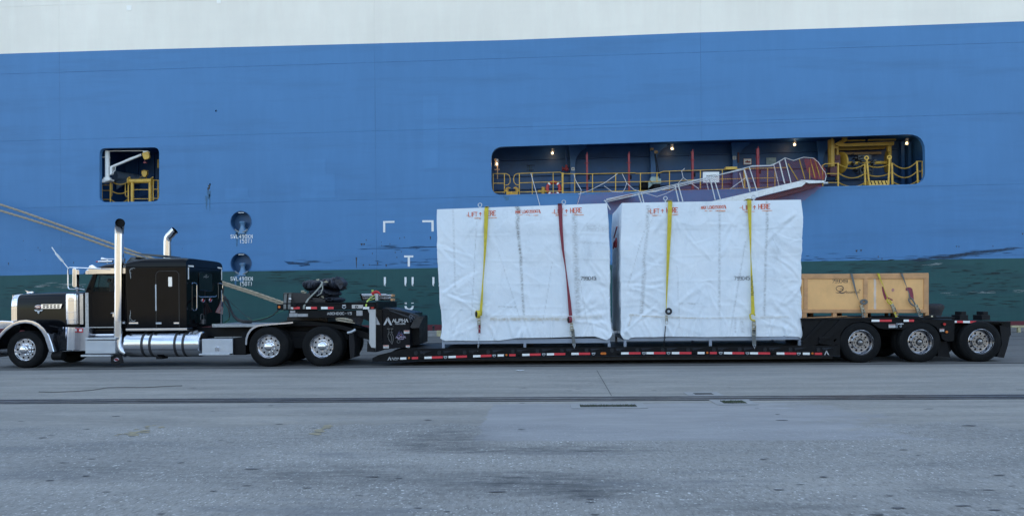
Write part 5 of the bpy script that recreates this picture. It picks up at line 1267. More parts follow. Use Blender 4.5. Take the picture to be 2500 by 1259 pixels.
g = MB(); g.pbox(381,396,871,876,YT+.2,YT+.5); g.build('tank_bracket', darkm, tk)
# mudflaps
g = MB(); g.pprism([(271,866),(296,864),(301,885),(289,889),(272,889),(270,884)], YT+.1, YT+.13); k = g.build('mud_flap', flapm, truck)
g = MB(); p = P(284.5,877,YT+.09); n = 30; g.add([(p.x+.062*math.cos(2*math.pi*i/n), p.y, p.z+.04*math.sin(2*math.pi*i/n)) for i in range(n)], [tuple(range(n))]); g.torus((0,0,0), .001, .0001, 'Y', 4, 3)
kk = g.build('flap_emblem', mat('emblem_red', (.20,.03,.04), .4), k, smooth=0)
g = MB(); n = 40; pts = [Vector((p.x+.064*math.cos(2*math.pi*i/n), p.y-.003, p.z+.042*math.sin(2*math.pi*i/n))) for i in range(n)]; g.tube(pts, .005, 5, closed=True); g.build('emblem_rim', chrome, kk)
g = MB(); g.pprism([(851,806),(862,804),(866,840),(865,872),(855,873),(853,850)], YT+.05, YT+.62); g.build('mud_flap', flapm, truck)
g = MB(); g.tube([P(849,812,YT+.05), P(858,810,YT+.02), P(868,804,YT+.05)], .035, 10); g.build('flap_hanger', steel, truck)
# quarter fender
qo = [(598.5,841),(599.5,826),(603,814),(610,803.5),(619,796.5),(630,792),(650,790),(700,786.5),(715,785)]; qi = [(602.5,841),(603.5,828),(607,817),(613,807.5),(621,801),(631,796.5),(650,794),(700,790),(715,788.5)]
g = MB(); arcband(g, qo, qi, YT+.0, YT+.58); g.build('quarter_fender', chrome, truck, smooth=60)
g = MB(); g.pprism([(645,797),(700,782),(760,783),(830,792),(900,812),(905,830),(880,824),(840,806),(780,795),(700,796),(660,806)], YT+.35, YT+1.7); g.build('fifth_wheel_ramp', blackm, truck, bev=.01)
g = MB(); g.pbox(700,800,772,788,YT+.8,YT+1.6); g.build('fifth_wheel', mat('greasy_black', (.012,.012,.014), .3, .3, var=.5), truck, bev=.02)

# flag on the sleeper's rear corner -------------------------------------------
fl = empty('flag', (xb+.3, *rear(536, 765)), 'small stars and stripes flag hanging limp on a short pole behind the sleeper', 'flag')
fp = [(539,708),(540,792)]
yf_, zf_ = rear(539, 708); yf2, zf2 = rear(540.5, 790)
YF = YT+1.75
g = MB(); g.tube([P(541,708,YF), P(539.5,795,YF)], .012, 6); g.build('flag_pole', steel, fl)
nu, nv = 14, 22; A_, B_, C_, D_ = (539,731),(545.5,738),(527,762),(544,767)
v = []
for i in range(nu+1):
    for j in range(nv+1):
        u, w_ = i/nu, j/nv
        x_ = (A_[0]*(1-w_)+C_[0]*w_)*(1-u)+(B_[0]*(1-w_)+D_[0]*w_)*u+1.2*math.sin(w_*5)*(1-u); y_ = (A_[1]*(1-w_)+C_[1]*w_)*(1-u)+(B_[1]*(1-w_)+D_[1]*w_)*u
        v.append(P(x_, y_, YF+.03*math.sin(u*9+w_*2)))
g = MB()
for i in range(nu):
    for j in range(nv):
        mi = 2 if (j < 9 and i > 5) else (0 if i % 2 == 0 else 1)
        g.add([v[i*(nv+1)+j], v[i*(nv+1)+j+1], v[(i+1)*(nv+1)+j+1], v[(i+1)*(nv+1)+j]], [(0,1,2,3)], mi)
for i in range(4):
    for j in range(6):
        c = P(541+i*1.2, 737+j*2.2+i*.6, YF-.04); g.add([c+Vector((-.004,0,0)), c+Vector((0,0,-.004)), c+Vector((.004,0,0)), c+Vector((0,0,.004))], [(0,1,2,3)], 1)
g.build('flag_cloth', [mat('flag_red', (.38,.05,.06), .8), mat('flag_white', (.55,.53,.52), .8), mat('flag_blue', (.02,.03,.10), .8)], fl, smooth=60)

# ================================================================== lowboy trailer
tr = empty('lowboy_trailer', (P(1480, 868, YT).x, YT+1.3, 0), 'black three-axle lowboy trailer with red and white tape along its side', 'trailer')
YF_ = YT; YBk = YT+2.55
tm = blackm
edgem = mat('scuffed_edge_paint', (.012,.016,.024), .4, var=.4, vs=12, spec=.25)
g = MB(); g.pbox(691,917,742,755.8,YF_+.02,YF_+.2); g.pbox(691,917,742,755.8,YBk-.2,YBk); g.pbox(691,917,738,742,YF_+.0,YBk); g.pbox(676,691,742,756.5,YF_+.05,YBk-.05); g.pbox(917,922,735.5,755,YF_+.02,YBk)
g.build('gooseneck_deck', tm, tr, bev=.006)
g = MB(); g.pprism([(704.5,757),(900,757),(917,757),(917,790),(899,783),(878,774.5),(850,774.8),(750,775.8),(704.5,775.8)], YF_+.06, YF_+.24); g.pprism([(704.5,757),(917,757),(917,790),(899,783),(878,774.5),(704.5,775.8)], YBk-.3, YBk-.1); g.pbox(704.5,720,757,775,YF_+.24,YBk-.3); g.pbox(850,917,757,772,YF_+.24,YBk-.3)
g.build('gooseneck_beam', tm, tr, bev=.006)
k = ptext('A80HDGC-15', 799, 767.8, YF_+.055, 5.6, asp=.82, th=.2, sp=S(6.25, YF_)).build('lettering', silver, tr, smooth=0)
for q in ((708,720.5,757.5,763.5),(706,725.8,764.5,773),(726.5,751.5,765.5,772.5),(870,885,757.5,770)):
    g = MB(); g.pbox(*q, YF_+.045, YF_+.058); g.build('data_plate', grey, tr)
g = MB(); g.pprism([(859,743.5),(886,743.5),(886,749),(883,752.5),(859,752.5)], YF_+.0, YF_+.018); k = g.build('tie_down_plate', mat('worn_plate', (.42,.40,.38), .5, var=.2, vs=20), tr)
ptext('D', 868, 750.8, YF_-.004, 5, asp=1.1, th=.3).build('plate_mark', darkm, k, smooth=0)
g = MB(); g.torus(P(840,748,YF_+.0), .045, .012, 'Y', 16, 6, a0=math.pi, a1=2*math.pi); g.pbox(835.5,844,743.5,746.5,YF_-.01,YF_+.02); g.build('lashing_ring', steel, tr)
for a in (716, 908):
    g = MB(); g.pprism([(a-6,746),(a-4,742.5),(a+5,742.5),(a+7,746),(a+6,749),(a-5,749)], YF_-.05, YF_+.03); g.build('lamp_guard', tm, tr, bev=.008)
g = MB(); g.cyl(P(681.7,749,YF_+.05), P(681.7,749,YF_+.02), .032, 16); g.build('marker_light', amber, tr)
g = MB(); g.cyl(P(909,749.5,YF_+.0), P(909,749.5,YF_-.03), .045, 16); g.build('marker_light', redlens, tr)
def tape(parts, yc, h, Y, par=tr):
    g = MB()
    for a, b, m_ in parts:
        ya = yc(a) if callable(yc) else yc; yb = yc(b) if callable(yc) else yc
        p = pl([(a,ya-h/2),(b,yb-h/2),(b,yb+h/2),(a,ya+h/2)], Y); g.prism(p, Y-.003, Y, m_)
    return g.build('reflective_tape', [whtape, redtape], par, smooth=0)
for q in (((707,716,0),(716,732,1)), ((747,758.8,0),(758.8,773.8,1)), ((784,800,0),(800,814.6,1)), ((886,901.4,0),)): tape(q, 751.3, 5.6, YF_+.017)
# neck: white post, dark panel, main housing
g = MB(); g.pprism([(897,754.5),(917,754.5),(917,848),(906.5,848),(901.5,838),(901.5,765)], YF_+.02, YF_+.12); g.build('neck_post', mat('post_white', (.45,.45,.45), .35, var=.1, vs=2, dirt=(.2,.2,.2), da=.4), tr, bev=.005)
g = MB(); g.pprism([(917.5,755),(932.5,755),(934,845),(931,856),(917.5,859)], YF_+.05, YF_+.4); g.build('neck_plate', mat('neck_black', (.004,.005,.007), .15, var=.2, spec=.2), tr, bev=.004)
g = MB(); g.add([(a, YF_+.046, b) for a, b in pl([(918.5,772),(928,792),(918.5,792)], YF_+.046)], [(2,1,0)]); 
g.build('neck_painted_reflection', grey, tr, smooth=0)  # flat grey triangle painted on as a reflection in the black panel
g = MB(); g.pprism([(932.5,751),(948,754),(1000,764),(1000.5,846),(985,848),(933,853)], YF_+.10, YF_+2.2); hs = g.build('neck_housing', mat('housing_black', (.004,.005,.008), .3, var=.25, vs=2, spec=.16), tr, bev=.006)
g = MB(); g.pprism([(1000.5,800),(1008,787),(1022,770),(1024,775),(1024.5,840),(1000.5,846)], YF_+.5, YF_+1.9); g.build('neck_foot', tm, tr, bev=.006)
g = MB(); g.pprism([(1001,798),(1012,776),(1022,773),(1034,773),(1022,800),(1006,801)], YF_+.06, YF_+.14)
g.pprism([(938,750),(950,750),(1012,766),(1021,768),(1021,775),(1012,775),(948,757)], YF_+.12, YF_+.3)
g.tube([P(955,759,YF_+.05), P(1003,775,YF_+.03), P(1010,782,YF_+.03)], .018, 8); g.tube([P(950,757,YF_+.05), P(1008,780,YF_+.03)], .012, 8)
for i in range(7): g.pbox(1024+i*1.7, 1025+i*1.7, 771.5, 776, YF_+.05, YF_+.14)
g.build('swing_arm', mat('arm_black', (.010,.012,.016), .4, 0, var=.3, vs=8), tr, bev=.004)
g = MB(); g.torus(P(1003,772,YF_+.02), .035, .01, 'Y', 16, 5)
for k_ in range(14): g.sphere(P(1003+R.uniform(-4,9), 776+R.uniform(-4,9), YF_+.02), .014, 8)
g.build('arm_pins', mat('pin_steel', (.10,.11,.13), .4, .5), tr)
def alpha_logo(x, y, h, Y, par, sub=True, m_=silver):
    # big A without a bar: two slanted prongs, then the word
    g = MB(); w_ = h*1.1
    for q in ([(x,y),(x+w_*.44,y-h),(x+w_*.58,y-h*1.0),(x+w_*.36,y-h*.30),(x+w_*.18,y)], [(x+w_*.44,y-h),(x+w_*.58,y-h),(x+w_,y),(x+w_*.76,y),(x+w_*.44,y-h*.62)]):
        p = pl(q, Y); g.add([(a, Y-.004, b) for a, b in p], [tuple(range(len(p)))[::-1]])
    if sub:
        ptext('aLPHa', x+w_*1.03, y-h*.37, Y-.004, h*.38, asp=.84, th=.24, sp=S(h*.412, Y), mb=g)
        ptext('TRAILERS', x+w_*1.34, y-h*.08, Y-.004, h*.17, asp=.72, th=.24, sp=S(h*.165, Y), mb=g)
    for f in g.f: pass
    return g.build('lettering', m_, par, smooth=0)
alpha_logo(936, 793, 19.5, YF_+.10, hs)
# flag coloured badge
g = MB(); ya = YF_+.095
def tri(q, mi): p = pl(q, ya); g.add([(a, ya, b) for a, b in p], [tuple(range(len(p)))[::-1]], mi)
tri([(968.5,819),(976.5,804),(980,808),(974.5,819)], 0); tri([(976.5,804),(987,819),(981,819),(975,808)], 0)
for k_ in range(5): tri([(969.5+k_*1.6,818.3-k_*2.6),(976+k_*.8,818.3-k_*2.6),(976.4+k_*.6,817.2-k_*2.6),(970.2+k_*1.6,817.2-k_*2.6)], 1 if k_ % 2 else 2)
for k_ in range(4): tri([(978.5-k_*.3,818.3-k_*2.6),(985.5-k_*1.7,818.3-k_*2.6),(984.7-k_*1.7,817.2-k_*2.6),(978.2-k_*.3,817.2-k_*2.6)], 1 if k_ % 2 == 0 else 2)
g.build('flag_badge', [mat('badge_navy', (.06,.06,.14), .5), redtape, whitep], hs, smooth=0)
g = MB(); ptext('aLPHa', 966.5, 824.6, ya, 4, asp=1.05, th=.3, gap=.2, mb=g); ptext('TRAILERS', 970.5, 828, ya, 1.8, asp=.9, th=.3, gap=.2, mb=g); g.build('lettering', mat('badge_text', (.35,.28,.38), .5), hs, smooth=0)
for a, b, c, d in ((986,999.5,806,813.5),(935.5,949,842,849.5),(991,1000.3,842.2,847.2)):
    g = MB(); g.pbox(a,b,c,d,YF_+.09,YF_+.098,0); k = g.build('warning_sticker', mat('sticker_white', (.6,.6,.6), .5), hs)
    g = MB(); g.pbox(a+.6,b-.6,c+.5,c+2.2,YF_+.086,YF_+.0895); g.build('sticker_header', mat('sticker_orange', (.55,.12,.05), .5), k)
    g = MB()
    for j in range(3): g.pbox(a+4, b-1, c+3.2+j*1.4, c+3.8+j*1.4, YF_+.086, YF_+.0895)
    g.build('sticker_text', grey, k)
g = MB()
for l in ([(946,802),(950,803),(949,810),(953,810)],[(953,802),(957,803),(955,810),(959,811)],[(949,810),(947,820),(950,830),(957,838)],[(955,810),(960,820),(960,830),(957,840)],[(951,812),(956,822),(956,834)]): g.tube([P(a,b,YF_+.06) for a,b in l], .010, 6)
g.pbox(945,951,801,803,YF_+.04,YF_+.1); g.pbox(953,959,801,803,YF_+.04,YF_+.1); g.torus(P(973,833,YF_+.09), .04, .008, 'Y', 16, 5)
for a, b in ((948,797),(960,796)): g.sphere(P(a,b,YF_+.09), .008, 6)
g.build('hydraulic_hose', mat('hose_grey', (.10,.10,.10), .5, .3, var=.5, vs=20), hs)
g = MB(); g.pprism([(897,832),(906,848),(916,850),(917,859),(896,858)], YF_+.08, YF_+.12); g.build('neck_flap', flapm, tr)
# well deck --------------------------------------------------------------------
def ty(x): return float(np.interp(x, [960,985,1200,1300,1400,1580,1750,2016,2100], [875,874.3,867.5,865,863,861.3,861,863,863.5]))
def dt(x): return float(np.interp(x, [909,924,978,1000,1150,1300,1960,2030,2052], [873.5,866,853,850.3,849.8,848.5,843.5,842.8,842.6]))
def db(x): return float(np.interp(x, [909,960,1050,1300,1580,1960,2052], [882,884,880.5,872,868.5,868.5,868.8]))
xsd = [909,924,950,978,1000,1050,1100,1200,1300,1400,1500,1600,1700,1800,1900,1960,2030,2051]
def deckside(Y0, Y1):
    g = MB(); n = len(xsd); v = []
    for x_ in xsd:
        t, b = P(x_, dt(x_), YF_), P(x_, db(x_), YF_); v += [(t.x,Y0,t.z),(b.x,Y0,b.z),(t.x,Y1,t.z),(b.x,Y1,b.z)]
    g.add(v, [f for i in range(n-1) for f in ((4*i,4*i+1,4*i+5,4*i+4),(4*i,4*i+4,4*i+6,4*i+2),(4*i+1,4*i+3,4*i+7,4*i+5),(4*i+2,4*i+6,4*i+7,4*i+3))]+[(0,2,3,1),(4*n-4,4*n-3,4*n-1,4*n-2)])
    return g
g = deckside(YF_, YF_+.12); sb = g.build('side_beam', tm, tr, smooth=20)
g = deckside(YF_+2.43, YF_+2.55); g.build('side_beam', tm, tr, smooth=20)
g = MB(); v = []
for x_ in xsd[2:]:
    t = P(x_, dt(x_)+.6, YF_); v += [(t.x,YF_+.121,t.z),(t.x,YF_+2.429,t.z),(t.x,YF_+.121,t.z-.06),(t.x,YF_+2.429,t.z-.06)]
n = len(xsd)-2
g.add(v, [f for i in range(n-1) for f in ((4*i,4*i+4,4*i+5,4*i+1),(4*i+2,4*i+3,4*i+7,4*i+6))])
for x_ in range(960, 2040, 60): 
    t = P(x_, dt(x_), YF_); g.box(t.x-.04, t.x+.04, YF_+.12, YF_+2.43, t.z-.2, t.z-.07)
t0 = P(1000, 850, YF_); g.box(P(985,860,YF_).x, P(2040,860,YF_).x, YF_+.2, YF_+.3, .10, .28); g.box(P(985,860,YF_).x, P(2040,860,YF_).x, YF_+2.2, YF_+2.3, .10, .28)
g.build('deck_floor', mat('deck_steel', (.018,.018,.02), .55, var=.5, vs=3, dirt=(.07,.06,.05), da=.6, ds=2), tr, smooth=0)
# flange along the lower edge
g = MB(); v = []
for x_ in xsd[1:]:
    b = P(x_, db(x_), YF_); v += [(b.x,YF_-.018,b.z),(b.x,YF_-.018,b.z+.012),(b.x,YF_,b.z+.012),(b.x,YF_,b.z)]
n = len(xsd)-1; g.add(v, [(4*i+j, 4*i+4+j, 4*i+4+(j+1)%4, 4*i+(j+1)%4) for i in range(n-1) for j in range(4)]); g.build('beam_flange', edgem, sb, smooth=0)
bays = [1028,1087.5,1206.7,1266.6,1327.5,1449,1510,1572,1632,1696,1759.5,1824.7,1887,1950]
for i, a in enumerate(bays):
    c = P(a, ty(a)-.5, YF_-.014); g = MB(); g.torus(c, .036, .010, 'Y', 14, 6, a0=math.pi*1.0, a1=2*math.pi); g.box(c.x-.045, c.x+.045, c.y-.01, c.y+.014, c.z, c.z+.02); g.build('lashing_ring', steel if i % 3 else tm, tr)
rec = mat('recess_black', (.004,.004,.005), .6)
nb = [1015,1072,1134,1192,1252,1312,1372,1432,1494,1556,1618,1680,1743,1806,1868,1930,1998]
for i, a in enumerate(nb):
    b = (dt(a)+ty(a)-3)/2+1.2; g = MB(); q = P(a-4.2,b-5,YF_), P(a+4.2,b+5,YF_); g.holed(rrect(q[0].x,q[1].x,q[1].z,q[0].z,.03), [rrect(q[0].x+.012,q[1].x-.012,q[1].z+.012,q[0].z-.012,.025)], YF_-.008, depth=.008); k = g.build('stake_pocket', edgem, tr, smooth=0)
    g = MB(); g.holed(rrect(q[0].x+.012,q[1].x-.012,q[1].z+.012,q[0].z-.012,.025), [], YF_-.002, depth=.001); g.build('pocket_hole', rec, k, smooth=0)
    if i % 2 == 0:
        g = MB(); g.pprism([(a+17,b+3),(a+20,b-4),(a+24,b-4),(a+21,b+3)], YF_-.003, YF_); g.build('slot_hole', rec, tr, smooth=0)
    g = MB(); g.pprism([(a+10,b-4.5),(a+38,b-5),(a+12,b+2)], YF_-.012, YF_); g.build('outrigger_gusset', edgem, tr, smooth=0)
W_, R_ = 0, 1
TP = [((977,992,0),), ((1005.4,1020.6,1),), ((1036,1054,0),(1054,1081,1)), ((1095,1113,0),(1113,1140,1)), ((1155,1173,0),(1173,1200,1)), ((1215,1230,0),), ((1243.4,1258.8,1),), ((1275,1293,0),(1293,1320,1)), ((1334.8,1352.6,0),(1352.6,1380,1)), ((1395,1413,0),(1413,1441,1)),
      ((1516.5,1535,0),(1535,1564,1)), ((1578,1596,0),(1596,1625,1)), ((1640,1658.5,0),(1658.5,1688,1)), ((1703,1720,0),), ((1733,1750,1),), ((1767.5,1787.5,0),(1787.5,1817,1)), ((1831,1850.7,0),(1850.7,1880,1)), ((1896,1915,0),(1915,1944,1)), ((1960,1977,0),), ((1989,2007,1),)]
for q in TP: tape(q, ty, 5.4, YF_-.001)
for a in (998.8, 1236.5, 1726.5, 1983):
    c = P(a, ty(a)-.8, YF_); g = MB(); g.cyl(c, c+Vector((0,-.025,0)), .027, 14); g.build('marker_light', amber, tr)
g = MB(); q = P(1466,ty(1470)-3,YF_), P(1480,ty(1470)+2.5,YF_); g.holed(rrect(q[0].x,q[1].x,q[1].z,q[0].z,.025), [], YF_-.02, depth=.02); g.build('turn_signal', amber, tr, smooth=0)
alpha_logo(946, 879, 9, YF_, tr)
g = MB()
for q in ([(2012.5,865.8),(2017,855),(2018.6,855),(2017,860.5),(2014.8,865.8)], [(2017,855),(2018.6,855),(2024.5,865.8),(2021.3,865.8),(2017.6,858.5)]): p = pl(q, YF_-.003); g.add([(a, YF_-.003, b) for a, b in p], [tuple(range(5))[::-1]])
g.build('lettering', silver, tr, smooth=0)
# rear frame ---------------------------------------------------------------------
yr = YF_+.03
sp = [(1955,776.5),(2079,777),(2331,780.5),(2331,786),(2330,800),(2329,830),(2322,833),(2306,832),(2296,815),(2286,798),(2268,788),(2250,785),(2232,788),(2216,797),(2206,803),(2160,803),(2145,800),(2128,788),(2104,784),(2080,788),(2062,800),(2052,815),(2051,868.8),(2028,868.8),(2029,842),(1999,838),(1990,843),(1958,843),(1962,800)]
g = MB(); p = pl(sp, yr); g.holed(p, [pl([(2036,829),(2040,826),(2043,827),(2039,833),(2035.5,834)], yr), pl([(2036,844),(2040,841),(2043,842),(2039,848),(2035.5,849)], yr), pl([(2036,860),(2040,857),(2043,858),(2039,864),(2035.5,865)], yr)], yr, depth=.05); g.build('rear_side_plate', tm, tr, smooth=0)
g = MB(); g.pprism([(1955,776.5),(2079,777),(2030,823),(2029,843),(1958,843)], yr+.6, yr+1.9); g.build('rear_bulkhead', tm, tr, bev=.006)
g = MB()
for q in ([(2010,778),(2024,778),(1966,836),(1956,836)], [(2052,779),(2079,778),(2030,824),(2000,838),(1998,832)]): g.pprism(q, yr-.03, yr+.04)
g.pbox(2000,2029,822,828,yr-.04,yr+.1); g.build('slope_rib', tm, tr, bev=.006)
g = MB(); g.pbox(1960,2331,774.5,779.5,yr-.03,YBk); g.pprism([(2331,781),(2468,784.5),(2468,788),(2440,788.5),(2331,786)], yr+.05, YBk); g.pbox(2052,2331,781,800,yr+.9,yr+1.7)
g.build('rear_deck', tm, tr, bev=.006)
g = MB(); g.pprism([(2320,785),(2466,787),(2466,816),(2458,822),(2446,805),(2420,793),(2400,789),(2370,791),(2350,800),(2335,812),(2322,815)], yr+.35, yr+.42); g.pprism([(2440,786),(2467,788),(2468,818),(2452,800)], yr+.3, yr+.36); g.build('rear_frame_plate', tm, tr, smooth=0)
g = MB(); g.pprism([(2441,793),(2466,800),(2466,818),(2460,845),(2451,873),(2434,870),(2446,840)], yr+.18, yr+.8); g.build('rear_mud_flap', flapm, tr)
g = MB(); g.pprism([(2298,797),(2321,797),(2327,832),(2313,833),(2299,826)], yr-.02, yr+.0); g.build('wheel_guard', tm, tr, bev=.004)
g = MB(); g.pprism([(2290,833),(2312,833),(2320,872),(2290,869)], yr+.3, yr+.36); g.build('mud_flap', flapm, tr)
for q in (((2127.7,2147,0),(2147,2177,1)), ((2206,2219,0),(2219,2231.7,1))): tape(q, 782.2, 5.2, yr-.03)
tape(((2322,2336,0),(2336,2351,1),(2351,2368,0),(2368,2383.6,1)), lambda x: 784.5+(x-2322)*.02, 5, yr+.05-.0)
for a, b, c, d in ((2170,2186,791,799.5),(2294.5,2305,802,809)):
    g = MB(); g.pbox(a,b,c,d,yr-.035,yr-.03); k = g.build('warning_sticker', mat('sticker_white', (.6,.6,.6), .5), tr)
    g = MB(); g.pbox(a+.6,b-.6,c+.5,c+2,yr-.039,yr-.0355); g.build('sticker_header', RD, k)
    g = MB()
    for j in range(3): g.pbox(a+1.5, b-1.5, c+3+j*1.6, c+3.6+j*1.6, yr-.039, yr-.0355)
    g.build('sticker_text', grey, k)
for a, b, m_, r_ in ((2304.7,790.8,redlens,.034),(2310,809.6,amber,.032),(2458.5,802,redlens,.034)):
    c = P(a, b, yr-.02+(.32 if a > 2400 else 0)); g = MB(); g.cyl(c, c+Vector((0,-.03,0)), r_, 16); k = g.build('marker_light', m_, tr)
    g = MB(); g.torus(c+Vector((0,-.012,0)), r_+.008, .008, 'Y', 20, 5); g.build('light_bezel', rubber, k)
g = MB()
for a, b in ((2190,791),(2200,790.5),(2189,797),(2199,796)): c = P(a, b, yr-.03); g.torus(c, .02, .006, 'Y', 12, 5)
g.pbox(2192,2206,789,791.5,yr-.04,yr-.03); g.build('glad_hand', steel, tr)
g = MB(); g.pprism([(2263,776),(2265,771),(2270,769),(2283,769),(2289,774),(2291,777)], YF_+.1, YF_+.3); k = g.build('hinge_plate', tm, tr, bev=.01)
g = MB(); c = P(2275,772,YF_+.1); g.cyl(c, c+Vector((0,-.012,0)), .024, 14); g.build('marker_light', mat('pale_lens', (.7,.6,.4), .3), k)
for a in (2353.5, 2407):
    g = MB(); g.pbox(a-10, a+10.5, 768.5, 781, YF_+.9, YF_+1.3); g.pbox(a-6.5, a+5.5, 760, 768.5, YF_+.95, YF_+1.25); g.pbox(a-8, a-7, 760, 768, YF_+.93, YF_+.95)
    top(g, 'rubber_block', flapm, 'black rubber block on the bare rear trailer deck, %s' % ('nearer the wooden box' if a < 2400 else 'nearer the trailer\'s tail end'), 'block', 'rubber blocks on the rear deck', bev=.01)
for a, y_ in ((2103, 0), (2248.5, 0), (2396, .02)):
    make_wheel('trailer', RTR, .26, wpos(a, RTR, YT+y_), tr)
    for d_ in (1.96, 2.27): tyre_only('trailer', RTR, wpos(a, RTR)+Vector((0,d_,0)), tr)
for a in (2103, 2248.5, 2396):
    g = MB(); c = wpos(a, RTR); g.cyl((c.x, YT+.3, c.z), (c.x, YT+2.3, c.z), .075, 12); g.box(c.x-.35, c.x+.1, YT+.7, YT+.8, c.z, c.z+.3); g.box(c.x-.35, c.x+.1, YT+1.8, YT+1.9, c.z, c.z+.3); g.build('axle', darkm, tr)

# ---------------------------------------------------------------- hoses between truck and trailer
hm = mat('black_hose', (.015,.015,.018), .4, var=.3)
def coil(pts, r, rc_, turns, Y0, Y1):
    g = MB(); P_ = [P(a, b, Y0+(Y1-Y0)*i/(len(pts)-1)) for i, (a, b) in enumerate(pts)]
    q = []; 
    for i in range(len(P_)-1):
        for k in range(int(turns/(len(P_)-1)*10)):
            q.append(P_[i].lerp(P_[i+1], k/int(turns/(len(P_)-1)*10)))
    path = [c+Vector((0, math.cos(i*.628)*rc_, math.sin(i*.628)*rc_)) for i, c in enumerate(q)]
    g.tube(path, r, 5); return g
Ya, Yb_ = YT+1.5, YT+1.0
g = coil([(547,726),(556,735),(563,755),(570,770),(580,780),(594,784.5),(615,785)], .014, .035, 50, Ya, Yb_)
g.tube([P(a, b, Yb_) for a, b in ((615,785),(632,782),(650,777),(668,768),(679,757))], .016, 6)
top(g, 'air_hose', hm, 'coiled black air hose drooping from the sleeper to the trailer gooseneck', 'hose', 'air hoses')
g = MB(); g.tube([P(a, b, Ya) for a, b in ((535,792),(548,788),(558,780),(561,768),(557,752),(548,738),(545,728),(548,722),(552,726))], .018, 6)
g.tube([P(a, b, Yb_+.1) for a, b in ((545,715),(547,700),(543,706),(545,722),(549,732))], .012, 6)
top(g, 'air_hose', hm, 'smooth black hose looping up beside the flag on the sleeper', 'hose', 'air hoses')
g = MB(); g.tube([P(a, b, Yb_) for a, b in ((520,790),(538,792),(552,787),(560,775))], .009, 6); g.tube([P(a, b, Yb_) for a, b in ((604,775),(616,782),(630,779),(650,774),(672,766),(692,757))], .010, 6)
top(g, 'air_hose', mat('green_hose', (.04,.16,.09), .5), 'thin green air line drooping between truck deck plate and gooseneck', 'hose', 'air hoses')
g = MB(); g.tube([P(552,727,Ya), P(605,776,Yb_), P(614,784,Yb_)], .007, 5); g.tube([P(605,772,Yb_), P(616,782,Yb_)], .012, 5)
top(g, 'cord', hm, 'taut thin black cord running straight down from the sleeper handle to the hoses', 'cord')
# ================================================================== wrapped crates
def tarpmat():
    m = bpy.data.materials.new('white_tarpaulin'); m.use_nodes = True; t = m.node_tree; b = t.nodes['Principled BSDF']
    N = t.nodes.new; L = t.links.new; tc = N('ShaderNodeTexCoord')
    def nz(s, st=(1,1,1), d=6, r=.6):
        mp = N('ShaderNodeMapping'); mp.inputs['Scale'].default_value = st; n = N('ShaderNodeTexNoise'); n.inputs['Scale'].default_value = s; n.inputs['Detail'].default_value = d; n.inputs['Roughness'].default_value = r
        L(tc.outputs['Object'], mp.inputs[0]); L(mp.outputs[0], n.inputs[0]); return n.outputs['Fac']
    def rng(f, a, b_, c, d):
        r = N('ShaderNodeMapRange'); r.inputs[1].default_value = a; r.inputs[2].default_value = b_; r.inputs[3].default_value = c; r.inputs[4].default_value = d; L(f, r.inputs[0]); return r.outputs[0]
    def mix(f, a, c):
        x = N('ShaderNodeMix'); x.data_type = 'RGBA'; L(f, x.inputs[0])
        for i, q in ((6, a), (7, c)):
            if isinstance(q, tuple): x.inputs[i].default_value = (*q, 1)
            else: L(q, x.inputs[i])
        return x.outputs[2]
    c = mix(rng(nz(.9), .3, .7, 0, 1), (.67,.725,.78), (.75,.785,.82))
    c = mix(rng(nz(2.2, (1,1,.5), 9, .75), .56, .74, 0, .35), c, (.36,.40,.44))
    c = mix(rng(nz(26, (1,1,1), 5, .7), .66, .76, 0, .5), c, (.26,.28,.31))
    at = N('ShaderNodeAttribute'); at.attribute_name = 'stain'; mu = N('ShaderNodeMath'); mu.operation = 'MULTIPLY'
    L(at.outputs['Fac'], mu.inputs[0]); L(rng(nz(13, (1,1,2.2), 6, .75), .40, .62, .08, 1), mu.inputs[1])
    c = mix(mu.outputs[0], c, (.14,.125,.11))
    a2 = N('ShaderNodeAttribute'); a2.attribute_name = 'rusty'; mu2 = N('ShaderNodeMath'); mu2.operation = 'MULTIPLY'
    L(a2.outputs['Fac'], mu2.inputs[0]); L(rng(nz(9, (1,1,1), 6, .7), .35, .65, .2, 1), mu2.inputs[1])
    c = mix(mu2.outputs[0], c, (.42,.33,.20))
    L(c, b.inputs['Base Color']); b.inputs['Roughness'].default_value = .42; b.inputs['Specular IOR Level'].default_value = .4
    bp = N('ShaderNodeBump'); bp.inputs['Strength'].default_value = .5; bp.inputs['Distance'].default_value = .02
    vo = N('ShaderNodeTexVoronoi'); vo.feature = 'DISTANCE_TO_EDGE'; vo.inputs['Scale'].default_value = 2.3
    mp = N('ShaderNodeMapping'); L(tc.outputs['Object'], mp.inputs[0]); nn = N('ShaderNodeTexNoise'); nn.inputs['Scale'].default_value = 1.6; nn.inputs['Detail'].default_value = 4; L(tc.outputs['Object'], nn.inputs[0])
    ad = N('ShaderNodeMix'); ad.data_type = 'RGBA'; ad.blend_type = 'LINEAR_LIGHT'; ad.inputs[0].default_value = .35; L(tc.outputs['Object'], ad.inputs[6]); L(nn.outputs['Color'], ad.inputs[7]); L(ad.outputs[2], vo.inputs[0])
    cr = rng(vo.outputs['Distance'], 0, .09, 0, 1)
    s1 = N('ShaderNodeMath'); s1.operation = 'MULTIPLY_ADD'; s1.inputs[1].default_value = .16; L(cr, s1.inputs[0]); L(nz(4.5, (1,1,.7), 9, .68), s1.inputs[2]); L(s1.outputs[0], bp.inputs['Height']); L(bp.outputs[0], b.inputs['Normal'])
    return m
TARP = tarpmat()
framem = mat('crate_frame_grey', (.26,.30,.37), .45, var=.12, vs=5, dirt=(.1,.1,.1), da=.4, ds=5)
orange = mat('orange_spray', (.62,.10,.035), .6, var=.3, vs=14)
marker = mat('black_marker', (.03,.03,.035), .6)
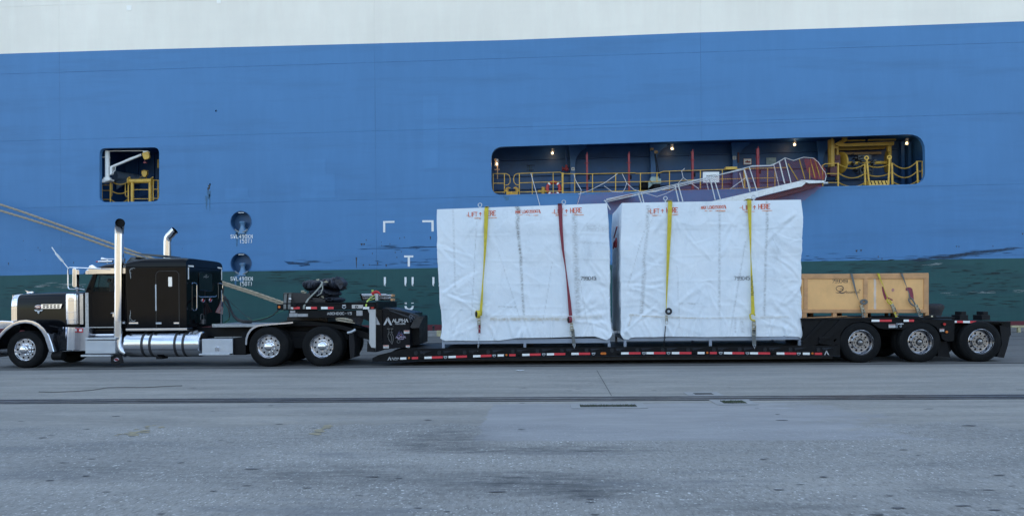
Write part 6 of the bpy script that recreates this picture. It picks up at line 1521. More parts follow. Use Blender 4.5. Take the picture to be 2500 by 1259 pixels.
def tarp(root, tl, tr_, br, bl, hem, Y0, depth, seed, seams, hlines, pulls, chamfer, rightang=0.0):
    """tl..bl: corners of the front face as measured; hem: bottom outline ; returns surface lookup"""
    A, B, C_, D = (P(*q, Y0) for q in (tl, tr_, br, bl))
    hx = [P(a, b, Y0).x for a, b in hem]; hz = [P(a, b, Y0).z for a, b in hem]
    step = .027; nx = int((B.x-A.x)/step)+1; nz_ = int((A.z-D.z)/step)+1
    # perimeter stations: left side (from back), front, right side
    ns = int(depth/.06)
    per = []
    for i in range(ns, 0, -1): per.append((-1, i/ns))
    for i in range(nx+1): per.append((0, i/nx))
    for i in range(1, ns+1): per.append((1, i/ns))
    U = np.zeros(len(per)); X0 = np.zeros((nz_+1, len(per))); Yb = np.zeros_like(X0); Z0 = np.zeros_like(X0); SX = np.zeros(len(per)); SN = np.zeros(len(per))
    u = 0
    for j, (s, t) in enumerate(per):
        for k in range(nz_+1):
            w_ = k/nz_
            xl = A.x*(1-w_)+D.x*w_; xr = B.x*(1-w_)+C_.x*w_
            tt = 0 if s < 0 else (1 if s > 0 else t)
            x = xl*(1-tt)+xr*tt
            ztop = A.z*(1-tt)+B.z*tt; zb = float(np.interp(x, hx, hz)) if s == 0 else (hz[0] if s < 0 else hz[-1])+.02*math.sin(t*9+seed)
            z = ztop*(1-w_)+zb*w_
            y = Y0 if s == 0 else Y0+t*depth
            if s > 0: x += rightang*min(1, t*depth/.25)*(.4+.6*w_)
            if chamfer and w_ < .10 and s == 0:              # top corners pulled in over the frame
                c_ = chamfer*(1-w_/.10)
                if t < .01: x += c_*.5
            X0[k, j] = x; Yb[k, j] = y; Z0[k, j] = z
        U[j] = (A.x-t*depth) if s < 0 else (A.x+(B.x-A.x)*t if s == 0 else B.x+t*depth)
    UU = np.repeat(U[None, :], nz_+1, 0); ZZ = Z0
    rs = np.random.RandomState(seed)
    D_ = np.zeros_like(UU)
    for j in range(UU.shape[1]):
        for k in range(0, UU.shape[0]):
            a, b = UU[k, j], ZZ[k, j]
            D_[k, j] = .030*noise.noise(Vector((a*.55, b*.45, seed)))+.013*noise.noise(Vector((a*1.5+b*.5, b*1.2, seed+3)))
            r_ = 1-abs(noise.noise(Vector((a*1.3+b*.9+.3*noise.noise(Vector((a, b, 1))), b*1.0-a*.45, seed+9))))*2
            D_[k, j] += .012*max(0, r_-.45)**1.5*1.8
            r_ = 1-abs(noise.noise(Vector((a*2.4-b*1.7, b*1.5+a*.8, seed+19))))*2
            D_[k, j] += .005*max(0, r_-.4)
            r_ = 1-abs(noise.noise(Vector((a*5.5+b*3, b*4-a*2, seed+29))))*2
            D_[k, j] += .0035*max(0, r_-.3)
    x0, x1, z0, z1 = A.x, B.x, D.z, A.z
    def crease(xa, za, xb, zb_, wd, amp, curve=0.0):
        dx, dz = xb-xa, zb_-za; l2 = dx*dx+dz*dz; l = math.sqrt(l2)
        t = ((UU-xa)*dx+(ZZ-za)*dz)/l2
        s = ((UU-xa)*-dz+(ZZ-za)*dx)/l-curve*np.sin(np.clip(t, 0, 1)*np.pi)
        env = np.clip(np.minimum((t+.02)*5, (1.02-t)*5), 0, 1)
        return amp*env*(np.exp(-(s/wd)**2)-.6*np.exp(-((s-wd*1.6)/(wd*1.3))**2))
    W = x1-x0; H = z1-z0
    for cx, cz, sp_, n in pulls:                              # pulled folds radiating from fixing points
        px_, pz_ = P(cx, cz, Y0).x, P(cx, cz, Y0).z
        for i in range(n):
            a = math.radians(rs.uniform(*sp_)); l = rs.uniform(.4, 1.5)
            D_ += crease(px_+rs.uniform(-.05,.05), pz_+rs.uniform(-.05,.05), px_+l*math.cos(a), pz_+l*math.sin(a), rs.uniform(.025,.06), rs.uniform(.003,.010), rs.uniform(-.12,.12))
    for i in range(60):                                       # loose wrinkles
        a = rs.choice([rs.normal(-1.1, .35), rs.normal(-2.0, .35), rs.normal(0.2, .4)]); l = rs.uniform(.2, 1.0)
        xa, za = rs.uniform(x0, x1), rs.uniform(z0+.1, z1-.1)
        D_ += crease(xa, za, xa+l*math.cos(a), za+l*math.sin(a), rs.uniform(.010,.026), rs.uniform(.002,.008), rs.uniform(-.06,.06))
    for i in range(26):                                       # gathered hem
        xa = rs.uniform(x0-.2, x1+.2); D_ += crease(xa, z0-.1, xa+rs.uniform(-.25,.25), z0+rs.uniform(.2,.7), rs.uniform(.02,.045), rs.uniform(.012,.03))
    for hz_ in (.24, .42, .60, .80):                          # faces of the boxes and old folds showing through
        D_ += .007*np.exp(-((ZZ-(z0+H*hz_)-.02*np.sin(UU*2+hz_*9))/.022)**2)*(.4+.6*np.sin(UU*1.3+hz_*20)**2)
        D_ += .010*np.tanh((ZZ-(z0+H*hz_+.05))/.09)*(.5+.5*np.sin(UU*.9+hz_*7+seed))
    for i in range(9):                                        # soft upright drapes
        xa = x0+W*(i+.5)/9+rs.uniform(-.15,.15); D_ += crease(xa, z1-rs.uniform(.1,1.2), xa+rs.uniform(-.2,.2), z0+rs.uniform(0,.8), rs.uniform(.04,.11), rs.uniform(.005,.014), rs.uniform(-.08,.08))
    st = np.zeros_like(UU); ru = np.zeros_like(UU)
    for (xa, za, xb, zb_, wd, amt, raise_) in seams:
        a_, b_ = P(xa, za, Y0), P(xb, zb_, Y0); dx, dz = b_.x-a_.x, b_.z-a_.z; l = math.hypot(dx, dz)
        t = ((UU-a_.x)*dx+(ZZ-a_.z)*dz)/l**2; s = ((UU-a_.x)*-dz+(ZZ-a_.z)*dx)/l
        env = ((t > 0) & (t < 1)); D_ += raise_*env*np.exp(-(s/(wd*1.3))**2)
        st = np.maximum(st, amt*env*np.clip(1.4-np.abs(s)/wd, 0, 1))
    for (xa, za, xb, zb_, wd, amt) in hlines:
        a_, b_ = P(xa, za, Y0), P(xb, zb_, Y0); dx, dz = b_.x-a_.x, b_.z-a_.z; l = math.hypot(dx, dz)
        t = ((UU-a_.x)*dx+(ZZ-a_.z)*dz)/l**2; s = ((UU-a_.x)*-dz+(ZZ-a_.z)*dx)/l
        env = ((t > 0) & (t < 1)); D_ += .010*env*np.exp(-(s/(wd*1.3))**2)
        ru = np.maximum(ru, amt*env*np.clip(1.3-np.abs(s)/wd, 0, 1))
    wz = (ZZ-z0)/H; D_ *= np.clip((1.0-wz)*7+.12, 0, 1)
    D_ += .035*np.clip(.13-wz, 0, .13)/.13*(1+np.sin(UU*3.1+seed))*.5
    Xd, Yd = X0.copy(), Yb.copy()
    for j, (s, t) in enumerate(per):
        if s == 0: Yd[:, j] -= D_[:, j]; 
        if s < 0: Xd[:, j] -= D_[:, j]*1.6
        if s > 0: Xd[:, j] += D_[:, j]*1.3
        if s == 0 and t < .03: Xd[:, j] -= D_[:, j]*(1-t/.03)*.9
        if s == 0 and t > .97: Xd[:, j] += D_[:, j]*(t-.97)/.03*.9
    g = MB(); nP = len(per); v = [(float(Xd[k, j]), float(Yd[k, j]), float(Z0[k, j])) for k in range(nz_+1) for j in range(nP)]
    f = [(k*nP+j, (k+1)*nP+j, (k+1)*nP+j+1, k*nP+j+1) for k in range(nz_) for j in range(nP-1)]
    # back and top
    nb0 = len(v); a_ = v[0]; b_ = v[nP-1]; c_ = v[nz_*nP+nP-1]; d_ = v[nz_*nP]
    f.append((0, nP-1, nz_*nP+nP-1, nz_*nP)) if False else None
    f = [q for q in f if q]
    g.add(v, f)
    g.add([a_, b_, c_, d_], [(0,1,2,3)])
    rows = 12; tv = []                                        # top sheet, sagging between the frame bars
    fr_ = [j for j, q in enumerate(per) if q[0] == 0]
    for r_ in range(rows+1):
        for j in fr_:
            x, z = Xd[0, j], Z0[0, j]; t = r_/rows
            y = Yd[0, j]*(1-t)+(Y0+depth)*t; tv.append((float(x), float(y), float(z+.012+.02*math.sin(t*math.pi)*noise.noise(Vector((x*2, t*3, seed))) if 0 < r_ < rows else z)))
    n2 = len(fr_); g.add(tv, [(r_*n2+j, r_*n2+j+1, (r_+1)*n2+j+1, (r_+1)*n2+j) for r_ in range(rows) for j in range(n2-1)])
    o = g.build('tarpaulin', TARP, root, smooth=75)
    me = o.data; nv = len(me.vertices)
    for nm, arr in (('stain', st), ('rusty', ru)):
        at = me.attributes.new(nm, 'FLOAT', 'POINT'); full = np.zeros(nv, dtype=np.float32); full[:arr.size] = arr.ravel(); at.data.foreach_set('value', full)
    fcols = np.array([j for j, q in enumerate(per) if q[0] == 0]); Xf = Xd[:, fcols]; Yf = Yd[:, fcols]; Zf = Z0[:, fcols]
    def yf(x, z):
        t = min(1, max(0, (x-x0)/(x1-x0))); j = t*(len(fcols)-1); j0 = int(j)
        col = Zf[:, j0]; k = int(np.clip((col[0]-z)/(col[0]-col[-1]), 0, 1)*nz_)
        k0, k1 = max(0, k-1), min(nz_, k+1); j1 = min(len(fcols)-1, j0+1); jm_ = max(0, j0-1)
        return float(Yf[k0:k1+1, jm_:j1+1].min())-.004
    return yf, o
def eye(px, py, root, Y):
    p = P(px, py, Y); g = MB(); g.torus(p, .047, .013, 'Y', 24, 8); g.cyl(p-Vector((0,0,.06)), p-Vector((0,0,.14)), .02, 10); g.cyl(p-Vector((0,0,.10)), p-Vector((0,0,.13)), .045, 12); g.build('lifting_eye', steel, root)
def base_frame(root, x0, x1, ytop, ybeam, legs, Y0, depth):
    g = MB()
    for yy in (Y0, Y0+depth-.1):
        g.pbox(x0, x1, ytop, ybeam, yy, yy+.08) if yy == Y0 else g.box(P(x0, ytop, Y0).x, P(x1, ytop, Y0).x, yy, yy+.08, P((x0+x1)/2, ybeam, Y0).z, P((x0+x1)/2, ytop, Y0).z)
    for a in (x0+.5, (x0+x1)/2, x1-8.5): p = P(a, ytop, Y0); g.box(p.x, p.x+.08, Y0+.08, Y0+depth-.1, P(a, ybeam, Y0).z, P(a, ytop+1, Y0).z)
    for a in legs:
        z = P(a+3, dt(a), YT).z+.003
        for yy in (Y0-.002, Y0+depth-.12): g.box(P(a, 838, Y0).x, P(a+6.4, 838, Y0).x, yy, yy+.082, z, P(a, ybeam-1, Y0).z)
    return g.build('base_frame', framem, root, bev=.004)
YC0 = YT+.07
dz1 = P(1280, 845, YC0).z
c1r = empty('wrapped_crate', (P(1282, 845, YC0).x, YC0+1.2, dz1-.1), 'white tarpaulin-wrapped crate nearer the truck, strapped with one yellow and one dark red strap', 'wrapped crate', 'tarpaulin-wrapped crates on the trailer')
hem1 = [(1076,822),(1081,829),(1088,831.5),(1110,830.5),(1160,831.5),(1220,830.5),(1245,827),(1262,824.5),(1330,824),(1390,822),(1452,820.5),(1470,826),(1482,830),(1490,821),(1494,812)]
yf1, t1 = tarp(c1r, (1066.5,511), (1482,496.3), (1493,820), (1078,829), hem1, YC0, 2.35, 3,
    [(1264,508,1262,560,.05,.85,.006),(1262,545,1269,640,.04,1,.008),(1268,640,1272,770,.035,.7,.006),(1106,512,1107,700,.02,.35,.006),(1401,515,1405,775,.07,.55,.010),(1163,540,1145,770,.012,.45,.004),(1210,600,1262,775,.012,.4,.004),(1345,640,1318,790,.012,.4,.004),(1405,640,1428,800,.012,.45,.004),(1210,748,1256,749,.02,.6,0),
     (1262,500,1266,520,.06,1,0),(1430,555,1490,560,.10,.30,0),(1395,590,1490,595,.03,.35,0)],
    [(1190,778.5,1395,778.5,.05,.8),(1395,776,1462,771,.06,.35),(1180,770,1400,771,.015,.35)],
    [(1184,512,(-135,-50),9),(1374,500,(-130,-50),9),(1075,715,(-40,35),9),(1068,600,(-60,10),6),(1380,780,(-10,70),7),(1490,700,(120,220),8),(1490,815,(100,175),9),(1175,780,(20,110),5),(1075,825,(10,70),7),(1480,505,(-150,-100),5)], .02, .05)
base_frame(c1r, 1079, 1489.5, 826.5, 838.0, (1079, 1278, 1484), YC0+.045, 2.3)
eye(1171.8, 500.5, c1r, YC0+.12); eye(1376.3, 493.5, c1r, YC0+.12)
c2rt = empty('wrapped_crate', (P(1740, 840, YC0).x, YC0+1.2, dz1-.1), 'white tarpaulin-wrapped crate nearer the trailer wheels, strapped with two yellow straps', 'wrapped crate', 'tarpaulin-wrapped crates on the trailer')
hem2 = [(1514,812),(1519,821),(1523,827),(1536,828.5),(1538,824),(1550,822.5),(1600,822),(1635,820.5),(1720,822),(1800,821),(1880,821),(1930,820.5),(1952,822),(1957,827.5),(1960,815)]
yf2_, t2 = tarp(c2rt, (1518.5,495.5), (1955,487.5), (1960.5,822), (1516,825), hem2, YC0, 2.35, 11,
    [(1582,500,1581,560,.05,.55,.008),(1582,560,1573,640,.04,.5,.008),(1576,640,1570,765,.05,.6,.008),(1757,510,1757,770,.03,.45,.010),(1872,490,1872,560,.035,.7,.006),(1871,560,1866,770,.03,.6,.006),(1820,590,1785,800,.02,.45,.006),(1575,560,1535,700,.012,.45,.004),(1655,650,1662,800,.012,.4,.004),(1885,580,1900,610,.01,.4,.004),(1796,775,1796,812,.03,.4,0),(1810,775,1815,812,.05,.35,0),(1660,741,1715,741,.03,.5,0),(1610,500,1560,600,.01,.4,.004)],
    [(1540,768,1566,770,.03,.9),(1572,771,1700,776,.018,1.0),(1700,776,1800,775,.02,.6),(1800,776,1850,774,.05,.3),(1850,775,1925,773,.03,.5),(1540,795,1546,770,.02,.6)],
    [(1635,500,(-125,-55),8),(1829,497,(-130,-50),9),(1522,700,(-50,50),9),(1720,690,(-160,-20),9),(1745,640,(20,160),6),(1940,520,(-150,-110),7),(1958,690,(130,230),11),(1955,815,(100,170),9),(1520,820,(10,80),9),(1640,770,(30,150),5),(1838,780,(30,150),5),(1880,590,(-80,-30),5)], .02, .02)
base_frame(c2rt, 1523, 1956, 820.5, 830.0, (1523, 1731.5, 1950), YC0+.045, 2.3)
eye(1624.5, 484.5, c2rt, YC0+.12); eye(1840, 481.5, c2rt, YC0+.12)
def pt(txt, px, py, hpx, yf, **k):
    p = P(px, py, YC0); return text_mb(txt, p.x, p.z, YC0, S(hpx, YC0), yf=yf, **k)
def smear(g, px, py, w_, h_, yf, n=10):
    for i in range(n):
        a, b = px+R.uniform(0, w_), py+R.uniform(0, h_); r_ = R.uniform(1.2, 4.0); p = P(a, b, YC0); m_ = 7; q = []
        for k in range(m_):
            t = 2*math.pi*k/m_; x_, z_ = p.x+S(r_, YC0)*1.5*math.cos(t)*R.uniform(.6,1.2), p.z+S(r_, YC0)*.35*math.sin(t)*R.uniform(.6,1.2); q.append((x_, yf(x_, z_)-.001-i*.0002, z_))
        g.add(q, [tuple(range(m_))])
pale = mat('orange_overspray', (.72,.38,.27), .7, var=.3, vs=18)
def lift(px, py, yf, root, h=10, sp=10.5, slope=.03):
    g = MB(); parts_ = []
    for ch, o in zip('LIFT', (0, 5.6, 10.2, 16)): pt(ch, px+o, py-slope*o, h, yf, asp=.5, th=.15, jit=.015, mb=g)
    parts_.append(g); g = MB(); pt('^', px+26.5, py-1.5, h*.8, yf, asp=.6, th=.19, jit=.01, mb=g); parts_.append(g); g = MB()
    for ch, o in zip('HERE', (39, 46.5, 53.5, 60.5)): pt(ch, px+o, py-2-slope*(o-39), h*1.08, yf, asp=.5, th=.16, jit=.02, mb=g)
    for q in parts_+[g]: q.build('lift_marking', orange, root, smooth=0)
    for q in ((px+3, py+3, 26, 3, yf, 9), (px+48, py+2, 20, 2, yf, 8), (px-5, py-6, 3, 6, yf, 2)):
        g = MB(); smear(g, *q); g.build('spray_smear', pale, root, smooth=0)
lift(1144, 528.5, yf1, c1r); lift(1354, 521.5, yf1, c1r, slope=.04)
lift(1588, 521, yf2_, c2rt, slope=.04); lift(1813, 512, yf2_, c2rt, slope=.02)
for px, py, yf, root, sl_ in ((1259, 521.5, yf1, c1r, .04), (1712, 510.5, yf2_, c2rt, .03)):
    g = pt('MAX LOAD', px, py, 7, yf, asp=.48, th=.16, jit=.03, slope=sl_, sp=S(4.15, YC0)); pt('3500kg'.upper().replace('K','k').replace('k','K'), px+33, py-1.5, 6.5, yf, asp=.45, th=.15, jit=.03, slope=sl_, sp=S(3.8, YC0), mb=g)
    p_ = [(px+57, py-10), (px+60, py-1)]; g2_ = [P(a, b, YC0) for a, b in p_]
    d = [(g2_[0].x-.012, g2_[0].z), (g2_[0].x+.014, g2_[0].z), (g2_[1].x+.014, g2_[1].z), (g2_[1].x-.016, g2_[1].z)]
    g.add([(a, yf(a, b)-.002, b) for a, b in d], [(3,2,1,0)]); g.build('load_marking', orange, root, smooth=0)
    g = MB(); smear(g, px+10, py+3, 45, 2, yf, 12); g.build('spray_smear', pale, root, smooth=0)
pt('799045', 1418, 683, 8, yf1, asp=.58, th=.13, jit=.03, sp=S(6.3, YC0)).build('number_marking', marker, c1r, smooth=0)
pt('-1', 1450, 683, 6, yf1, asp=.4, th=.14, jit=.02, sp=S(4, YC0)).build('number_marking', marker, c1r, smooth=0)
pt('799045', 1793, 683, 8, yf2_, asp=.58, th=.13, jit=.03, sp=S(6.3, YC0)).build('number_marking', marker, c2rt, smooth=0)
# red lettering on the shaded side of the second crate (faces -x)
ax = P(1517, 600, YC0).x
g = MB(); zc0 = P(1505, 605, YC0+1).z
for q in ([(0,.0),(.12,.12),(.25,.02),(.35,.14)], [(.55,-.02),(.52,.14),(.66,.17),(.74,.08),(.66,0),(.55,.03)], [(.15,.22),(.5,.30),(.85,.38)]):
    g.tube([Vector((ax-.075, YC0+.15+(1.1-a*1.1), zc0+b*1.3)) for a, b in q], .02, 5)
g.build('spray_lettering', RD, c2rt)

# ---------------------------------------------------------------- ratchet straps on the crates
yel = mat('yellow_webbing', (.56,.45,.035), .75, var=.18, vs=9, bump=.3, bs=160, dirt=(.22,.19,.08), da=.7, ds=4, dstretch=(1,1,.4))
redw = mat('dark_red_webbing', (.20,.030,.045), .75, var=.18, vs=9, bump=.3, bs=160)
gryw = mat('grey_webbing', (.13,.135,.13), .8, var=.2, vs=9, bump=.3, bs=160, dirt=(.25,.23,.19), da=.5, ds=5)
blkw = mat('black_webbing', (.018,.018,.022), .75, var=.3, vs=9)
gold = mat('zinc_buckle', (.35,.34,.28), .35, .8, var=.25, vs=20)
def wb(px, py, Y, k): p = P(px, py, Y); return (p.x, p.y, p.z, k)
def roll(c, r, w_, ax, m, par, name='webbing_roll'):
    g = MB(); a = Vector(ax).normalized()*w_/2; c = Vector(c); g.cyl(c-a, c+a, r, 24)
    k = g.build(name, m, par, bev=.006); g = MB(); g.cyl(c-a*1.02, c-a*1.06, r*.8, 20); g.cyl(c-a*1.02, c-a*1.1, r*.3, 12); g.build('roll_core', darkm, k); return k
def ratchet(px, py, Y, sc, par, lean=0.0):
    p = P(px, py, Y); g = MB(); s = sc; c, sn = math.cos(lean), math.sin(lean)
    def q(x, z): return p.x+(x*c+z*sn), p.z+(z*c-x*sn)
    def bx_(x0, x1, z0, z1, y0, y1):
        a = [q(x0,z0), q(x1,z0), q(x1,z1), q(x0,z1)]; g.prism(a, Y+y0, Y+y1)
    bx_(-.038*s, -.030*s, -.13*s, .10*s, -.05, .0); bx_(.030*s, .038*s, -.13*s, .10*s, -.05, .0)
    bx_(-.034*s, .034*s, .045*s, .10*s, -.045, -.01); bx_(-.034*s, .034*s, -.03*s, .03*s, -.055, -.015); bx_(-.045*s, .045*s, -.10*s, -.082*s, -.06, -.03); bx_(-.03*s, .03*s, -.075*s, -.045*s, -.03, -.01)
    bx_(-.046*s, -.038*s, -.20*s, .0, -.055, -.045); bx_(-.046*s, .046*s, -.215*s, -.2*s, -.055, -.04); bx_(.038*s, .046*s, -.20*s, .0, -.055, -.045)
    return g.build('ratchet', gold, par, bev=.002, seg=1)
def chain_mb(pts, n, Lk=.05, r=.0065):
    g = MB(); P_ = [Vector(p) for p in pts]; q = [P_[0].lerp(P_[1], i/n) for i in range(n+1)]
    d = (P_[1]-P_[0]).normalized()
    for i, c in enumerate(q):
        side = Vector((1,0,0)) if i % 2 else Vector((0,1,0)); l = Lk*.5; w_ = Lk*.3; ring = []
        for k in range(12):
            t = 2*math.pi*k/12; ring.append(c+d*math.cos(t)*l*.8+side*math.sin(t)*w_)
        g.tube(ring, r, 5, closed=True)
    return g
def hook(px, py, Y, par, w_=.03):
    p = P(px, py, Y); g = MB(); g.tube([(p.x-w_,p.y,p.z+.07),(p.x-w_*.2,p.y,p.z+.0),(p.x,p.y-.01,p.z-.03),(p.x+w_*.2,p.y,p.z+.0),(p.x+w_,p.y,p.z+.07),(p.x-w_,p.y,p.z+.07)], .006, 6); g.build('hook', steel, par)
YSp = YC0-.075; grp = 'ratchet straps over the wrapped crates'
def overtop(g, px, py, wd, mi=0):                              # the strap running back over the top
    p = P(px, py, YSp); z = p.z+.03
    g.box(p.x-wd/2, p.x+wd/2, YSp, YC0+2.42, z-.0, z+.004); 
    g.box(p.x-wd/2, p.x+wd/2, YC0+2.42, YC0+2.425, z-3.4, z)
WB = .105
s_ = empty('ratchet_strap', P(1184, 860, YSp), 'yellow ratchet strap with round roll and chain on the crate nearer the truck', 'strap', grp)
g = MB(); ribbon(g, [wb(1188,507,YSp+.03,1),wb(1187.5,515,YSp,1),wb(1186,560,YSp,.9),wb(1184,610,YSp,.6),wb(1181,660,YSp,.28),wb(1178.5,690,YSp,.28),wb(1176,735,YSp,.6),wb(1173,770,YSp,.7)], WB); overtop(g, 1188, 507, WB); g.build('webbing', yel, s_)
c = P(1166.5, 766.5, YSp-.04); roll(c, .10, .085, (.9,.45,0), yel, s_); ratchet(1170, 782, YSp, 1.0, s_)
g = MB(); ribbon(g, [wb(1170.5,792,YSp,.7),wb(1170.5,813,YSp,.7)], .08); g.build('tail_webbing', redw, s_)
g = MB(); q = P(1170,816,YSp); g.tube([(q.x-.05,q.y,q.z+.035),(q.x+.05,q.y,q.z+.035),(q.x+.0,q.y,q.z-.04)], .007, 6, closed=True); g.build('delta_ring', steel, s_)
chain_mb([P(1169.5,822,YSp), P(1166.5,856,YSp+.02)], 8).build('chain', steel, s_)
s_ = empty('ratchet_strap', P(1399, 850, YSp), 'dark red ratchet strap slanting down the crate nearer the truck', 'strap', grp)
g = MB(); ribbon(g, [wb(1367,500,YSp+.03,1),wb(1367.5,508,YSp,1),wb(1370,560,YSp,.8),wb(1374.5,610,YSp,.55),wb(1381,655,YSp,.28),wb(1385,690,YSp,.4),wb(1390,735,YSp,.75),wb(1393,770,YSp,.85)], WB); overtop(g, 1367, 500, WB); g.build('webbing', redw, s_)
c = P(1391, 780, YSp-.03); roll(c, .085, .08, (.95,.3,0), redw, s_); ratchet(1395.5, 797, YSp, 1.0, s_)
g = MB(); ribbon(g, [wb(1398,803,YSp,1),wb(1401.5,843,YSp,1)], .085); g.build('tail_webbing', gryw, s_); hook(1402, 847, YSp, s_)
s_ = empty('ratchet_strap', P(1625, 850, YSp), 'yellow ratchet strap with small black roll and black chain on the crate nearer the wheels', 'strap', grp)
g = MB(); ribbon(g, [wb(1636.5,492,YSp+.03,1),wb(1636,500,YSp,1),wb(1634,560,YSp,.95),wb(1631.5,620,YSp,.75),wb(1629,680,YSp,.5),wb(1626.5,755,YSp,.15)], WB); overtop(g, 1636.5, 492, WB); g.build('webbing', yel, s_)
g = MB(); c = P(1632.5,759.5,YSp-.03); g.torus(c, .062, .028, 'Y', 24, 8); g.build('webbing_roll', blkw, s_)
ratchet(1626.5, 776, YSp, .7, s_); g = MB(); g.tube([P(1624.5,795,YSp), P(1623,820,YSp)], .012, 6); g.build('tail_cord', blkw, s_)
chain_mb([P(1623,820,YSp), P(1620.5,845,YSp)], 6, .055, .009).build('chain', darkm, s_)
s_ = empty('ratchet_strap', P(1840, 848, YSp), 'yellow ratchet strap printed with black lettering, on the crate nearer the wheels', 'strap', grp)
g = MB(); ribbon(g, [wb(1829.5,488,YSp+.03,1),wb(1829.5,497,YSp,1),wb(1831.5,560,YSp,.6),wb(1833,625,YSp,.16),wb(1834.5,665,YSp,.4),wb(1836.5,710,YSp,.65),wb(1838.5,765,YSp,.9)], WB); overtop(g, 1829.5, 488, WB); wbn = g.build('webbing', yel, s_)
g = MB()
for k in range(11):
    a, b = 1834.6+k*.32, 676+k*4.4; q = P(a, b, YSp-.006); w_ = .018+.001*k
    g.add([(q.x-w_,q.y,q.z),(q.x+w_,q.y,q.z),(q.x+w_,q.y,q.z+.012),(q.x-w_,q.y,q.z+.012)], [(0,1,2,3)])
    sd = -1 if k % 3 else 1; g.add([(q.x+sd*w_-.004,q.y,q.z),(q.x+sd*w_+.006,q.y,q.z),(q.x+sd*w_+.006,q.y,q.z+.034),(q.x+sd*w_-.004,q.y,q.z+.034)], [(0,1,2,3)])
g.build('webbing_print', marker, wbn, smooth=0)
g = MB(); g.tube([P(a, b, YSp-.04) for a, b in ((1843,770),(1841,766),(1835,765),(1831,768),(1832,777),(1836,781),(1843,782))], .022, 8); g.build('webbing_loop', yel, s_)
ratchet(1839.5, 793, YSp, 1.15, s_); g = MB(); ribbon(g, [wb(1840,800,YSp,1),wb(1841.5,843,YSp,1)], .095); g.build('tail_webbing', gryw, s_); hook(1842, 848, YSp, s_)

# ================================================================== wooden box on the rear deck
YWd = YT+.22
wood = mat('crate_lumber', (.52,.275,.125), .7, var=.22, vs=3, bump=.25, bs=30, dirt=(.25,.15,.08), da=.5, ds=3, dstretch=(.6,2,6))
ply = mat('crate_plywood', (.77,.43,.17), .65, var=.10, vs=1.6, bump=.1, bs=40, dirt=(.50,.27,.11), da=.55, ds=1.6, dstretch=(1,1,.6))
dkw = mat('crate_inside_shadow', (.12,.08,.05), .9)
wc = empty('wooden_box', (P(2110, 776, YWd).x, YWd+.8, P(2110, 776, YWd).z), 'long plywood shipping box with lumber battens on the rear deck of the trailer', 'crate')
DW = 1.7
def slat(a, b, c, d, y0, y1, nm='batten', m_=None, bev=.004):
    g = MB(); p = pl([(a,c),(b,c),(b,d),(a,d)], YWd); g.prism(p, y0, y1); return g.build(nm, m_ or wood, wc, bev=bev, seg=1)
slat(1957, 2266.5, 670, 762, YWd+.02, YWd+DW, 'plywood_body', ply)
slat(1957, 2267.5, 668.2, 680, YWd-.005, YWd+.02); slat(1957, 2267.5, 754.8, 763.5, YWd-.006, YWd+.02)
slat(1962.5, 1972, 680.1, 754.7, YWd-.004, YWd+.02); slat(2108.2, 2118.5, 680.1, 754.7, YWd-.004, YWd+.02); slat(2255.8, 2267.3, 680.1, 754.7, YWd-.005, YWd+.02)
g = MB(); g.pbox(1957, 2267, 667.6, 669.8, YWd, YWd+DW); g.build('lid', wood, wc, bev=.004)
for a, b in ((1957,1969.5),(2034,2043),(2108,2118.5),(2259.5,2268)):
    for y_ in (YWd, YWd+DW-.12): slat(a, b, 763.6, 774, y_, y_+.12, 'skid_block')
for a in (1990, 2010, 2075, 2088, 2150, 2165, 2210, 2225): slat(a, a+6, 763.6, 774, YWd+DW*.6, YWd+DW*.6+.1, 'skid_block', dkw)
slat(1957, 2268.3, 774.1, 776.6, YWd-.01, YWd+.12, 'skid_board'); slat(1957, 2268.3, 774.1, 776.6, YWd+DW-.12, YWd+DW, 'skid_board')
g = MB(); g.pprism([(1957,775.2),(2068,770.4),(2069,771.6),(1957,777)], YWd-.06, YWd-.03); g.build('loose_strip', wood, wc)
YO = YWd+.017
ptext('799045', 2032, 690, YO, 7.6, asp=.72, th=.12, jit=.035, sp=S(5.8, YO)).build('number_marking', marker, wc, smooth=0)
ptext('-1', 2062, 690, YO, 7, asp=.5, th=.14, sp=S(5, YO)).build('number_marking', marker, wc, smooth=0)
# maker's mark: looped swoosh and name
g = MB()
def brush(pts, w0, w1):
    q = [P(a, b, YO) for a, b in pts]; n = len(q); v = []
    for i, c in enumerate(q):
        d = (q[min(i+1, n-1)]-q[max(i-1, 0)]); nn = Vector((-d.z, 0, d.x)).normalized(); k = S((w0+(w1-w0)*i/(n-1))*(.35+.65*math.sin(math.pi*(i+.5)/n)), YO)/2
        v += [c-nn*k, c+nn*k]
    g.add(v, [(2*i, 2*i+2, 2*i+3, 2*i+1) for i in range(n-1)])
brush([(2042,702),(2044,699.5),(2048,698),(2053,697.8),(2057.5,699.5),(2059,703),(2057.5,707.5),(2053,711),(2049,713),(2050,714)], 1.8, 2.2)
brush([(2042,700),(2041,704),(2043,708),(2048,710.5),(2054,710),(2060,708)], 1.3, 1.5)
brush([(2050,706),(2054,704.5),(2057,706),(2058,709)], 1.2, 1.2)
brush([(2040,713),(2044,714.5),(2050,714),(2056,715),(2062,713.5),(2065,711)], 1.4, 3.2)
g.build('maker_mark', marker, wc, smooth=0)
cu = bpy.data.curves.new('t', 'FONT'); cu.body = 'bozankaya'; cu.size = S(7.6, YO)*1.25; ob = bpy.data.objects.new('t', cu)
SC.collection.objects.link(ob); bpy.context.view_layer.update()
me = bpy.data.meshes.new_from_object(ob.evaluated_get(bpy.context.evaluated_depsgraph_get())); SC.collection.objects.unlink(ob); bpy.data.objects.remove(ob)
p = P(2065.5, 715.5, YO); wmax = max(v.co.x for v in me.vertices); sx = S(32, YO)/wmax
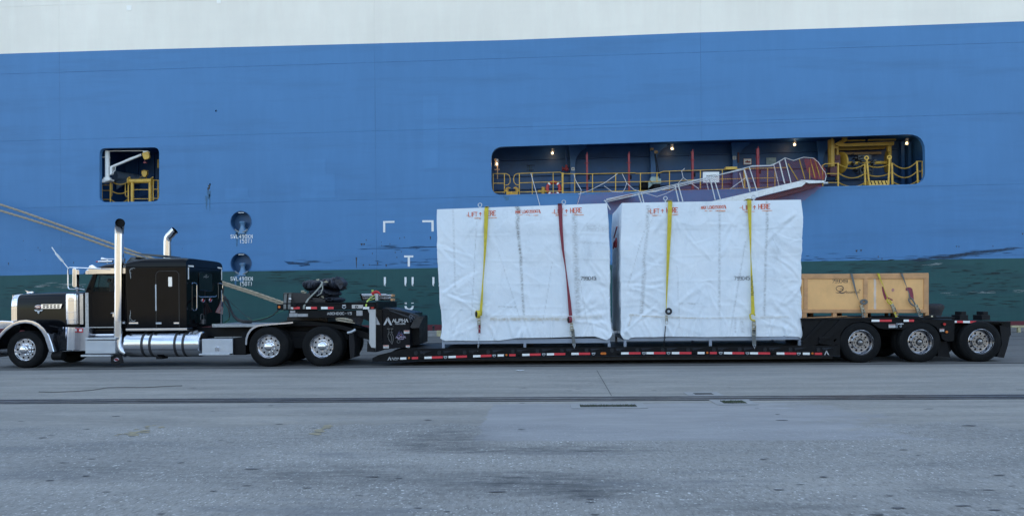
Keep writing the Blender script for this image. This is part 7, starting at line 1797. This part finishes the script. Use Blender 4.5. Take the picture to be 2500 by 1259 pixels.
g = MB(); g.add([(p.x+v.co.x*sx, YO, p.z+v.co.y) for v in me.vertices], [tuple(q.vertices) for q in me.polygons]); g.build('maker_name', marker, wc, smooth=0)
g = MB(); c = P(2099, 707.5, YO); g.torus(c, .017, .0025, 'Y', 16, 4); text_mb('R', c.x-.006, c.z-.009, YO-.002, .018, asp=.6, th=.2, mb=g); g.build('registered_mark', marker, wc, smooth=0)
g = MB()
for k in range(34): g.pbox(2133.5+R.uniform(-.5,.5), 2139+R.uniform(-.5,.5), 681+k*2.17, 681+k*2.17+1.3, YO+.001, YO+.003)
g.build('packing_tape', mat('dusty_tape', (.55,.54,.52), .6, var=.2), wc, smooth=0)
rp_ = mat('red_spray_paint', (.24,.035,.06), .7, var=.35, vs=8)
g = MB(); 
for i, q in enumerate(([(2153,700),(2157,698.5),(2160,706),(2163,716),(2166,730),(2161,732),(2157,722),(2154,710)], [(2165,724),(2172,727),(2180,731),(2179,733),(2170,732)], [(2211,703),(2214,701),(2222,701),(2227,704),(2230,718),(2231,731),(2221,730),(2219,716),(2217,710),(2211,709)])):
    p = pl(q, YO); g.add([(a, YO-.0005*i, b) for a, b in p], [tuple(range(len(p)))[::-1]])
g.build('spray_mark', rp_, wc, smooth=0)
g = MB(); p = P(2180, 707.5, YO); n = 14; g.add([(p.x+.038*math.cos(2*math.pi*i/n)*R.uniform(.8,1.1), YO, p.z+.05*math.sin(2*math.pi*i/n)*R.uniform(.8,1.1)) for i in range(n)], [tuple(range(n))]); g.build('spray_mark', mat('faint_red_spray', (.45,.20,.16), .7, var=.2), wc, smooth=0)
YS_ = YWd-.03; grp = 'ratchet straps over the wooden box'
def boxtop(g, px, wd):
    p = P(px, 667.5, YS_); g.box(p.x-wd/2, p.x+wd/2, YS_, YWd+DW+.03, p.z+.002, p.z+.008); g.box(p.x-wd/2, p.x+wd/2, YWd+DW+.02, YWd+DW+.03, p.z-1.0, p.z)
s_ = empty('ratchet_strap', P(2108, 783, YS_), 'grey strap with round coil over the printed maker\'s mark end of the wooden box', 'strap', grp)
g = MB(); ribbon(g, [wb(2078.7,668,YS_,1),wb(2083,685,YS_,.9),wb(2088,706,YS_,.6),wb(2096,732,YS_,.12)], .058); boxtop(g, 2078.7, .058); g.build('webbing', gryw, s_)
g = MB(); c = P(2109,736.5,YS_-.03)
for k in range(3): g.torus(c, .085-.018*k, .017, 'Y', 26, 6)
for i, (x_, y_, z_) in enumerate(g.v): g.v[i] = (x_, y_, c.z+(z_-c.z)*.72)
g.build('webbing_roll', gryw, s_)
ratchet(2103.5, 753, YS_-.01, .95, s_, lean=-.25); g = MB(); ribbon(g, [wb(2105.5,762,YS_-.02,1),wb(2107.7,778,YS_-.06,1)], .05); g.build('tail_webbing', gryw, s_); hook(2108.4, 780, YS_-.06, s_, .025)
s_ = empty('ratchet_strap', P(2192, 782, YS_), 'bright yellow strap across the middle of the wooden box', 'strap', grp)
g = MB(); ribbon(g, [wb(2144.5,668,YS_,1),wb(2149,681,YS_,.7),wb(2156,696,YS_,.25),wb(2161,712,YS_,.3),wb(2166.5,725,YS_,.6)], .055); boxtop(g, 2144.5, .055); g.build('webbing', yel, s_)
g = MB(); g.tube([P(a, b, YS_-.03) for a, b in ((2166,728),(2165.5,733),(2169,739),(2173.5,742),(2177,741),(2174,735),(2170,730))], .017, 6); g.build('webbing_loop', yel, s_)
ratchet(2179, 750, YS_-.01, .95, s_, lean=-.38); g = MB(); ribbon(g, [wb(2183,761,YS_-.02,1),wb(2191.5,778,YS_-.06,1)], .055); g.build('tail_webbing', yel, s_); hook(2192, 780, YS_-.06, s_, .025)
s_ = empty('ratchet_strap', P(2250, 782, YS_), 'grey strap nearest the trailer tail end of the wooden box', 'strap', grp)
g = MB(); ribbon(g, [wb(2201.5,668,YS_,1),wb(2206.5,681,YS_,.6),wb(2214,701,YS_,.15),wb(2219,715,YS_,.4),wb(2221,726,YS_,.8)], .055); boxtop(g, 2201.5, .055); g.build('webbing', gryw, s_)
g = MB(); g.tube([P(a, b, YS_-.03) for a, b in ((2219,727),(2219,733),(2223,740),(2229,745),(2235,747),(2233,740),(2228,731),(2223,727))], .020, 6); g.build('webbing_loop', gryw, s_)
ratchet(2237.5, 752, YS_-.01, .95, s_, lean=-.38); g = MB(); ribbon(g, [wb(2241,762,YS_-.02,1),wb(2249.5,778,YS_-.06,1)], .055); g.build('tail_webbing', gryw, s_); hook(2250, 780, YS_-.06, s_, .025)

# ================================================================== gear on the gooseneck
zg = P(790, 738, YT).z
tarpd = mat('folded_navy_tarp', (.018,.021,.032), .55, var=.35, vs=5, bump=.6, bs=12)
def bundle(cx, cy, hw_, hh, Y0, dy, seed, lab, ends=True):
    g = MB(); c = P(cx, cy, Y0+dy/2); n = 46; m_ = 26; v = []
    L_ = S(hw_*2, Y0); H_ = S(hh*2, Y0)
    for i in range(n+1):
        t = i/n; x_ = c.x+(t-.5)*L_; k = (1-abs(2*t-1)**5)**.35 if 0 < t < 1 else .0
        k = max(k, .02)*(1+.12*math.sin(t*7+seed))
        for j in range(m_):
            a = 2*math.pi*j/m_; rr = 1+.26*noise.noise(Vector((t*4, math.cos(a)*1.3, math.sin(a)*1.3+seed)))+.12*(1-abs(noise.noise(Vector((t*13, math.cos(a)*2.6, seed+math.sin(a)*2.6))))*2.4)
            cz = math.sin(a); cz = (abs(cz)**.75)*(1 if cz > 0 else -1)
            v.append((x_+.02*noise.noise(Vector((t*6,a,seed))), c.y+dy/2*k*rr*math.cos(a), c.z+H_/2*k*rr*cz))
    g.add(v, [(i*m_+j, i*m_+(j+1)%m_, (i+1)*m_+(j+1)%m_, (i+1)*m_+j) for i in range(n) for j in range(m_)])
    return top(g, 'folded_tarp', tarpd, lab, 'tarp', 'dark tarps stacked on the gooseneck', smooth=70)
bundle(796, 731.5, 38, 7.5, YT+.25, 1.3, 1, 'flat folded dark tarp at the bottom of the stack on the gooseneck')
bundle(794, 716, 36, 10.5, YT+.25, 1.25, 4, 'bulky folded dark tarp in the middle of the stack on the gooseneck')
bundle(769, 697, 21, 13.5, YT+.3, 1.0, 8, 'rolled dark tarp on top of the stack, end nearer the truck')
bundle(816, 692.5, 25, 14, YT+.3, 1.0, 15, 'rolled dark tarp on top of the stack, frayed end nearer the wrapped crates')
g = MB(); g.pprism([(818,690),(819.5,674),(822.5,682),(830,681),(838,688),(839,693),(836,701),(831,706),(826,700)], YT+.25, YT+.6)
for k in range(16): a = 826+k*.8; b = 690+k*.9; g.pprism([(a,b),(a+11,b+1.5),(a+1,b+2.5)], YT+.2+k*.02, YT+.24+k*.02)
top(g, 'tarp_flap', tarpd, 'frayed loose flap sticking out of the topmost dark tarp', 'tarp', bev=0)
pale_r = mat('pale_rope', (.42,.38,.28), .9, var=.3, vs=20)
g = MB(); ribbon(g, [wb(741.5,754,YT+.0,1),wb(742,747,YT-.01,1),wb(752,730,YT+.1,1),wb(757,725,YT+.1,1)], .05); ribbon(g, [wb(757,725,YT+.12,1),wb(770,712,YT+.12,1),wb(782,699,YT+.14,1),wb(787,689,YT+.2,1),wb(783,685.5,YT+.4,1)], .05)
ribbon(g, [wb(787,692,YT+.2,.8),wb(787.5,705,YT+.15,.8),wb(783,716,YT+.12,.8),wb(774,722,YT+.12,.8),wb(757,723,YT+.1,.6)], .04)
top(g, 'tie_down_strap', mat('pale_grey_webbing', (.27,.28,.25), .8, var=.2, vs=9), 'pale grey strap thrown diagonally over the stack of dark tarps', 'strap')
g = MB()
for cx, cy, r_ in ((796,687,3),(776,683,2),(742,715,3),(738,711,2.5),(784,724,4)):
    pts = [P(cx+R.uniform(-r_*2, r_*2), cy+R.uniform(-r_, r_), YT+.22+R.uniform(0,.1)) for _ in range(9)]; g.tube(pts, .012, 5)
top(g, 'rope_tangle', pale_r, 'loose ends of pale rope lying among the dark tarps', 'rope')
# brown dunnage box with two straps
g = MB(); g.pprism([(691,718),(692,716),(757,715.5),(758,738),(691.5,741)], YT+.15, YT+1.3); g.pprism([(756,725),(794,728),(794,738),(757,738)], YT+.2, YT+.9)
e = top(g, 'dunnage_box', mat('dark_brown_box', (.022,.018,.018), .6, var=.4, vs=4, dirt=(.06,.045,.035), da=.6, ds=4), 'dark brown low box strapped down at the front of the gooseneck', 'box', bev=.012)
for a in (695.8, 706.5):
    g = MB(); ribbon(g, [wb(a+2,715,YT+.14,1),wb(a+1.5,720,YT+.13,1),wb(a-.5,742,YT-.0,1),wb(a-.5,754,YT-.01,1)], .07)
    p = P(a+2, 715, YT+.13); g.box(p.x-.05, p.x+.05, YT+.1, YT+1.3, p.z-.0, p.z+.012)
    top(g, 'box_strap', gryw, 'grey strap over the dark brown box, %s' % ('nearer the truck' if a < 700 else 'nearer the tarps'), 'strap', 'straps over the brown box')
g = MB(); g.pprism([(704,728),(708,726.5),(712,729),(709,731),(706,730)], YT+.05, YT+.06); top(g, 'rag', whitep, 'small white rag tucked in the strap of the brown box', 'rag')
# bundle of load bars
lb = empty('load_bars', P(920, 735, YT+.2), 'bundle of shiny metal load bars tied on the rear of the gooseneck', 'bundle')
for i, (a, b, c, d) in enumerate(((882,719.5,944,719.5),(884,725.5,950,724),(886,731,952,730),(884,722,956,721),(885,728,954,727))):
    y_ = YT+.2+(i % 3)*.12; g = MB(); g.cyl(P(a, b, y_), P(c, d, y_), .030-.004*(i > 2), 14); g.build('bar', discm, lb)
    g = MB(); g.cyl(P(a-3.5, b, y_), P(a, b, y_), .020, 10); g.cyl(P(a-1, b, y_), P(a+1, b, y_), .036, 12); g.build('bar_end', darkm, lb)
for b in (721, 731):
    g = MB(); g.pbox(953.5,958.5,b-3,b+3,YT+.18,YT+.5); g.build('wood_end_block', wood, lb, bev=.004)
g = MB(); g.pbox(916,923,716.5,733.5,YT+.12,YT+.5); g.build('clamp', alud, lb, bev=.006)
g = MB(); pts = [P(a, b, YT+.12) for a, b in ((907,717),(911,713),(918,710.5),(924,713),(927,717))]; g.tube(pts, .022, 8); g.tube([p+Vector((.02,.02,-.03)) for p in pts], .018, 8)
top(g, 'red_strap_loop', mat('bright_red_webbing', (.55,.03,.03), .6), 'bright red webbing loop on top of the metal load bars', 'strap')
gs = mat('lime_webbing', (.42,.55,.10), .7, var=.15)
g = MB(); ribbon(g, [wb(893.5,748,YT-.01,1),wb(895,738,YT+.03,1),wb(898,733,YT+.08,1),wb(906,725,YT+.08,1),wb(914,720.5,YT+.08,1)], .04); ribbon(g, [wb(896,735,YT+.07,1),wb(910,730,YT+.07,1),wb(916,727,YT+.07,1)], .035); g.pbox(907,911,707,712,YT+.3,YT+.35)
top(g, 'lime_strap', gs, 'lime green strap tying the metal load bars to the gooseneck', 'strap')
